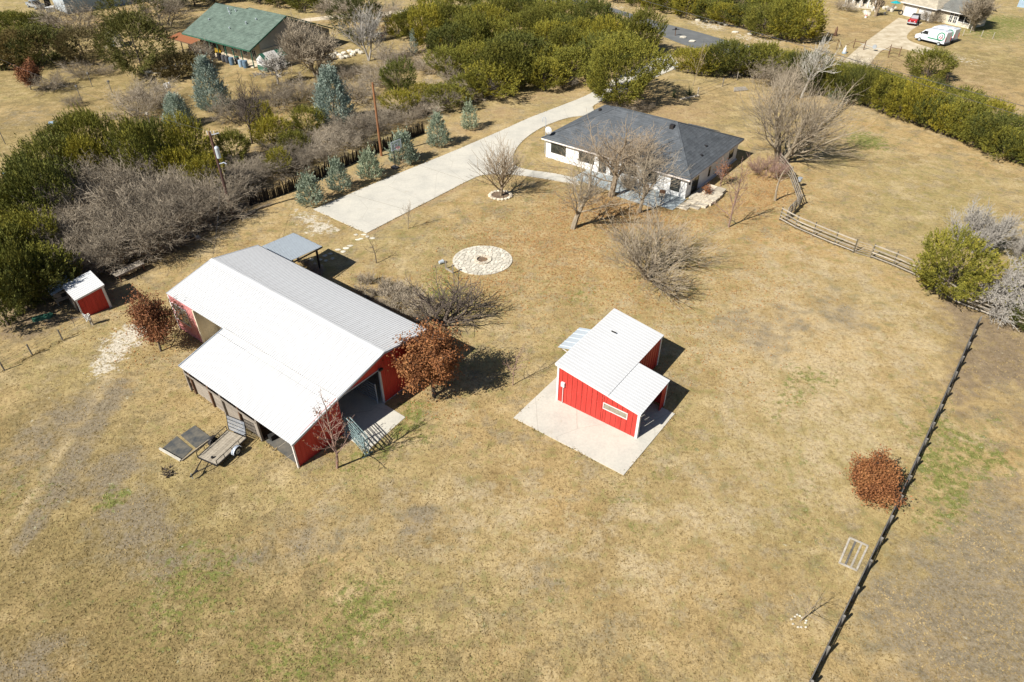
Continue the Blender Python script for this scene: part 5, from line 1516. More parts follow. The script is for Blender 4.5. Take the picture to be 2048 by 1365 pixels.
# ---- junipers
JU = [(plume_crown(100 + i, 2.5, 4.3, .3, 760, .50, M['juniper'], 'bush', 16, lobes=9), trunk_mesh(2.2, .16, 200 + i, M['bark_dark'])) for i in range(5)]
JD = [(plume_crown(120 + i, 2.5, 4.3, .3, 700, .5, M['juniper_dark'], 'bush', 16, lobes=9), trunk_mesh(2.2, .16, 220 + i, M['bark_dark'])) for i in range(3)]
rj = random.Random(9)
def jun(label, px, py, h, w, group=None, dark=False, name='juniper', k=None, wy=None):
    dark = dark or rj.random() < .22
    lib = JD if dark else JU
    h *= rj.uniform(.78, 1.16)
    w *= rj.uniform(.85, 1.1)
    c, t = lib[(k if k is not None else rj.randrange(99)) % len(lib)]
    return tree(name, label, 'tree', P(px, py), rj.uniform(0, 6.28), [('trunk', t), ('crown', c)], (w / 5.6, (wy or w) / 5.6, h / 5.5), group)
ORD = ['first', 'second', 'third', 'fourth', 'fifth', 'sixth', 'seventh', 'eighth', 'ninth', 'tenth', 'eleventh', 'twelfth', 'thirteenth', 'fourteenth', 'fifteenth', 'sixteenth', 'seventeenth', 'eighteenth', 'nineteenth', 'twentieth']
big = plume_crown(150, 4.6, 8.0, .5, 2300, .6, M['juniper'], 'bush', 17, lobes=14)
tree('juniper', 'great round juniper standing alone beside the driveway bend', 'tree', P(1233, 207), .4, [('trunk', trunk_mesh(3.6, .3, 250, M['bark_dark'])), ('crown', big)])
# hedge beyond the right pasture
hedge = [(1668, 196, 5.6), (1702, 205, 5.2), (1735, 212, 5.4), (1765, 222, 5.6), (1796, 234, 5.2), (1826, 244, 5.4), (1856, 254, 5.0), (1886, 266, 5.2), (1915, 275, 5.4), (1945, 288, 5.0), (1974, 300, 5.2), (2003, 312, 5.0), (2032, 322, 5.2), (2060, 332, 5.0)]
for i, (px, py, h) in enumerate(hedge):
    jun('olive juniper in the hedge beyond the right pasture, %s from its left end' % ORD[i], px, py + 2, h * 1.08, 4.9, 'junipers of the right pasture hedge', k=i)
for i, (px, py, h) in enumerate([(1720, 182, 4.6), (1780, 198, 4.6), (1850, 222, 4.8), (1910, 245, 4.6), (1970, 268, 4.6), (2030, 288, 4.6), (1690, 172, 4.4)]):
    jun('olive juniper in the back row of the right pasture hedge', px, py, h, 4.8, 'back row junipers of the right hedge', k=i + 2)
jun('rounded golden-green juniper standing above the right hedge by the far drive', 1852, 160, 5.6, 7.0, k=1)
# hedge between the driveway gate and the big fence tree
for i, (px, py, h, w) in enumerate([(1376, 143, 5.4, 5.4), (1404, 150, 5.6, 5.6), (1432, 153, 5.6, 5.6), (1462, 150, 5.6, 5.8), (1492, 152, 5.6, 5.6), (1520, 154, 5.4, 5.6), (1548, 158, 5.4, 5.6), (1576, 163, 5.4, 5.6), (1604, 172, 5.2, 5.6), (1636, 188, 5.2, 5.6)]):
    jun('olive juniper in the hedge between driveway gate and fence corner, %s from the gate' % ORD[i], px, py, h, w, 'junipers of the gate hedge', k=i + 1)
# across the road
for i, (px, py, h, w) in enumerate([(1235, 4, 5, 6), (1268, 10, 5.5, 6), (1300, 18, 5.5, 6), (1335, 24, 5.5, 6.5), (1372, 34, 5.5, 6.5), (1410, 42, 5.5, 6.5), (1448, 48, 5.5, 6.5), (1486, 54, 5.5, 6.5), (1524, 72, 7, 7.5), (1565, 80, 7.5, 8), (1598, 82, 7.2, 8), (1330, 8, 6, 7), (1380, 18, 6, 7), (1430, 26, 6, 7), (1480, 36, 6, 7), (1530, 44, 6, 7), (1576, 52, 6.5, 7), (1452, 4, 6, 7), (1510, 10, 6, 7), (1556, 20, 6, 7), (1592, 34, 6, 7), (1290, -2, 6, 7), (1400, 0, 6, 7)]):
    jun('juniper in the belt across the paved road, %s' % (('front row, %s from the left' % ORD[i]) if i < 11 else ('behind the front row, %s from the left' % ORD[i - 11])), px, py, h, w, 'junipers across the road', k=i)
# grove between the neighbour and the driveway
grove_rows = [
    [(870, 26), (930, 24), (990, 14), (1040, 14), (1088, 24), (1136, 34), (1180, 44)],
    [(830, 62), (872, 52), (915, 45), (960, 40), (1005, 36), (1050, 38), (1095, 46), (1140, 54), (1185, 64), (1226, 74), (1262, 88), (1276, 98)],
    [(852, 88), (895, 80), (940, 72), (985, 66), (1030, 64), (1076, 70), (1120, 76), (1166, 86), (1208, 98), (1244, 112)],
    [(905, 112), (950, 104), (996, 98), (1042, 96), (1088, 100), (1132, 108), (1174, 120), (1210, 135)],
    [(960, 138), (1005, 132), (1050, 130), (1096, 134), (1135, 146)],
    [(985, 178), (1012, 162), (1052, 158), (1086, 162)]]
ROWN = ['back row along the road', 'second row from the road', 'third row from the road', 'fourth row from the road', 'fifth row from the road', 'front row by the driveway']
for j, row in enumerate(grove_rows):
    for i, (px, py) in enumerate(row):
        jun('juniper in the driveway grove, %s, %s from the left' % (ROWN[j], ORD[i]), px + rj.uniform(-6, 6), py + 14 + rj.uniform(-3, 3), rj.uniform(5.4, 7.6), rj.uniform(5.8, 7.6), 'junipers of the driveway grove', k=i + j)
# juniper clumps of the left thicket
thick = [(140, 330), (175, 322), (212, 330), (250, 345), (120, 365), (165, 362), (100, 400), (60, 430), (20, 470), (60, 480), (10, 520), (30, 560), (70, 555), (15, 610), (55, 620), (20, 650), (100, 590), (90, 520), (330, 345), (362, 340), (395, 348), (290, 350), (60, 455), (110, 455), (130, 410), (200, 370), (5, 575), (85, 610), (300, 380), (370, 380)]
for i, (px, py) in enumerate(thick):
    jun('dark olive juniper on the outer edge of the left thicket', px + rj.uniform(-4, 4), py + rj.uniform(-4, 4), rj.uniform(4.8, 8.2), rj.uniform(4.0, 5.6), 'junipers of the left thicket', i % 3 == 0, k=i)
for i, (px, py, h, w, lab) in enumerate(((425, 392, 4.8, 4.2, 'juniper wedged behind the transformer pole'), (470, 330, 4.4, 4.2, 'juniper at the left of the stave fence top'), (545, 300, 5.0, 4.4, 'juniper behind the stave fence, first from the pole'), (590, 310, 3.6, 4.0, 'low juniper leaning over the stave fence'), (528, 262, 4.4, 4, 'juniper below the tall bare pole tree'), (620, 270, 4.0, 4.2, 'juniper left of the tall blue conifer foot'), (800, 190, 5.6, 4.8, 'bright juniper between utility pole and grove'), (808, 232, 4.0, 4.5, 'juniper right behind the utility pole'), (852, 205, 3.6, 4.4, 'low juniper between the pole and the grove edge'), (895, 218, 3.6, 5.0, 'low juniper behind the driveway conifers'), (940, 196, 4.2, 5.0, 'juniper at the near edge of the grove'), (800, 75, 5.5, 5.6, 'lone juniper left of the dense grove'), (905, 158, 5.0, 6, 'juniper low on the near slope of the grove'), (560, 345, 3.4, 3.4, 'small juniper tuft hanging on the stave fence'))):
    jun(lab, px, py, h, w, k=i)
# right edge juniper and its silver neighbours
bigr = plume_crown(151, 2.25, 4.9, .5, 1100, .46, M['juniper'], 'bush', 17, lobes=12)
tree('juniper', 'dense juniper leaning over the pasture fence at the right edge', 'tree', P(1880, 592), .9, [('trunk', trunk_mesh(2.4, .2, 251, M['bark_dark'])), ('crown', bigr)])
bare_tree('silver_tree', 'silvery leafless tree behind the right edge juniper', 1945, 505, 5.6, 71, M['bark_grey'], levels=4, kids=[9, 6, 5, 4], start=.15, ang=.6, ratio=.7, up=.07, trunk=.3, stems=3, lean=.4, r0=.12, tw=.011)
for i, (px, py, h, lab) in enumerate(((1985, 625, 6.2, 'dead silvery juniper drooping over the fence corner'), (2030, 610, 6.6, 'dead silvery juniper at the right picture edge'))):
    tb = bare('dead', 72 + i, h, levels=4, kids=[12, 7, 6, 4], start=.1, ang=1.1, ratio=.6, up=-.02, trunk=.5, r0=.16, tw=.013, wob=.25, minz=-.5)
    sub = plume_crown(160 + i, 1.9, 4.4, 1.0, 70, .42, M['juniper'], 'round', 9)
    tree('dead_juniper', lab, 'tree', P(px, py), 0, [('trunk', tb.mesh('trunk', M['bark_grey'])), ('crown', sub)])
jun('low juniper at the right edge below the dead trees', 2052, 655, 2.6, 3.4)
bare_tree('silver_tree', 'thin silvery brush at the right edge above the dead trees', 2040, 530, 4.2, 74, M['bark_grey'], levels=4, kids=[8, 5, 5, 4], start=.1, ang=.6, ratio=.7, stems=3, lean=.5, r0=.06, tw=.009)

# ---- blue conifers
def conifer(label, px, py, h, w, seed, mat, n, size, group=None, name='blue_conifer', tilt=0.0):
    c = plume_crown(seed, w / 2, h * .97, .12, n, size, mat, 'cone', 14, up=.35)
    t = MB().tube([(0, 0, 0), (0, 0, h * .9)], [.02 * h, .01], 7).mesh('trunk', M['bark'])
    o = tree(name, label, 'tree', P(px, py), 0, [('trunk', t), ('crown', c)], group=group)
    o.rotation_euler = (tilt, -tilt * .6, seed)
    return o
conifer('tall cone-shaped blue conifer behind the utility pole', 672, 248, 8.0, 6.6, 301, M['bluefir'], 1500, .55)
conifer('blue conifer in front of the green-roofed house porch', 430, 218, 7.6, 5.6, 302, M['bluefir'], 1200, .52)
conifer('short wide blue conifer in the neighbour lawn', 362, 253, 4.4, 4.8, 303, M['bluefir'], 800, .45)
for i, (px, py, h, w) in enumerate(((622, 408, 3.5, 3.2), (682, 380, 3.9, 2.8), (742, 357, 3.3, 3.4), (806, 325, 3.7, 4.0), (878, 291, 4.3, 3.2), (941, 259, 3.6, 2.6))):
    conifer('young blue-green conifer beside the driveway, %s from the barn end' % ORD[i], px, py, h * .95, w, 310 + i, M['youngfir'], (300, 380, 340, 420, 400, 260)[i], (.5, .44, .5, .55, .48, .44)[i], 'young conifers along the driveway', 'young_conifer', (.05, -.06, .08, -.04, .03, -.08)[i])
conifer('thin blue-green sapling at the grove edge near the neighbour', 828, 108, 4.0, 1.5, 320, M['bluefir'], 200, .34)

# ---- leafless thicket left of the barn and along the stave fence: a few brush shapes copied
BR = [bare('b', 400 + i, 4.6, levels=4, kids=[5, 4, 4, 3], start=.12, ang=.75, ratio=.76, up=.0, trunk=.32, stems=5, lean=.85, stem_r=.4, r0=.055, tw=.0075, wob=.24, wide=1.25).mesh('branches', M['bark_brush']) for i in range(4)]
def brush(label, px, py, h, group, k, w=1.0, name='bare_brush'):
    return tree(name, label, 'brush', P(px, py), rj.uniform(0, 6.28), [('branches', BR[k % 4])], (h / 4.6 * w, h / 4.6 * w, h / 4.6), group)
tk = [(150, 440), (190, 420), (230, 405), (270, 395), (315, 400), (355, 410), (390, 425), (420, 430), (160, 480), (200, 470), (240, 455), (280, 450), (320, 445), (360, 450), (395, 455), (130, 510), (175, 510), (215, 500), (255, 495), (295, 488), (335, 480), (145, 545), (190, 535), (230, 522), (270, 515), (310, 505), (110, 540), (260, 430), (345, 430), (210, 445), (300, 420), (385, 440), (430, 410), (120, 480), (240, 380), (290, 470), (180, 455), (330, 465)]
for i, (px, py) in enumerate(tk):
    brush('grey leafless brush in the dense thicket left of the barn', px + rj.uniform(-8, 8), py + rj.uniform(-6, 6), rj.uniform(3.8, 6.0), 'brush of the left thicket', i)
st = [(470, 395), (505, 375), (540, 362), (580, 350), (615, 335), (650, 320), (690, 300), (725, 285), (770, 262), (810, 248), (850, 235), (890, 222), (930, 208), (500, 345), (560, 325), (630, 300), (700, 270), (830, 220), (870, 200), (915, 190), (965, 196), (1000, 186), (740, 262), (480, 365), (600, 320), (670, 290), (790, 240)]
for i, (px, py) in enumerate(st):
    brush('brown leafless brush growing along the stave fence', px + rj.uniform(-6, 6), py - 6 + rj.uniform(-4, 4), rj.uniform(2.4, 3.6), 'brush along the stave fence', i, 1.15)
for i, (px, py, h, lab) in enumerate(((860, 148, 4.0, 'pale bare brush at the left foot of the grove'), (910, 165, 3.4, 'pale bare brush pushing out of the grove edge'), (995, 150, 4.0, 'grey bare brush inside the near grove'), (1130, 175, 2.2, 'small bare shrub by the driveway before the round juniper'), (970, 180, 3.6, 'bare brush overhanging the driveway strip'), (1500, 150, 5.0, 'grey brush before the gate hedge'), (1560, 180, 5.4, 'grey brush left of the white-barked tree'), (1700, 160, 4.4, 'thin bare tree at the mouth of the far gravel drive'), (1585, 165, 5.0, 'grey brush behind the white-barked tree'), (1240, 222, 2.0, 'low grey shrub behind the white house roof'), (1265, 226, 1.8, 'low grey shrub right of the round juniper shade'), (1290, 222, 1.8, 'low twiggy shrub at the tip of the round juniper shade'))):
    brush(lab, px, py, h, None, i)
# ---- neighbour's garden
def live_oak(label, px, py, h, w, seed, mat=None, n=900):
    c = plume_crown(seed, w / 2, h * .92, h * .06, n, .6, mat or M['liveoak'], 'bush', 14, lobes=10, up=.1)
    return tree('live_oak', label, 'tree', P(px, py), 0, [('trunk', trunk_mesh(h * .5, .22, seed + 50, M['bark_dark'])), ('crown', c)])
live_oak('large dark live oak in front of the rusty awning', 286, 150, 9.6, 8.0, 501, n=1900)
live_oak('dark live oak behind the cream arched hut', 268, 72, 9.0, 9.0, 502)
live_oak('olive-leaved bushy tree left of the arched hut', 172, 124, 5.2, 7.4, 503, M['olivebrush'])
live_oak('small yellow-green tree beside the olive bushy tree', 140, 112, 4.4, 3.2, 504, M['juniper'], 220)
live_oak('dark shrub tree at the far left lawn edge', 95, 128, 5.6, 6.0, 505)
live_oak('olive thicket tree left of the dark shrub tree', 52, 132, 5.5, 6.5, 506, M['olivebrush'])
live_oak('dark shrubby tree under the live oak shade', 362, 150, 3.0, 6.0, 507, M['olivebrush'])
live_oak('leafy tree behind the bare garden tree right of the gable', 722, 82, 7.6, 6.4, 508)
live_oak('dark bush at the left picture edge below the lawn', 15, 135, 4.0, 5.5, 509)
for i, (px, py, h, w) in enumerate(((15, 75, 4.5, 7), (48, 72, 4.5, 7), (80, 66, 4, 6.5), (10, 100, 4.5, 7), (45, 92, 4, 7), (75, 85, 3.5, 6), (98, 60, 3, 4.5), (4, 55, 4.2, 6))):
    jun('dark juniper in the dense clump at the upper left edge', px, py, h, w, 'junipers of the upper left clump', True, k=i)
for i, (px, py, h, w) in enumerate(((430, -4, 6, 8), (520, -2, 6, 7), (560, 6, 6.5, 7), (610, 14, 6, 7), (660, 12, 6, 7), (705, 12, 6.5, 7), (390, 2, 6, 8), (350, 12, 6, 8), (580, -8, 6, 8), (640, -4, 6, 8), (470, -10, 6, 8))):
    jun('dark tree in the row behind the green-roofed house', px, py + 8, h, w, 'trees behind the green-roofed house', True, k=i)
bare_tree('bare_tree', 'spreading leafless garden tree before the gable of the green-roofed house', 632, 152, 10.0, 81, M['bark'], levels=4, kids=[8, 6, 5, 4], start=.2, ang=.7, ratio=.7, up=.08, trunk=.3, stems=3, lean=.4, r0=.18, tw=.016, wide=1.2)
bare_tree('bare_tree', 'pale-limbed leafless tree leaning right of the gable', 738, 122, 10.5, 82, M['bark_grey'], levels=4, kids=[7, 5, 4, 3], start=.3, ang=.6, ratio=.66, up=.09, trunk=.4, stems=2, lean=.25, r0=.2, tw=.017)
bare_tree('bare_tree', 'small round leafless tree beside the striped garden shed', 556, 168, 5.6, 83, M['bark_grey'], levels=4, kids=[9, 7, 5, 4], start=.3, ang=.9, ratio=.6, up=.05, trunk=.35, r0=.11, tw=.014, wide=1.3)
bare_tree('bare_tree', 'leafless tree standing before the thicket near the transformer pole', 504, 288, 9.6, 84, M['bark_dark'], levels=4, kids=[9, 6, 4, 3], start=.3, ang=.7, ratio=.6, up=.08, trunk=.45, r0=.13, tw=.014)
for i, (px, py, h, lab) in enumerate(((278, 232, 5.0, 'leafless garden bush, leftmost of the lawn pair'), (312, 212, 5.2, 'leafless garden bush, rightmost of the lawn pair'), (100, 182, 3.6, 'brown rounded bush right of the small dark red oak'), (165, 155, 3.2, 'wide grey bush at the lawn border'), (215, 150, 2.2, 'low pinkish bush beside the lawn border'), (150, 212, 2.0, 'small grey weed bush in the middle of the lawn'), (560, 215, 4.2, 'leafless bush behind the tall blue conifer, left'), (605, 200, 4.4, 'leafless bush between blue conifer and garden tree'), (715, 205, 4.6, 'leafless bush right of the tall blue conifer'), (760, 172, 4.6, 'forked bare bush near the top of the utility pole'), (785, 135, 5.0, 'grey bare bush left of the grove'), (150, 68, 7.5, 'tall bare tree before the grey metal barn'), (330, 52, 8, 'tall bare tree behind the live oak'), (680, 40, 7, 'bare tree behind the gable roof'), (400, 130, 4, 'brown brush by the awning posts'), (470, 240, 4.0, 'bare bush right of the porch conifer'), (1690, 22, 3.2, 'bare bush before the white columned porch'), (1895, 42, 4.4, 'bare brush tree behind the screened porch'), (1856, 44, 3.2, 'tan bush between garage and french windows'), (770, 40, 4.5, 'bare bush beside the far gravel lane'), (700, 160, 2.8, 'low bush near the white stone pile'))):
    brush(lab, px, py, h, None, i)
bare_tree('bare_tree', 'bare tree with thick short trunk in the far front garden', 1750, 33, 5.4, 85, M['bark_tan'], levels=3, kids=[7, 5, 4], start=.3, ang=.7, ratio=.65, trunk=.35, r0=.28, tw=.02)
bare_tree('bare_tree', 'dense twiggy tree right of the screened porch', 1946, 62, 8.0, 86, M['bark'], levels=4, kids=[9, 7, 5, 4], start=.2, ang=.6, ratio=.68, trunk=.3, stems=3, lean=.3, r0=.14, tw=.016)
c = plume_crown(520, 1.5, 1.6, 0, 260, .3, M['redbush'], 'bush', 8)
tree('red_bush', 'dark red rounded bush beside the pale-limbed tree', 'shrub', P(754, 78), 0, [('crown', c)], (1.3, 1.3, 1.2))
c = plume_crown(521, .9, 1.0, 0, 120, .3, M['juniper'], 'bush', 8)
tree('green_shrub', 'small bright green shrub on the far lawn beside the road hedge', 'shrub', P(1628, 80), 0, [('crown', c)], (1.6, 1.6, 1.1))
c = plume_crown(522, 1.4, 1.6, 0, 160, .3, M['sage'], 'bush', 8)
tree('sage_shrub', 'pale sage shrub at the foot of the right hedge', 'shrub', P(1676, 205), 0, [('crown', c)])
def yucca(label, px, py, h, seed, stem=0.0):
    r = random.Random(seed)
    m = MB()
    for k in range(70):
        a = r.uniform(0, 6.28)
        el = r.uniform(.3, 1.45)
        L = h * r.uniform(.7, 1.1)
        d = Vector((math.cos(a) * math.cos(el), math.sin(a) * math.cos(el), math.sin(el)))
        s = d.cross(Z).normalized() * .03
        b = Vector((0, 0, stem))
        m.add([b - s, b + s, b + d * L], [(0, 1, 2)])
    t = thing('yucca', label, 'plant', P(px, py))
    m.build('leaves', M['yucca'], t)
    MB().tube([(0, 0, 0), (0, 0, max(stem, .1))], .08, 7).build('stem', M['bark'], t)
yucca('dark spiky yucca at the edge of the round juniper shade', 1347, 196, 1.5, 1)
yucca('tall spiky grass clump right of the yucca', 1378, 192, 2.2, 2)
yucca('tall yucca on a stem behind the green-roofed house', 772, 22, 1.6, 3, 2.2)
yucca('second spiky yucca beside the tall one on its stem', 788, 24, 1.4, 4, 1.2)
bare_tree('dead_stalk', 'thin dead stalks rising behind the spiky grass clump', 1385, 172, 7.5, 88, M['bark_tan'], levels=2, kids=[6, 4], start=.2, ang=.5, ratio=.6, trunk=.5, r0=.05, tw=.012, lean=.3)
# ------------------------------------------------------------------ board fences
M['posttop'] = grime('grey_post_top', (0.25, 0.235, 0.21), (0.17, 0.16, 0.14), 4, 0.85)
M['darkpost'] = grime('dark_fence_post', (0.13, 0.115, 0.085), (0.08, 0.07, 0.05), 4, 0.85)
def board_fence(label, pts, h, rails, mat, pmat, spacing=2.4, rail_h=.14, group=None, post_r=.07, given=False, name='board_fence', slats_mat=None):
    """pts = ground points; every post and every rail length is a part"""
    base = pts[0].copy()
    t = thing(name, label, 'fence', base, 0, group)
    r = random.Random(int(abs(base.x * 31 + base.y * 7)) % 1000)
    pos = []
    for a, b in zip(pts, pts[1:]):
        n = 1 if given else max(1, round((b - a).length / spacing))
        for i in range(n):
            pos.append(a + (b - a) * (i / n))
    pos.append(pts[-1])
    for p in pos:
        q = p - base
        hh = h * r.uniform(1.0, 1.1)
        o = MB().tube([(q.x, q.y, -.1), (q.x + r.uniform(-.02, .02), q.y, hh - .02)], post_r, 8).build('post', pmat, t)
        MB().tube([(q.x, q.y, hh - .025), (q.x, q.y, hh + .005)], post_r * 1.02, 8).build('post_top', pmat if pmat is not M['fencegrey'] else M['posttop'], o)
    for a, b in zip(pos, pos[1:]):
        d = (b - a).normalized()
        s = d.cross(Z) * (post_r + .02)
        for z in rails:
            dz = r.uniform(-.02, .02)
            MB().bar(a - base + s + Z * (z + dz), b - base + s + Z * (z + dz + r.uniform(-.015, .015)), .035, rail_h).build('rail', mat, t)
    return t
f1 = [P(1559, 441), P(1590, 458), P(1625, 473), P(1668, 491), P(1706, 506)]
board_fence('grey wire-and-board pasture fence left of the small gate', f1, 1.55, (.28, .66, 1.04, 1.48), M['fencewood'], M['darkpost'], given=True, rail_h=.13)
f2 = [P(1741, 516), P(1785, 533), P(1826, 551), P(1866, 577), P(1911, 607), P(1958, 625), P(2010, 645), P(2060, 665)]
board_fence('grey board fence running under the right edge juniper', f2, 1.55, (.28, .66, 1.04, 1.48), M['fencewood'], M['darkpost'], given=True, rail_h=.13)
f3 = [P(1590, 428), P(1566, 441)]
board_fence('short cross section of board fence at the pasture corner', [P(1598, 414), P(1572, 441)], 1.5, (.3, .6, .9, 1.2, 1.42), M['fencewood'], M['weathered'], spacing=1.6)
board_fence('board fence bending past the old snag', [P(1558, 330), P(1580, 358), P(1590, 385), P(1599, 413)], 1.5, (.3, .7, 1.05, 1.42), M['fencewood'], M['darkpost'], spacing=2.4)
board_fence('four-board fence running from the huge tree up to the hedge', [P(1566, 322), P(1600, 292), P(1640, 254), P(1692, 212)], 1.5, (.3, .72, 1.14, 1.56), M['fencewood'], M['darkpost'], spacing=2.4)
# long fence down the right side, seen from above
lf = [P(px, py, 1.2) for px, py in ((1962, 636), (1868, 848), (1803, 996), (1742, 1124), (1624, 1365), (1594, 1430))]
lf = [Vector((p.x, p.y, 0)) for p in lf]
board_fence('long dark board fence running down the right pasture side', lf, 1.3, (.2, .5, .8, 1.12), M['fencegrey'], M['fencegrey'], spacing=2.4, rail_h=.16)
# small tube gate in the pasture fence
ga, gb_ = P(1709, 507), P(1738, 516)
gt = thing('tube_gate', 'small grey tube gate in the pasture fence', 'gate', ga)
v = gb_ - ga
m = MB()
m.tube([(0, 0, .15), (0, 0, 1.25), tuple(v * .08 + Z * 1.38), tuple(v * .92 + Z * 1.38), tuple(v + Z * 1.25), tuple(v + Z * .15), (0, 0, .15)], .03, 7)
m.build('gate_frame', M['weathered'], gt)
for z in (.4, .65, .9, 1.12):
    MB().tube([(0, 0, z), tuple(v + Z * z)], .022, 6).build('gate_bar', M['weathered'], gt)
MB().tube([tuple(v * .1 + Z * .3), tuple(v * .55 + Z * .95)], .03, 6).build('brace', M['fencewood'], gt)
# wire fence with steel posts at the far left
wp = [P(px, py) for px, py in ((-60, 768), (9, 741), (65, 711), (126, 681), (183, 650))]
wt = thing('wire_fence', 'sagging wire fence with thin dark posts at the left', 'fence', wp[1])
for p in wp:
    q = p - wp[1]
    MB().box(q.x - .04, q.x + .04, q.y - .04, q.y + .04, -.1, 1.15).build('post', M['fencegrey'], wt)
for a, b in zip(wp, wp[1:]):
    for z in (.2, .5, .8, 1.08):
        a2, b2 = a - wp[1] + Z * z, b - wp[1] + Z * z
        MB().tube([a2, (a2 + b2) / 2 - Z * .05, b2], .008, 4).build('wire', M['plasticgrey'], wt)
hy = thing('hydrant_post', 'pale water hydrant with coiled hose by the wire fence end', 'hydrant', P(186, 650))
MB().tube([(0, 0, 0), (0, 0, 1.2)], .09, 10).build('standpipe', M['stone'], hy)
rg_ = random.Random(3)
coil = [(math.cos(k * .7) * (.2 + .02 * (k % 5)) - .1, math.sin(k * .7) * .12 - .1, .75 + .35 * math.sin(k * .9) + .01 * k) for k in range(28)]
MB().tube(coil, .035, 6).build('hose', M['white_trim'], hy)
MB().tube([(-.2, 0, .9), (-1.4, -.3, .95), (-1.4, -.3, .1)], .02, 6).build('pipe_arm', M['plasticgrey'], hy)
# blue-green tub in the shade
tub = thing('plastic_sled', 'dark green plastic tub under the thicket edge', 'tub', P(86, 637), .5)
m = MB(); m.prism([(-.8, -.2), (-.6, -.35), (.6, -.35), (.85, -.1), (.85, .1), (.6, .35), (-.6, .35), (-.8, .2)], 0, .22); m.build('shell', M['greenmetal'], tub)
# bench table by the brush
ba, bb, bc = P(241, 566), P(293, 541), P(237, 557)
bt_ = thing('plank_bench', 'long weathered plank table beside the red shed', 'table', ba, math.atan2((bb - ba).y, (bb - ba).x))
Lb = (bb - ba).length
for k in range(3):
    MB().box(-.1, Lb + .1, k * .34 + .01, k * .34 + .325, .72, .77).build('plank', M['deckwood'] if k == 1 else M['weathered'], bt_)
for x in (.15, Lb - .15):
    for y in (.06, .96):
        MB().box(x - .05, x + .05, y - .05, y + .05, 0, .72).build('leg', M['brownwood'], bt_)
MB().box(0, Lb, .02, .06, .58, .71).build('apron', M['weathered'], bt_)
# logs along the thicket foot
logs = [(330, 500, 300, 512), (352, 486, 322, 502), (388, 466, 356, 484), (375, 478, 345, 494), (410, 458, 396, 470), (455, 440, 430, 455), (490, 432, 460, 444), (510, 425, 480, 440), (310, 512, 285, 524), (425, 452, 402, 462), (368, 474, 340, 480), (540, 412, 505, 424)]
for i, (x0, y0, x1, y1) in enumerate(logs):
    a, b = P(x0, y0), P(x1, y1)
    m = MB()
    r = random.Random(i)
    mid = (b - a) * .5 + Vector((r.uniform(-.2, .2), r.uniform(-.2, .2), .18))
    m.tube([Z * .12, mid, b - a + Z * .12], [.15, .13, .10], 7)
    tag(m.build('log', M['bark'] if i % 2 else M['bark_dark'], None, a), 'grey log lying in the brush pile along the thicket foot', 'log', 'logs along the thicket foot')
for i, (px, py) in enumerate(((372, 478), (384, 472), (396, 478), (362, 470))):
    m = MB(); m.rock((0, 0, .15), .3, .25, .4, random.Random(i)); tag(m.build('boulder', M['palestone'], None, P(px, py)), 'pale boulder among the logs at the thicket foot', 'boulder', 'boulders among the logs')

# ------------------------------------------------------------------ trailer
ta, tb_ = P(434, 930, .45), P(404, 908, .45)
tc = P(492, 876, .45)
fw_ = (ta - tc)
taz = math.atan2(fw_.y, fw_.x)
Lt = fw_.length
Wt = (ta - tb_).length
tl = thing('utility_trailer', 'black steel utility trailer with plank deck and mesh ramp', 'trailer', Vector((tc.x, tc.y, 0)), taz)
s_ = -1 if (tb_ - ta).dot(Vector((-math.sin(taz), math.cos(taz), 0))) < 0 else 1
# local: x forward to the hitch, y across, deck from y=0 to s_*Wt
npl = 8
for k in range(npl):
    y0 = Wt * k / npl
    y1 = Wt * (k + 1) / npl - .012
    MB().box(0, Lt, min(s_ * y0, s_ * y1), max(s_ * y0, s_ * y1), .42, .46).build('deck_plank', M['deckwood'], tl)
m = MB()
for y in (-.04 * s_, s_ * (Wt + .04)):
    m.bar((-.05, y, .42), (Lt + .05, y, .42), .07, .09)
m.bar((-.03, 0, .36), (-.03, s_ * Wt, .36), .06, .1)
m.bar((Lt + .04, 0, .40), (Lt + .04, s_ * Wt, .40), .06, .1)
m.build('frame', M['black'], tl)
for y in (-.05 * s_, s_ * (Wt + .05)):
    m = MB()
    m.tube([(0, y, .46), (0, y, .86)], .028, 6)
    m.tube([(Lt, y, .46), (Lt, y, .86)], .028, 6)
    m.tube([(0, y, .86), (Lt, y, .86)], .028, 6)
    for x in (Lt * .25, Lt * .5, Lt * .75):
        m.tube([(x, y, .46), (x, y, .86)], .022, 6)
    m.build('side_rail', M['black'], tl)
    yy = y + (.18 if y * s_ > .1 else -.18) * s_
    w_ = MB().tube([(Lt * .42, yy - .09, .33), (Lt * .42, yy + .09, .33)], .33, 18).build('wheel', M['rubber'], tl)
    so = 1 if (yy - y) > 0 else -1
    MB().tube([(Lt * .42, yy + so * .085, .33), (Lt * .42, yy + so * .105, .33)], .20, 14).build('rim', M['rim'], w_)
    MB().tube([(Lt * .42, yy + so * .10, .33), (Lt * .42, yy + so * .125, .33)], .05, 8).build('hub', M['black'], w_)
    f = MB()
    n = 8
    xs = [(Lt * .42 + .43 * math.cos(math.pi * k / n), .36 + .40 * math.sin(math.pi * k / n)) for k in range(n + 1)]
    for (xa, za), (xb, zb) in zip(xs, xs[1:]):
        f.add([(xa, yy - .13, za), (xb, yy - .13, zb), (xb, yy + .13, zb), (xa, yy + .13, za), (xa, yy - .13, za - .015), (xb, yy - .13, zb - .015), (xb, yy + .13, zb - .015), (xa, yy + .13, za - .015)], MB.HEX)
    f.build('fender', M['grey_trim'] if so * s_ < 0 else M['black'], tl)
m = MB()
cy = s_ * Wt / 2
m.tube([(Lt + .05, cy - .5, .40), (Lt + 1.25, cy, .42)], .035, 6)
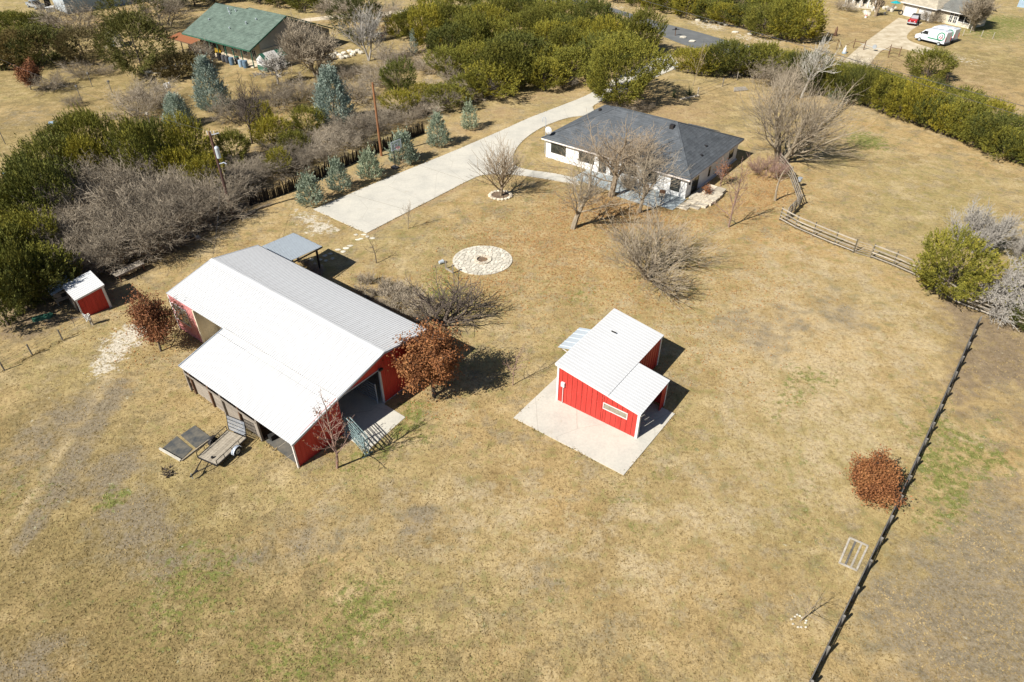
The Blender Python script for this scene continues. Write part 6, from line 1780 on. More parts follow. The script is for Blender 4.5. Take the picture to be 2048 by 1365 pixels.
m.tube([(Lt + .05, cy + .5, .40), (Lt + 1.25, cy, .42)], .035, 6)
m.bar((Lt + .9, cy, .43), (Lt + 1.6, cy, .43), .09, .08)
m.build('hitch', M['black'], tl)
MB().tube([(Lt + 1.45, cy, .12), (Lt + 1.45, cy, .62)], .03, 8).build('jack', M['rim'], tl)
ramp = MB()
ramp.bar((-.08, s_ * .02, .5), (-.30, s_ * .02, 1.75), .04, .04)
ramp.bar((-.08, s_ * (Wt - .02), .5), (-.30, s_ * (Wt - .02), 1.75), .04, .04)
for k in range(5):
    f = k / 4
    x, z = -.08 - .22 * f, .5 + 1.25 * f
    ramp.bar((x, s_ * .02, z), (x, s_ * (Wt - .02), z), .04, .04)
rampo = ramp.build('ramp_frame', M['black'], tl)
rm = MB()
for k in range(24):
    y = s_ * (.04 + (Wt - .08) * k / 23)
    rm.bar((-.085, y, .5), (-.29, y, 1.74), .018, .012)
for k in range(22):
    f = k / 21
    x, z = -.085 - .21 * f, .52 + 1.2 * f
    rm.bar((x, s_ * .03, z), (x, s_ * (Wt - .03), z), .014, .012)
stuff(rm.build('ramp_mesh', M['grey_trim'], rampo))
MB().box(Lt * .86, Lt * .86 + .14, s_ * Wt * .42 - .06, s_ * Wt * .42 + .06, .462, .62).build('coupler_lock', M['black'], tl)
# rubber mats on the grass
for i, (q, lab) in enumerate(((((325.8, 896.6), (353.7, 873), (385, 899), (363.4, 920)), 'dusty black rubber mat on the grass, the one further from the barn'), (((361, 871), (390, 851.5), (422, 875), (391.5, 897)), 'black rubber mat on the grass, the one next to the trailer'))):
    pts = [P(*a) for a in q]
    c = sum(pts, Vector()) / 4
    m = MB().prism([(p - c)[:2] for p in reversed(pts)], -.02, .025 + i * .004)
    tag(m.build('rubber_mat', M['mat'] , None, c), lab, 'mat', 'rubber mats beside the trailer')
a, b = P(320, 899), P(362, 923)
m = MB().bar((0, 0, .08), b - a + Z * .08, .14, .14)
tag(m.build('timber_edge', M['palestone'], None, a), 'pale timber edging along the dusty mat', 'timber')
a, b = P(364, 923), P(421, 879)
m = MB().bar((0, 0, .06), b - a + Z * .06, .08, .1)
tag(m.build('timber_edge', M['deckwood'], None, a), 'thin timber edging between mats and trailer', 'timber')
tag(bare_tree('dead_twigs', 'small dark heap of twigs on the grass below the mats', 337, 945, .45, 91, M['bark_dark'], levels=2, kids=[6, 5], start=.05, ang=.9, ratio=.8, stems=5, lean=2.5, r0=.03, tw=.012), 'small dark heap of twigs on the grass below the mats', 'twigs')

# ------------------------------------------------------------------ pipe gate panels leaning at the barn doorway
def pipe_panel(a, b, h, lean, label):
    d = b - a
    t = thing('pipe_panel', label, 'gate', a, math.atan2(d.y, d.x), 'pipe gates before the barn doorway')
    L = d.length
    pt = lambda x, z: (x, lean * z / h, .08 + z)
    m = MB().tube([pt(0, 0), pt(0, h - .15), pt(.15, h), pt(L - .15, h), pt(L, h - .15), pt(L, 0)], .035, 7)
    m.build('frame', M['greypaint'], t)
    for k in range(6):
        MB().tube([pt(0, .05 + k * h / 6.5), pt(L, .05 + k * h / 6.5)], .024, 6).build('pipe_rail', M['greypaint'], t)
    MB().tube([pt(L / 2, 0), pt(L / 2, h)], .03, 6).build('upright', M['greypaint'], t)
    for x in (0.02, L - .02):
        MB().bar((x, -.3, .03), (x, .3, .03), .05, .05).build('foot', M['greypaint'], t)
pipe_panel(P(694, 868), P(733, 914), 1.75, .05, 'grey-green pipe gate standing before the barn doorway, the front one')
pipe_panel(P(700, 866), P(738, 908), 1.65, .1, 'grey-green pipe gate standing right behind the front one')

# ------------------------------------------------------------------ fire pit of flagstones
fp = P(965, 521)
pit = thing('fire_pit', 'round fire pit set in a pale flagstone circle', 'fire pit', fp)
RX, RY = 2.95, 2.75
rf = random.Random(77)
MB().prism([(RX * 1.0 * math.cos(6.2832 * k / 40), RY * 1.0 * math.sin(6.2832 * k / 40)) for k in range(40)], -.05, .03).build('bed', M['mortar'], pit)
def voro():
    """flagstones as Voronoi cells of jittered seeds in the ring"""
    seeds = []
    tries = 0
    while len(seeds) < 175 and tries < 20000:
        tries += 1
        a, q = rf.uniform(0, 6.2832), math.sqrt(rf.uniform(.07, 1.0))
        s = Vector((RX * q * math.cos(a), RY * q * math.sin(a)))
        if s.length < .82:
            continue
        if all((s - o).length > .31 for o in seeds):
            seeds.append(s)
    for s in seeds:
        poly = [s + Vector((math.cos(6.2832 * k / 12), math.sin(6.2832 * k / 12))) * .42 for k in range(12)]
        for o in seeds:
            if o is s or (o - s).length > .9:
                continue
            mid, nrm = (s + o) / 2, (o - s).normalized()
            out = []
            for i in range(len(poly)):
                p, q = poly[i], poly[(i + 1) % len(poly)]
                dp, dq = (p - mid).dot(nrm), (q - mid).dot(nrm)
                if dp <= 0:
                    out.append(p)
                if dp * dq < 0:
                    out.append(p + (q - p) * (dp / (dp - dq)))
            poly = out
            if len(poly) < 3:
                break
        if len(poly) < 3:
            continue
        c = sum(poly, Vector((0, 0))) / len(poly)
        poly = [c + (p - c) * .90 for p in poly]
        poly = [p if (p.x / RX) ** 2 + (p.y / RY) ** 2 <= 1.04 else p * (1.02 / math.sqrt((p.x / RX) ** 2 + (p.y / RY) ** 2)) for p in poly]
        poly = [p if p.length > .70 else p.normalized() * .70 for p in poly]
        yield poly
for poly in voro():
    MB().prism(poly, 0, .055 + rf.uniform(0, .03)).build('flagstone', M['palestone'], pit)
for k in range(16):
    a0, a1 = 6.2832 * k / 16 + .02, 6.2832 * (k + 1) / 16 - .02
    r0_, r1_ = .56, .86 + rf.uniform(-.04, .06)
    z = .16 + rf.uniform(-.02, .05)
    m = MB().prism([(r0_ * math.cos(a0), r0_ * math.sin(a0)), (r1_ * math.cos(a0), r1_ * math.sin(a0)), (r1_ * 1.02 * math.cos((a0 + a1) / 2), r1_ * 1.02 * math.sin((a0 + a1) / 2)), (r1_ * math.cos(a1), r1_ * math.sin(a1)), (r0_ * math.cos(a1), r0_ * math.sin(a1))], 0, z)
    m.build('rim_stone', M['stone'], pit)
m = MB().prism([(.57 * math.cos(6.2832 * k / 20), .57 * math.sin(6.2832 * k / 20)) for k in range(20)], 0, .04)
m.build('ash_bed', M['ash'], pit)
# two-post stub frame next to it
tp = thing('post_frame', 'two short weathered posts joined at the foot beside the fire pit', 'post frame', P(892, 538))
p2 = P(906, 547) - P(892, 538)
MB().box(-.06, .06, -.06, .06, 0, .95).build('post', M['weathered'], tp)
MB().box(p2.x - .06, p2.x + .06, p2.y - .06, p2.y + .06, 0, 1.0).build('post', M['weathered'], tp)
MB().bar((0, 0, .07), p2 + Z * .07, .14, .12).build('sill', M['fencewood'], tp)
ma = thing('metal_bucket', 'grey metal bucket on its side by the two short posts', 'bucket', P(882, 528), .6)
MB().tube([(-.2, 0, .2), (.25, 0, .2)], [.16, .21], 12).build('shell', M['galv'], ma)
MB().tube([(.24, 0, .2), (.28, 0, .2)], .225, 12).build('rim', M['rim'], ma)
# stone ring round the upright bare tree
sr = thing('tree_ring', 'ring of pale stones round the upright leafless tree', 'stone ring', P(1001, 392))
rs_ = random.Random(4)
MB().prism([(1.1 * math.cos(6.28 * k / 16), .95 * math.sin(6.28 * k / 16)) for k in range(16)], -.03, .05).build('soil', M['ash'], sr)
for k in range(18):
    a = 6.2832 * k / 18
    m = MB(); m.rock((1.25 * math.cos(a), 1.1 * math.sin(a), .09), .25, .2, .22, rs_); m.build('stone', M['stone'], sr)
sr = thing('sapling_stones', 'scatter of white stones round the tiny pasture sapling', 'stones', P(1599, 1243))
for k in range(11):
    a = 6.2832 * k / 11 + rs_.uniform(-.2, .2)
    q = rs_.uniform(.25, .5)
    m = MB(); m.rock((q * math.cos(a), q * math.sin(a), .04), .08, .06, .09, rs_, 5); m.build('stone', M['palestone'], sr)
# slatted wooden panel lying on the grass
pa, pb, pc, pd = P(1698, 1077), P(1736, 1094), P(1713, 1143), P(1677, 1127)
wpn = thing('wooden_panel', 'grey slatted wooden panel lying flat beside the long fence', 'panel', pa)
for a, b in ((pa, pb), (pd, pc)):
    MB().bar(a - pa + Z * .08, b - pa + Z * .08, .12, .05).build('cross_rail', M['cap'], wpn)
for k in range(4):
    f = k / 3 * .94 + .03
    a, b = pa + (pb - pa) * f, pd + (pc - pd) * f
    MB().bar(a - pa + Z * .035, b - pa + Z * .035, .11, .04).build('slat', M['fencegrey'] if k in (1,) else M['cap'], wpn)

# ------------------------------------------------------------------ poles, wires, hoop
up = thing('utility_pole', 'tall plain wooden utility pole by the driveway conifers', 'utility pole', P(763, 312))
MB().tube([(0, 0, -.2), (0, 0, 9.4)], [.17, .12], 10).build('shaft', M['pole'], up)
tpz = P(466, 433)
tpp = thing('transformer_pole', 'dark utility pole with grey transformer in the thicket edge', 'utility pole', tpz)
MB().tube([(0, 0, -.2), (0, 0, 9.7)], [.17, .12], 10).build('shaft', M['poledark'], tpp)
MB().tube([(.32, -.1, 6.9), (.32, -.1, 8.0)], .23, 14).build('transformer', M['galv'], tpp)
MB().tube([(.32, -.1, 8.0), (.32, -.1, 8.14)], [.24, .12], 14).build('lid', M['galv'], tpp)
MB().bar((-.1, 0, 9.3), (.95, 0, 9.55), .08, .08).build('crossarm', M['grey_trim'], tpp)
MB().tube([(.16, -.05, 6.2), (.7, -.15, 6.4), (.95, -.2, 6.25)], .06, 8).build('lamp_arm', M['grey_trim'], tpp)
for x in (-.25, .12, .45):
    MB().tube([(x, 0, 9.35), (x, 0, 9.75)], .05, 8).build('insulator', M['white_trim'], tpp)
def wire(label, a, b, sag, rad=.018):
    t = MB()
    t.tube([(b - a) * (k / 12) - Z * (sag * 4 * (k / 12) * (1 - k / 12)) for k in range(13)], rad, 4)
    tag(t.build('power_line', M['plasticgrey'], None, a), label, 'cable', 'overhead wires')
wire('overhead wire sagging past the road and the right hedge', P(1215, -20, 8.4), P(2120, 232, 8.4), .2, .028)
wire('lower overhead wire over the far gravel drive', P(1640, 96, 6.8), P(2110, 252, 7.2), .3, .022)
wire('overhead wire leaving the transformer pole to the upper left', tpz + Z * 9.7, P(-60, 90, 9.5), 1.0, .012)
wire('thin service wire from the transformer pole to the barn ridge', tpz + Vector((.3, 0, 6.5)), loc2(*BN, bm, La, hr + .1), .6, .012)
hoop = thing('basketball_hoop', 'portable basketball hoop with clear backboard on the driveway edge', 'basketball hoop', P(791, 337), R(-38))
MB().tube([(0, 0, 0), (0, 0, 2.4), (0, 0, 2.9)], .06, 8).build('pole', M['black'], hoop)
MB().bar((-.5, 0, .12), (.35, 0, .12), .7, .2).build('base', M['plasticgrey'], hoop)
m = MB(); m.bar((0, 0, 2.5), (.55, 0, 2.95), .06, .06); m.bar((0, 0, 2.85), (.55, 0, 3.3), .06, .06); m.build('arm', M['black'], hoop)
fr = MB()
for (y0, y1, z0, z1) in ((-.85, .85, 2.65, 2.72), (-.85, .85, 3.68, 3.75), (-.85, -.78, 2.72, 3.68), (.78, .85, 2.72, 3.68), (-.3, .3, 2.95, 2.99), (-.3, .3, 3.35, 3.39), (-.3, -.26, 2.99, 3.35), (.26, .3, 2.99, 3.35)):
    fr.box(.56, .61, y0, y1, z0, z1)
fro = fr.build('backboard_frame', M['grey_trim'], hoop)
gl = NT('clear_backboard')
gl.b.inputs['Alpha'].default_value = .28
MB().box(.575, .59, -.78, .78, 2.72, 3.68).build('backboard', gl.done((.35, .42, .45), .1), hoop)
MB().tube([(.85 + .24 * math.cos(6.2832 * k / 16), .24 * math.sin(6.2832 * k / 16), 2.95) for k in range(17)], .022, 6).build('rim', M['vanred'], hoop)
net = MB()
for k in range(10):
    a = 6.2832 * k / 10
    net.tube([(.85 + .23 * math.cos(a), .23 * math.sin(a), 2.94), (.85 + .15 * math.cos(a + .3), .15 * math.sin(a + .3), 2.55)], .012, 4)
net.build('net', M['white_trim'], hoop)

# ------------------------------------------------------------------ stave fence behind the young conifers
sf_pts = smooth([P(*q) for q in ((500, 412), (560, 392), (620, 366), (680, 338), (740, 312), (800, 286), (850, 266))], 4)
sf = thing('stave_fence', 'dark upright cedar stave fence behind the young conifers', 'fence', sf_pts[0])
rv = random.Random(6)
m = MB()
L_tot = 0
for a, b in zip(sf_pts, sf_pts[1:]):
    n = max(1, int((b - a).length / .085))
    for k in range(n):
        p = a + (b - a) * (k / n) - sf_pts[0]
        h = rv.uniform(1.1, 1.75)
        r = rv.uniform(.04, .06)
        m.tube([(p.x, p.y + rv.uniform(-.04, .04), -.05), (p.x + rv.uniform(-.06, .06), p.y, h)], [r, r * .8], 5)
stuff(m.build('staves', M['stave'], sf))
for z in (.5, 1.3):
    m = MB(); m.tube([p - sf_pts[0] + Z * z for p in sf_pts], .02, 5); m.build('binding_wire', M['plasticgrey'], sf)
# rail fence across the driveway gate
gtp = P(1318, 134); gtq = P(1352, 143)
dg = thing('driveway_gate', 'thin pale tube gate across the driveway by the grove', 'gate', P(1300, 118))
v = P(1350, 140) - P(1300, 118)
for z in (.3, .6, .9, 1.2):
    MB().tube([(0, 0, z), tuple(v + Z * z)], .03, 6).build('gate_bar', M['grey_trim'], dg)
for f in (0, .5, 1):
    MB().tube([tuple(v * f), tuple(v * f + Z * 1.25)], .04, 6).build('upright', M['grey_trim'], dg)
mbx = thing('mailbox', 'dark mailbox on a post beside the paved road', 'mailbox', P(1350, 72))
MB().box(-.06, .06, -.06, .06, 0, 1.1).build('post', M['brownwood'], mbx)
MB().bar((-.7, 0, 1.12), (.7, 0, 1.2), .14, .1).build('arm', M['black'], mbx)
MB().box(-.2, .2, -.14, .14, 1.2, 1.5).build('box', M['black'], mbx)
cf = [P(1395, 192), P(1445, 173), P(1474, 160), P(1476, 150)]
cw = thing('garden_wire_fence', 'low wire fence with a pale stub post right of the yucca', 'fence', cf[0])
for p in cf:
    q = p - cf[0]
    MB().tube([(q.x, q.y, 0), (q.x, q.y, 1.3)], .09, 8).build('post', M['fencewood'], cw)
for a, b in zip(cf, cf[1:]):
    for z in (.5, 1.1):
        MB().tube([a - cf[0] + Z * z, b - cf[0] + Z * z], .02, 4).build('wire', M['plasticgrey'], cw)
fb = thing('field_timbers', 'stack of grey weathered timbers by the garden wire fence', 'timber stack', P(1475, 180), .4)
for k in range(6):
    MB().bar((-1.2 + .2 * k, -.6 + .25 * k, .1 + .05 * (k % 2)), (1.3 + .1 * k, -.9 + .25 * k, .12), .18, .12).build('timber', M['fencewood'], fb)
rkm = random.Random(12)
for i in range(9):
    px, py = 1362 + i * 4.2, 200 - i * .9
    m = MB(); m.rock((0, 0, .1), .28, .2, .25, rkm); tag(m.build('edging_stone', M['stone'], None, P(px, py)), 'pale edging stone in the row at the foot of the spiky grass', 'stone', 'edging stones by the yucca')
# pale stones and rubble by the neighbour garden
for i, (px, py) in enumerate(((664, 112), (672, 110), (680, 113), (688, 109), (700, 105), (708, 107), (716, 104), (694, 116), (668, 118), (684, 118), (722, 108), (655, 120), (640, 122), (705, 112))):
    m = MB(); m.rock((0, 0, .2), .6, .5, .55, rkm); tag(m.build('garden_rock', M['palestone'], None, P(px, py)), 'pale rock in the rockery right of the gable wall', 'rock', 'rockery stones')
for i, (px, py) in enumerate(((318, 143), (330, 141), (342, 138), (352, 135), (306, 147), (364, 132))):
    m = MB().bar((-1.2, 0, .15), (1.2, .25, .15), .4, .3); tag(m.build('garden_curb', M['palestone'], None, P(px, py), R(-8)), 'pale stone kerb length along the live oak bed', 'kerb', 'kerb of the live oak bed')
for i, (px, py) in enumerate(((1424, 46), (1440, 48), (1410, 44), (1396, 42), (1452, 52), (1500, 70), (1470, 66), (1366, 76), (1384, 84))):
    m = MB(); m.rock((0, 0, .12), .7, .5, .4, rkm); tag(m.build('roadside_rock', M['palestone'], None, P(px, py)), 'pale rock on the verge of the paved road', 'rock', 'rocks on the road verge')

# ------------------------------------------------------------------ neighbour's porch things
def barrel(px, py, r, h, mat, label, lid=None):
    t = thing('barrel', label, 'barrel', P(px, py), 0, 'barrels before the porch')
    MB().tube([(0, 0, 0), (0, 0, h * .3), (0, 0, h * .6), (0, 0, h)], [r * .9, r, r, r * .92], 14).build('shell', mat, t)
    MB().tube([(0, 0, h), (0, 0, h + .05)], [r * .96, r * .9], 14).build('lid', lid or mat, t)
barrel(492, 136, .48, 1.15, M['blueplastic'], 'blue-grey barrel, furthest right before the porch')
barrel(483, 134, .42, 1.1, M['bluegrey'], 'pale blue barrel, second from the right before the porch')
barrel(476, 128, .42, 1.2, M['plasticgrey'], 'dark grey barrel behind the pale blue one', M['greenmetal'])
barrel(465, 130, .46, 1.2, M['blueplastic'], 'blue-grey barrel in the middle of the porch row')
barrel(456, 126, .42, 1.1, M['plasticgrey'], 'dark barrel, fourth from the right before the porch')
barrel(449, 124, .42, 1.1, M['plasticgrey'], 'dark barrel, fifth from the right before the porch')
barrel(441, 121, .42, 1.15, M['black'], 'black barrel, leftmost of the porch row')
barrel(427, 118, .45, 1.5, M['dark'], 'dark bin under the porch post at far left')
ty = thing('toy_car', 'yellow plastic ride-on toy on the porch floor', 'toy', P(438, 107), .4)
MB().prof([(-.6, .15), (.7, .15), (.8, .5), (.3, .6), (.1, 1.0), (-.5, 1.0), (-.6, .5)], .7).build('body', M['yellow'], ty)
for x in (-.35, .5):
    MB().tube([(x, -.42, .18), (x, .42, .18)], .18, 10).build('wheel', M['black'], ty)
tz = thing('porch_chair', 'red folding chair at the right end of the porch', 'chair', P(497, 116), .8)
MB().box(-.25, .25, -.25, .25, .4, .46).build('seat', M['vanred'], tz)
MB().box(-.25, .25, .2, .26, .46, .95).build('backrest', M['vanred'], tz)
for x in (-.22, .22):
    for y in (-.22, .22):
        MB().box(x - .02, x + .02, y - .02, y + .02, 0, .4).build('leg', M['black'], tz)
# bird boxes and markers on the neighbour lawn
for px, py, h, lab in ((303, 256, 1.9, 'bird box on a thin post near the short blue conifer'), (226, 191, 2.0, 'dark post with pale cap right of the lawn shrubs'), (185, 174, 2.0, 'leaning dark post in the middle of the lawn'), (109, 183, 1.1, 'short dark stake beside the brown bush'), (11, 289, 2.0, 'thin post with small box at the left picture edge'), (165, 206, 2.4, 'thin pale stake in the lawn centre')):
    t = thing('bird_post', lab, 'post', P(px, py))
    MB().tube([(0, 0, 0), (.0, .0, h)], .05, 6).build('post', M['fencegrey'], t)
    MB().box(-.14, .14, -.14, .14, h, h + .28).build('box', M['fencewood'] if 'box' in lab else M['fencegrey'], t)
for px, py, lab in ((19, 354, 'pale blue hive box on the lawn at the left edge'), (108, 253, 'white hive box with dark lid on the neighbour lawn')):
    t = thing('hive_box', lab, 'box', P(px, py), .4)
    MB().box(-.45, .45, -.4, .4, 0, .5).build('body', M['white_trim'], t)
    MB().box(-.5, .5, -.45, .45, .5, .6).build('lid', M['bluegrey'], t)
for px, py in ((331, 178), (335, 176), (340, 175)):
    tag(MB().box(-.12, .12, -.12, .12, 0, .8).build('white_marker', M['white_trim'], None, P(px, py)), 'small white marker stub in the trio near the live oak', 'marker', 'white marker stubs')
# junk by the grey metal barn
for px, py, w, h, mat, nm, lab in ((102, 24, 1.6, .9, 'white_trim', 'white_crate', 'white crate left of the grey metal barn'), (97, 12, 1.2, 1.9, 'dark', 'dark_tank', 'dark upright tank beside the grey metal barn'), (108, 19, 1.0, .7, 'palestone', 'pale_box', 'pale box at the grey metal barn corner')):
    t = thing(nm, lab, 'box', P(px, py), .6)
    MB().box(-w / 2, w / 2, -w / 3, w / 3, 0, h).build('body', M[mat], t)
    MB().box(-w / 2 - .05, w / 2 + .05, -w / 3 - .05, w / 3 + .05, h, h + .08).build('lid', M[mat], t)
# ------------------------------------------------------------------ far right yard
def pipe_gate_post(label, px, py, rz):
    t = thing('gate_brace', label, 'gate post', P(px, py), rz)
    for x in (0, 1.9):
        MB().tube([(x, 0, 0), (x, 0, 1.7)], .08, 8).build('post', M['brownwood'], t)
    MB().tube([(0, 0, 1.25), (1.9, 0, 1.25)], .06, 8).build('crossbar', M['brownwood'], t)
    MB().tube([(0, 0, 1.4), (-1.6, -.2, .1)], .05, 6).build('brace', M['brownwood'], t)
pipe_gate_post('rusty pipe gate brace left of the far gravel drive', 1706, 97, R(-35))
pipe_gate_post('rusty pipe gate brace right of the far gravel drive', 1777, 109, R(-50))
fgt = thing('cable_gate', 'low cable across the far gravel drive with round sign', 'cable', P(1718, 96))
v = P(1776, 110) - P(1718, 96)
MB().tube([Z * .8, v * .5 + Z * .6, v + Z * .8], .03, 5).build('cable', M['grey_trim'], fgt)
MB().tube([tuple(v * .5 + Vector((-.05, -.04, .8))), tuple(v * .5 + Vector((.05, .04, .8)))], .38, 14).build('sign', M['silver'], fgt)
ptf = [P(1600, 108), P(1655, 98), P(1672, 92), P(1685, 108)]
for px, py, lab in ((1672, 100, 'rusty leaning fence frame left of the far drive'),):
    t = thing('leaning_fence', lab, 'fence', P(px, py), .5)
    MB().tube([(0, 0, 0), (0, 0, 1.9)], .06, 6).build('post', M['brownwood'], t)
    MB().tube([(0, 0, 1.8), (-2.2, .3, 1.2)], .05, 6).build('rail', M['brownwood'], t)
    MB().tube([(0, 0, 1.8), (1.2, -.3, .3)], .05, 6).build('brace', M['brownwood'], t)
st_ = thing('garden_statue', 'small white and blue garden statue left of the far drive', 'statue', P(1688, 107))
MB().tube([(0, 0, 0), (0, 0, .35), (0, 0, .8), (0, 0, 1.0), (0, 0, 1.15)], [.28, .32, .26, .12, .16], 12).build('robe', M['white_trim'], st_)
MB().tube([(0, 0, 1.15), (0, 0, 1.25), (0, 0, 1.4)], [.12, .15, .05], 10).build('head', M['stone'], st_)
MB().tube([(0, 0, 0), (0, 0, .2)], .42, 12).build('plinth', M['bluegrey'], st_)
ov_ = thing('owl_totem', 'orange and brown carved totem on the far lawn', 'statue', P(1670, 72))
MB().tube([(0, 0, 0), (0, 0, .5)], .35, 10).build('plinth', M['brownwood'], ov_)
MB().tube([(0, 0, .5), (0, 0, 1.1), (0, 0, 1.7)], [.22, .26, .1], 10).build('figure', M['brownwood'], ov_)
fl = thing('flag_pole', 'thin pale flag pole on the far lawn', 'flag pole', P(1617, 28))
MB().tube([(0, 0, 0), (0, 0, 6)], [.06, .03], 8).build('shaft', M['white_trim'], fl)
fgm = MB(); fgm.add([(0, 0, 5.2), (.5, .1, 5.0), (.45, .1, 5.6), (0, 0, 5.9)], [(0, 1, 2, 3)]); fgm.build('flag', M['vanred'], fl)
dgm = thing('lawn_ornament', 'small red and white lawn ornament in the far front garden', 'ornament', P(1731, 36))
MB().tube([(0, 0, 0), (0, 0, .5), (0, 0, .8)], [.25, .2, .05], 9).build('body', M['white_trim'], dgm)
MB().tube([(0, 0, .5), (0, 0, .62)], [.26, .2], 9).build('scarf', M['vanred'], dgm)
bn = thing('trash_bin', 'dark wheeled trash bin between the garage doors', 'bin', P(1823, 34), R(-60))
m = MB(); m.add([(-.28, -.3, 0), (.28, -.3, 0), (.28, .3, 0), (-.28, .3, 0), (-.35, -.38, 1.05), (.35, -.38, 1.05), (.35, .38, 1.05), (-.35, .38, 1.05)], MB.HEX); m.build('tub', M['blueplastic'], bn)
MB().box(-.38, .38, -.42, .42, 1.06, 1.14).build('lid', M['black'], bn)
tw_ = thing('old_tyre', 'old tyre leaning at the garage corner', 'tyre', P(1800, 30), R(30))
pts = [(.0, .45 * math.cos(6.2832 * k / 18), .48 + .45 * math.sin(6.2832 * k / 18)) for k in range(19)]
MB().tube(pts, .12, 7).build('rubber_ring', M['rubber'], tw_)
ct = thing('teal_canopy', 'teal garden umbrella among the clutter left of the garage', 'umbrella', P(1786, 24))
m = MB()
n = 8
m.add([(0, 0, 2.3)] + [(1.1 * math.cos(6.2832 * k / n), 1.1 * math.sin(6.2832 * k / n), 1.85) for k in range(n)], [(0, 1 + k, 1 + (k + 1) % n) for k in range(n)])
m.build('canopy', M['teal'], ct)
MB().tube([(0, 0, 0), (0, 0, 2.3)], .04, 6).build('pole', M['white_trim'], ct)
rc_ = random.Random(14)
for i in range(26):
    px, py = rc_.uniform(1726, 1792), rc_.uniform(14, 32)
    m = MB(); m.rock((0, 0, .2), rc_.uniform(.25, .6), rc_.uniform(.2, .5), rc_.uniform(.4, .9), rc_)
    tag(m.build('garden_stone', M['palestone'] if i % 3 else M['weathered'], None, P(px, py)), 'pale stone in the cluttered flower bed left of the garage', 'stone', 'stones of the far flower bed')
for i, (px, py) in enumerate(((1940, 66), (1962, 74), (1985, 78), (1925, 72))):
    t = MB().tube([(0, 0, 0), (0, 0, 1.2)], .06, 6)
    tag(t.build('fence_stake', M['cap'], None, P(px, py)), 'pale fence stake in the far lawn right of the vans', 'stake', 'fence stakes of the far lawn')
fs_ = [P(1776, 116), P(1811, 133), P(1830, 145), P(1890, 170)]
ff = thing('far_wire_fence', 'rusty wire fence behind the right hedge', 'fence', fs_[0])
for p in fs_:
    q = p - fs_[0]
    MB().tube([(q.x, q.y, 0), (q.x, q.y, 1.5)], .06, 6).build('post', M['brownwood'], ff)
for a, b in zip(fs_, fs_[1:]):
    for z in (.6, 1.3):
        MB().tube([a - fs_[0] + Z * z, b - fs_[0] + Z * z], .025, 4).build('wire', M['brownwood'], ff)
bkt = thing('water_trough', 'pale bucket hung on the bending fence', 'bucket', P(1594, 375))
MB().tube([(.1, 0, .8), (.1, 0, 1.2)], [.2, .26], 12).build('shell', M['grey_trim'], bkt)
MB().tube([(.1, 0, 1.2), (.1, 0, 1.24)], .28, 12).build('rim', M['rim'], bkt)

# ------------------------------------------------------------------ grass tufts and fallen leaves (nobody could count them)
def scatter(name, n, region, size, mat, flat, seed, label, cat, tall=1.0):
    g = np.random.default_rng(seed)
    pts = region(n, g)
    n = len(pts)
    a = g.uniform(0, 6.2832, n)
    s = size * g.uniform(.5, 1.4, n)
    if flat:
        dx = np.stack([np.cos(a), np.sin(a), g.uniform(-.35, .35, n)], 1) * s[:, None] * .5
        dy = np.stack([-np.sin(a), np.cos(a), g.uniform(-.35, .35, n)], 1) * s[:, None] * .32
        c = np.column_stack([pts, s * .18 + .008])
        V = np.stack([c - dx, c + dy, c + dx, c - dy], 1)
        F = np.arange(n * 4).reshape(n, 4)
    else:
        c = np.column_stack([pts, np.zeros(n)])
        d = np.stack([np.cos(a), np.sin(a), np.zeros(n)], 1) * s[:, None] * .35
        lean = np.stack([g.uniform(-.8, .8, n), g.uniform(-.8, .8, n), np.full(n, tall) * g.uniform(.5, 1.1, n)], 1) * s[:, None]
        V = np.stack([c - d, c + d, c + lean], 1)
        F = np.arange(n * 3).reshape(n, 3)
    me = bpy.data.meshes.new(name)
    k = V.shape[1]
    me.vertices.add(n * k)
    me.vertices.foreach_set('co', V.reshape(-1).astype(np.float32))
    me.loops.add(n * k)
    me.loops.foreach_set('vertex_index', F.reshape(-1).astype(np.int32))
    me.polygons.add(n)
    me.polygons.foreach_set('loop_start', np.arange(n, dtype=np.int32) * k)
    me.polygons.foreach_set('loop_total', np.full(n, k, dtype=np.int32))
    me.update()
    me.validate()
    me.materials.append(mat)
    o = bpy.data.objects.new(name, me)
    link(o)
    tag(stuff(o), label, cat)
    return o
from mathutils.geometry import intersect_point_line
def inside(poly, pts):
    x, y = pts[:, 0], pts[:, 1]
    r = np.zeros(len(pts), bool)
    n = len(poly)
    for i in range(n):
        x0, y0, x1, y1 = poly[i][0], poly[i][1], poly[(i + 1) % n][0], poly[(i + 1) % n][1]
        c = ((y0 > y) != (y1 > y)) & (x < (x1 - x0) * (y - y0) / (y1 - y0 + 1e-12) + x0)
        r ^= c
    return r
KEEP_OFF = [drive,
    [loc2(*SB, *q) for q in ((-1.55, -3.65), (7.9, -3.65), (8.05, 4.0), (W1, 4.4), (W1, L_), (0, L_), (-.1, 4.4))],
    [loc2(*BN, *q) for q in ((0, 0), (3.9, 0), (3.85, -2.75), (8.05, -2.5), (8.05, 0), (b3, 0), (b3, La), (b1, La), (b1, Ll), (0, Ll))],
    [hl_(*q) for q in ((0, 0), (6.3, 0), (6.3, -4.3), (20.2, -3.6), (20.2, -2.6), (23.3, -2.4), (23.3, 4.6), (Wh, 4.6), (Wh, Dh), (0, Dh))],
    [P(*q) for q in ((321, 899), (357, 873), (389, 852), (421, 876), (395, 896), (362, 921))],
    [(fp.x + 3.0 * math.cos(.3 * k), fp.y + 2.8 * math.sin(.3 * k)) for k in range(21)]]
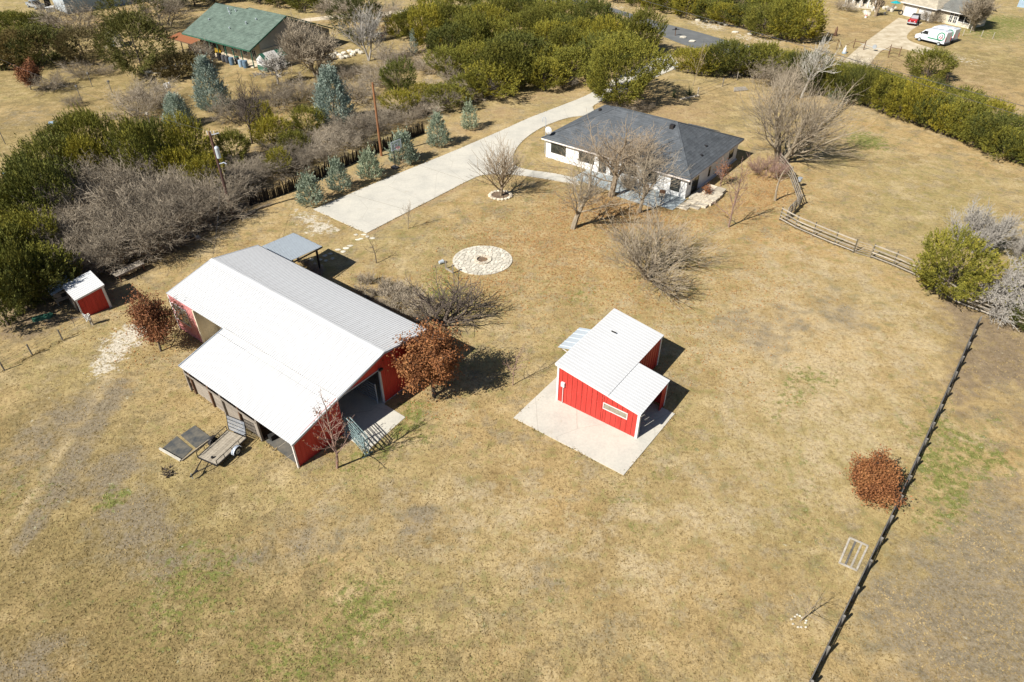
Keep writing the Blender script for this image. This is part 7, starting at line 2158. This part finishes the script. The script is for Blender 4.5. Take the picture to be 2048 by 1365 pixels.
def lawn(n, g):
    # denser near the camera: uniform over the picture, not over the field
    px = g.uniform(-40, 2090, n)
    py = g.uniform(330, 1400, n)
    u = (px - 1024) / FOC
    v = (682.5 - py) / FOC
    dz = -math.sin(PITCH) + v * math.cos(PITCH)
    dy = math.cos(PITCH) + v * math.sin(PITCH)
    t = -CAM_H / dz
    pts = np.stack([u * t, dy * t], 1)
    ok = np.ones(n, bool)
    for poly in KEEP_OFF:
        ok &= ~inside(poly, pts)
    return pts[ok]
scatter('dry_grass_tufts', 170000, lawn, .11, M['drygrass'], False, 1, 'short dry straw-coloured grass over the whole lawn', 'grass', .55)
def edges(n, g):
    segs = []
    for poly in KEEP_OFF[:-2]:
        pp = [Vector((q[0], q[1])) for q in poly]
        segs += [(a, b) for a, b in zip(pp, pp[1:] + pp[:1])]
    for pts_ in (lf, f1, f2, wp):
        pp = [Vector((q[0], q[1])) for q in pts_]
        segs += list(zip(pp, pp[1:])) * 2
    out = []
    for a, b in segs:
        k = int((b - a).length * 26)
        u = g.uniform(0, 1, k)
        out.append(np.stack([a.x + (b.x - a.x) * u + g.normal(0, .09, k), a.y + (b.y - a.y) * u + g.normal(0, .09, k)], 1))
    pts = np.concatenate(out)
    keep = (np.sin(pts[:, 0] * 1.7) + np.sin(pts[:, 1] * 2.3 + 1) + g.uniform(-1.2, 1.2, len(pts))) > -.3
    return pts[keep]
scatter('edge_weeds', 0, edges, .13, M['drygrass'], False, 4, 'ragged dry weeds along slab edges and fence lines', 'grass', 1.0)
def litter(n, g):
    out = []
    for px, py, r, s in PATCH['leaf']:
        k = int(n * s * r * r / 330)
        c = P(px, py)
        out.append(np.stack([g.normal(c.x, r * .75, k), g.normal(c.y, r * .75, k)], 1))
    pts = np.concatenate(out)
    ok = np.ones(len(pts), bool)
    for poly in KEEP_OFF[:-1]:
        ok &= ~inside(poly, pts)
    return pts[ok]
scatter('fallen_leaves', 26000, litter, .15, M['leaves'], True, 2, 'scattered brown fallen leaves under the leafless trees', 'leaves')
print('OBJECTS', len(bpy.data.objects), 'TRIS', sum(len(p.vertices) - 2 for me in bpy.data.meshes for p in me.polygons))
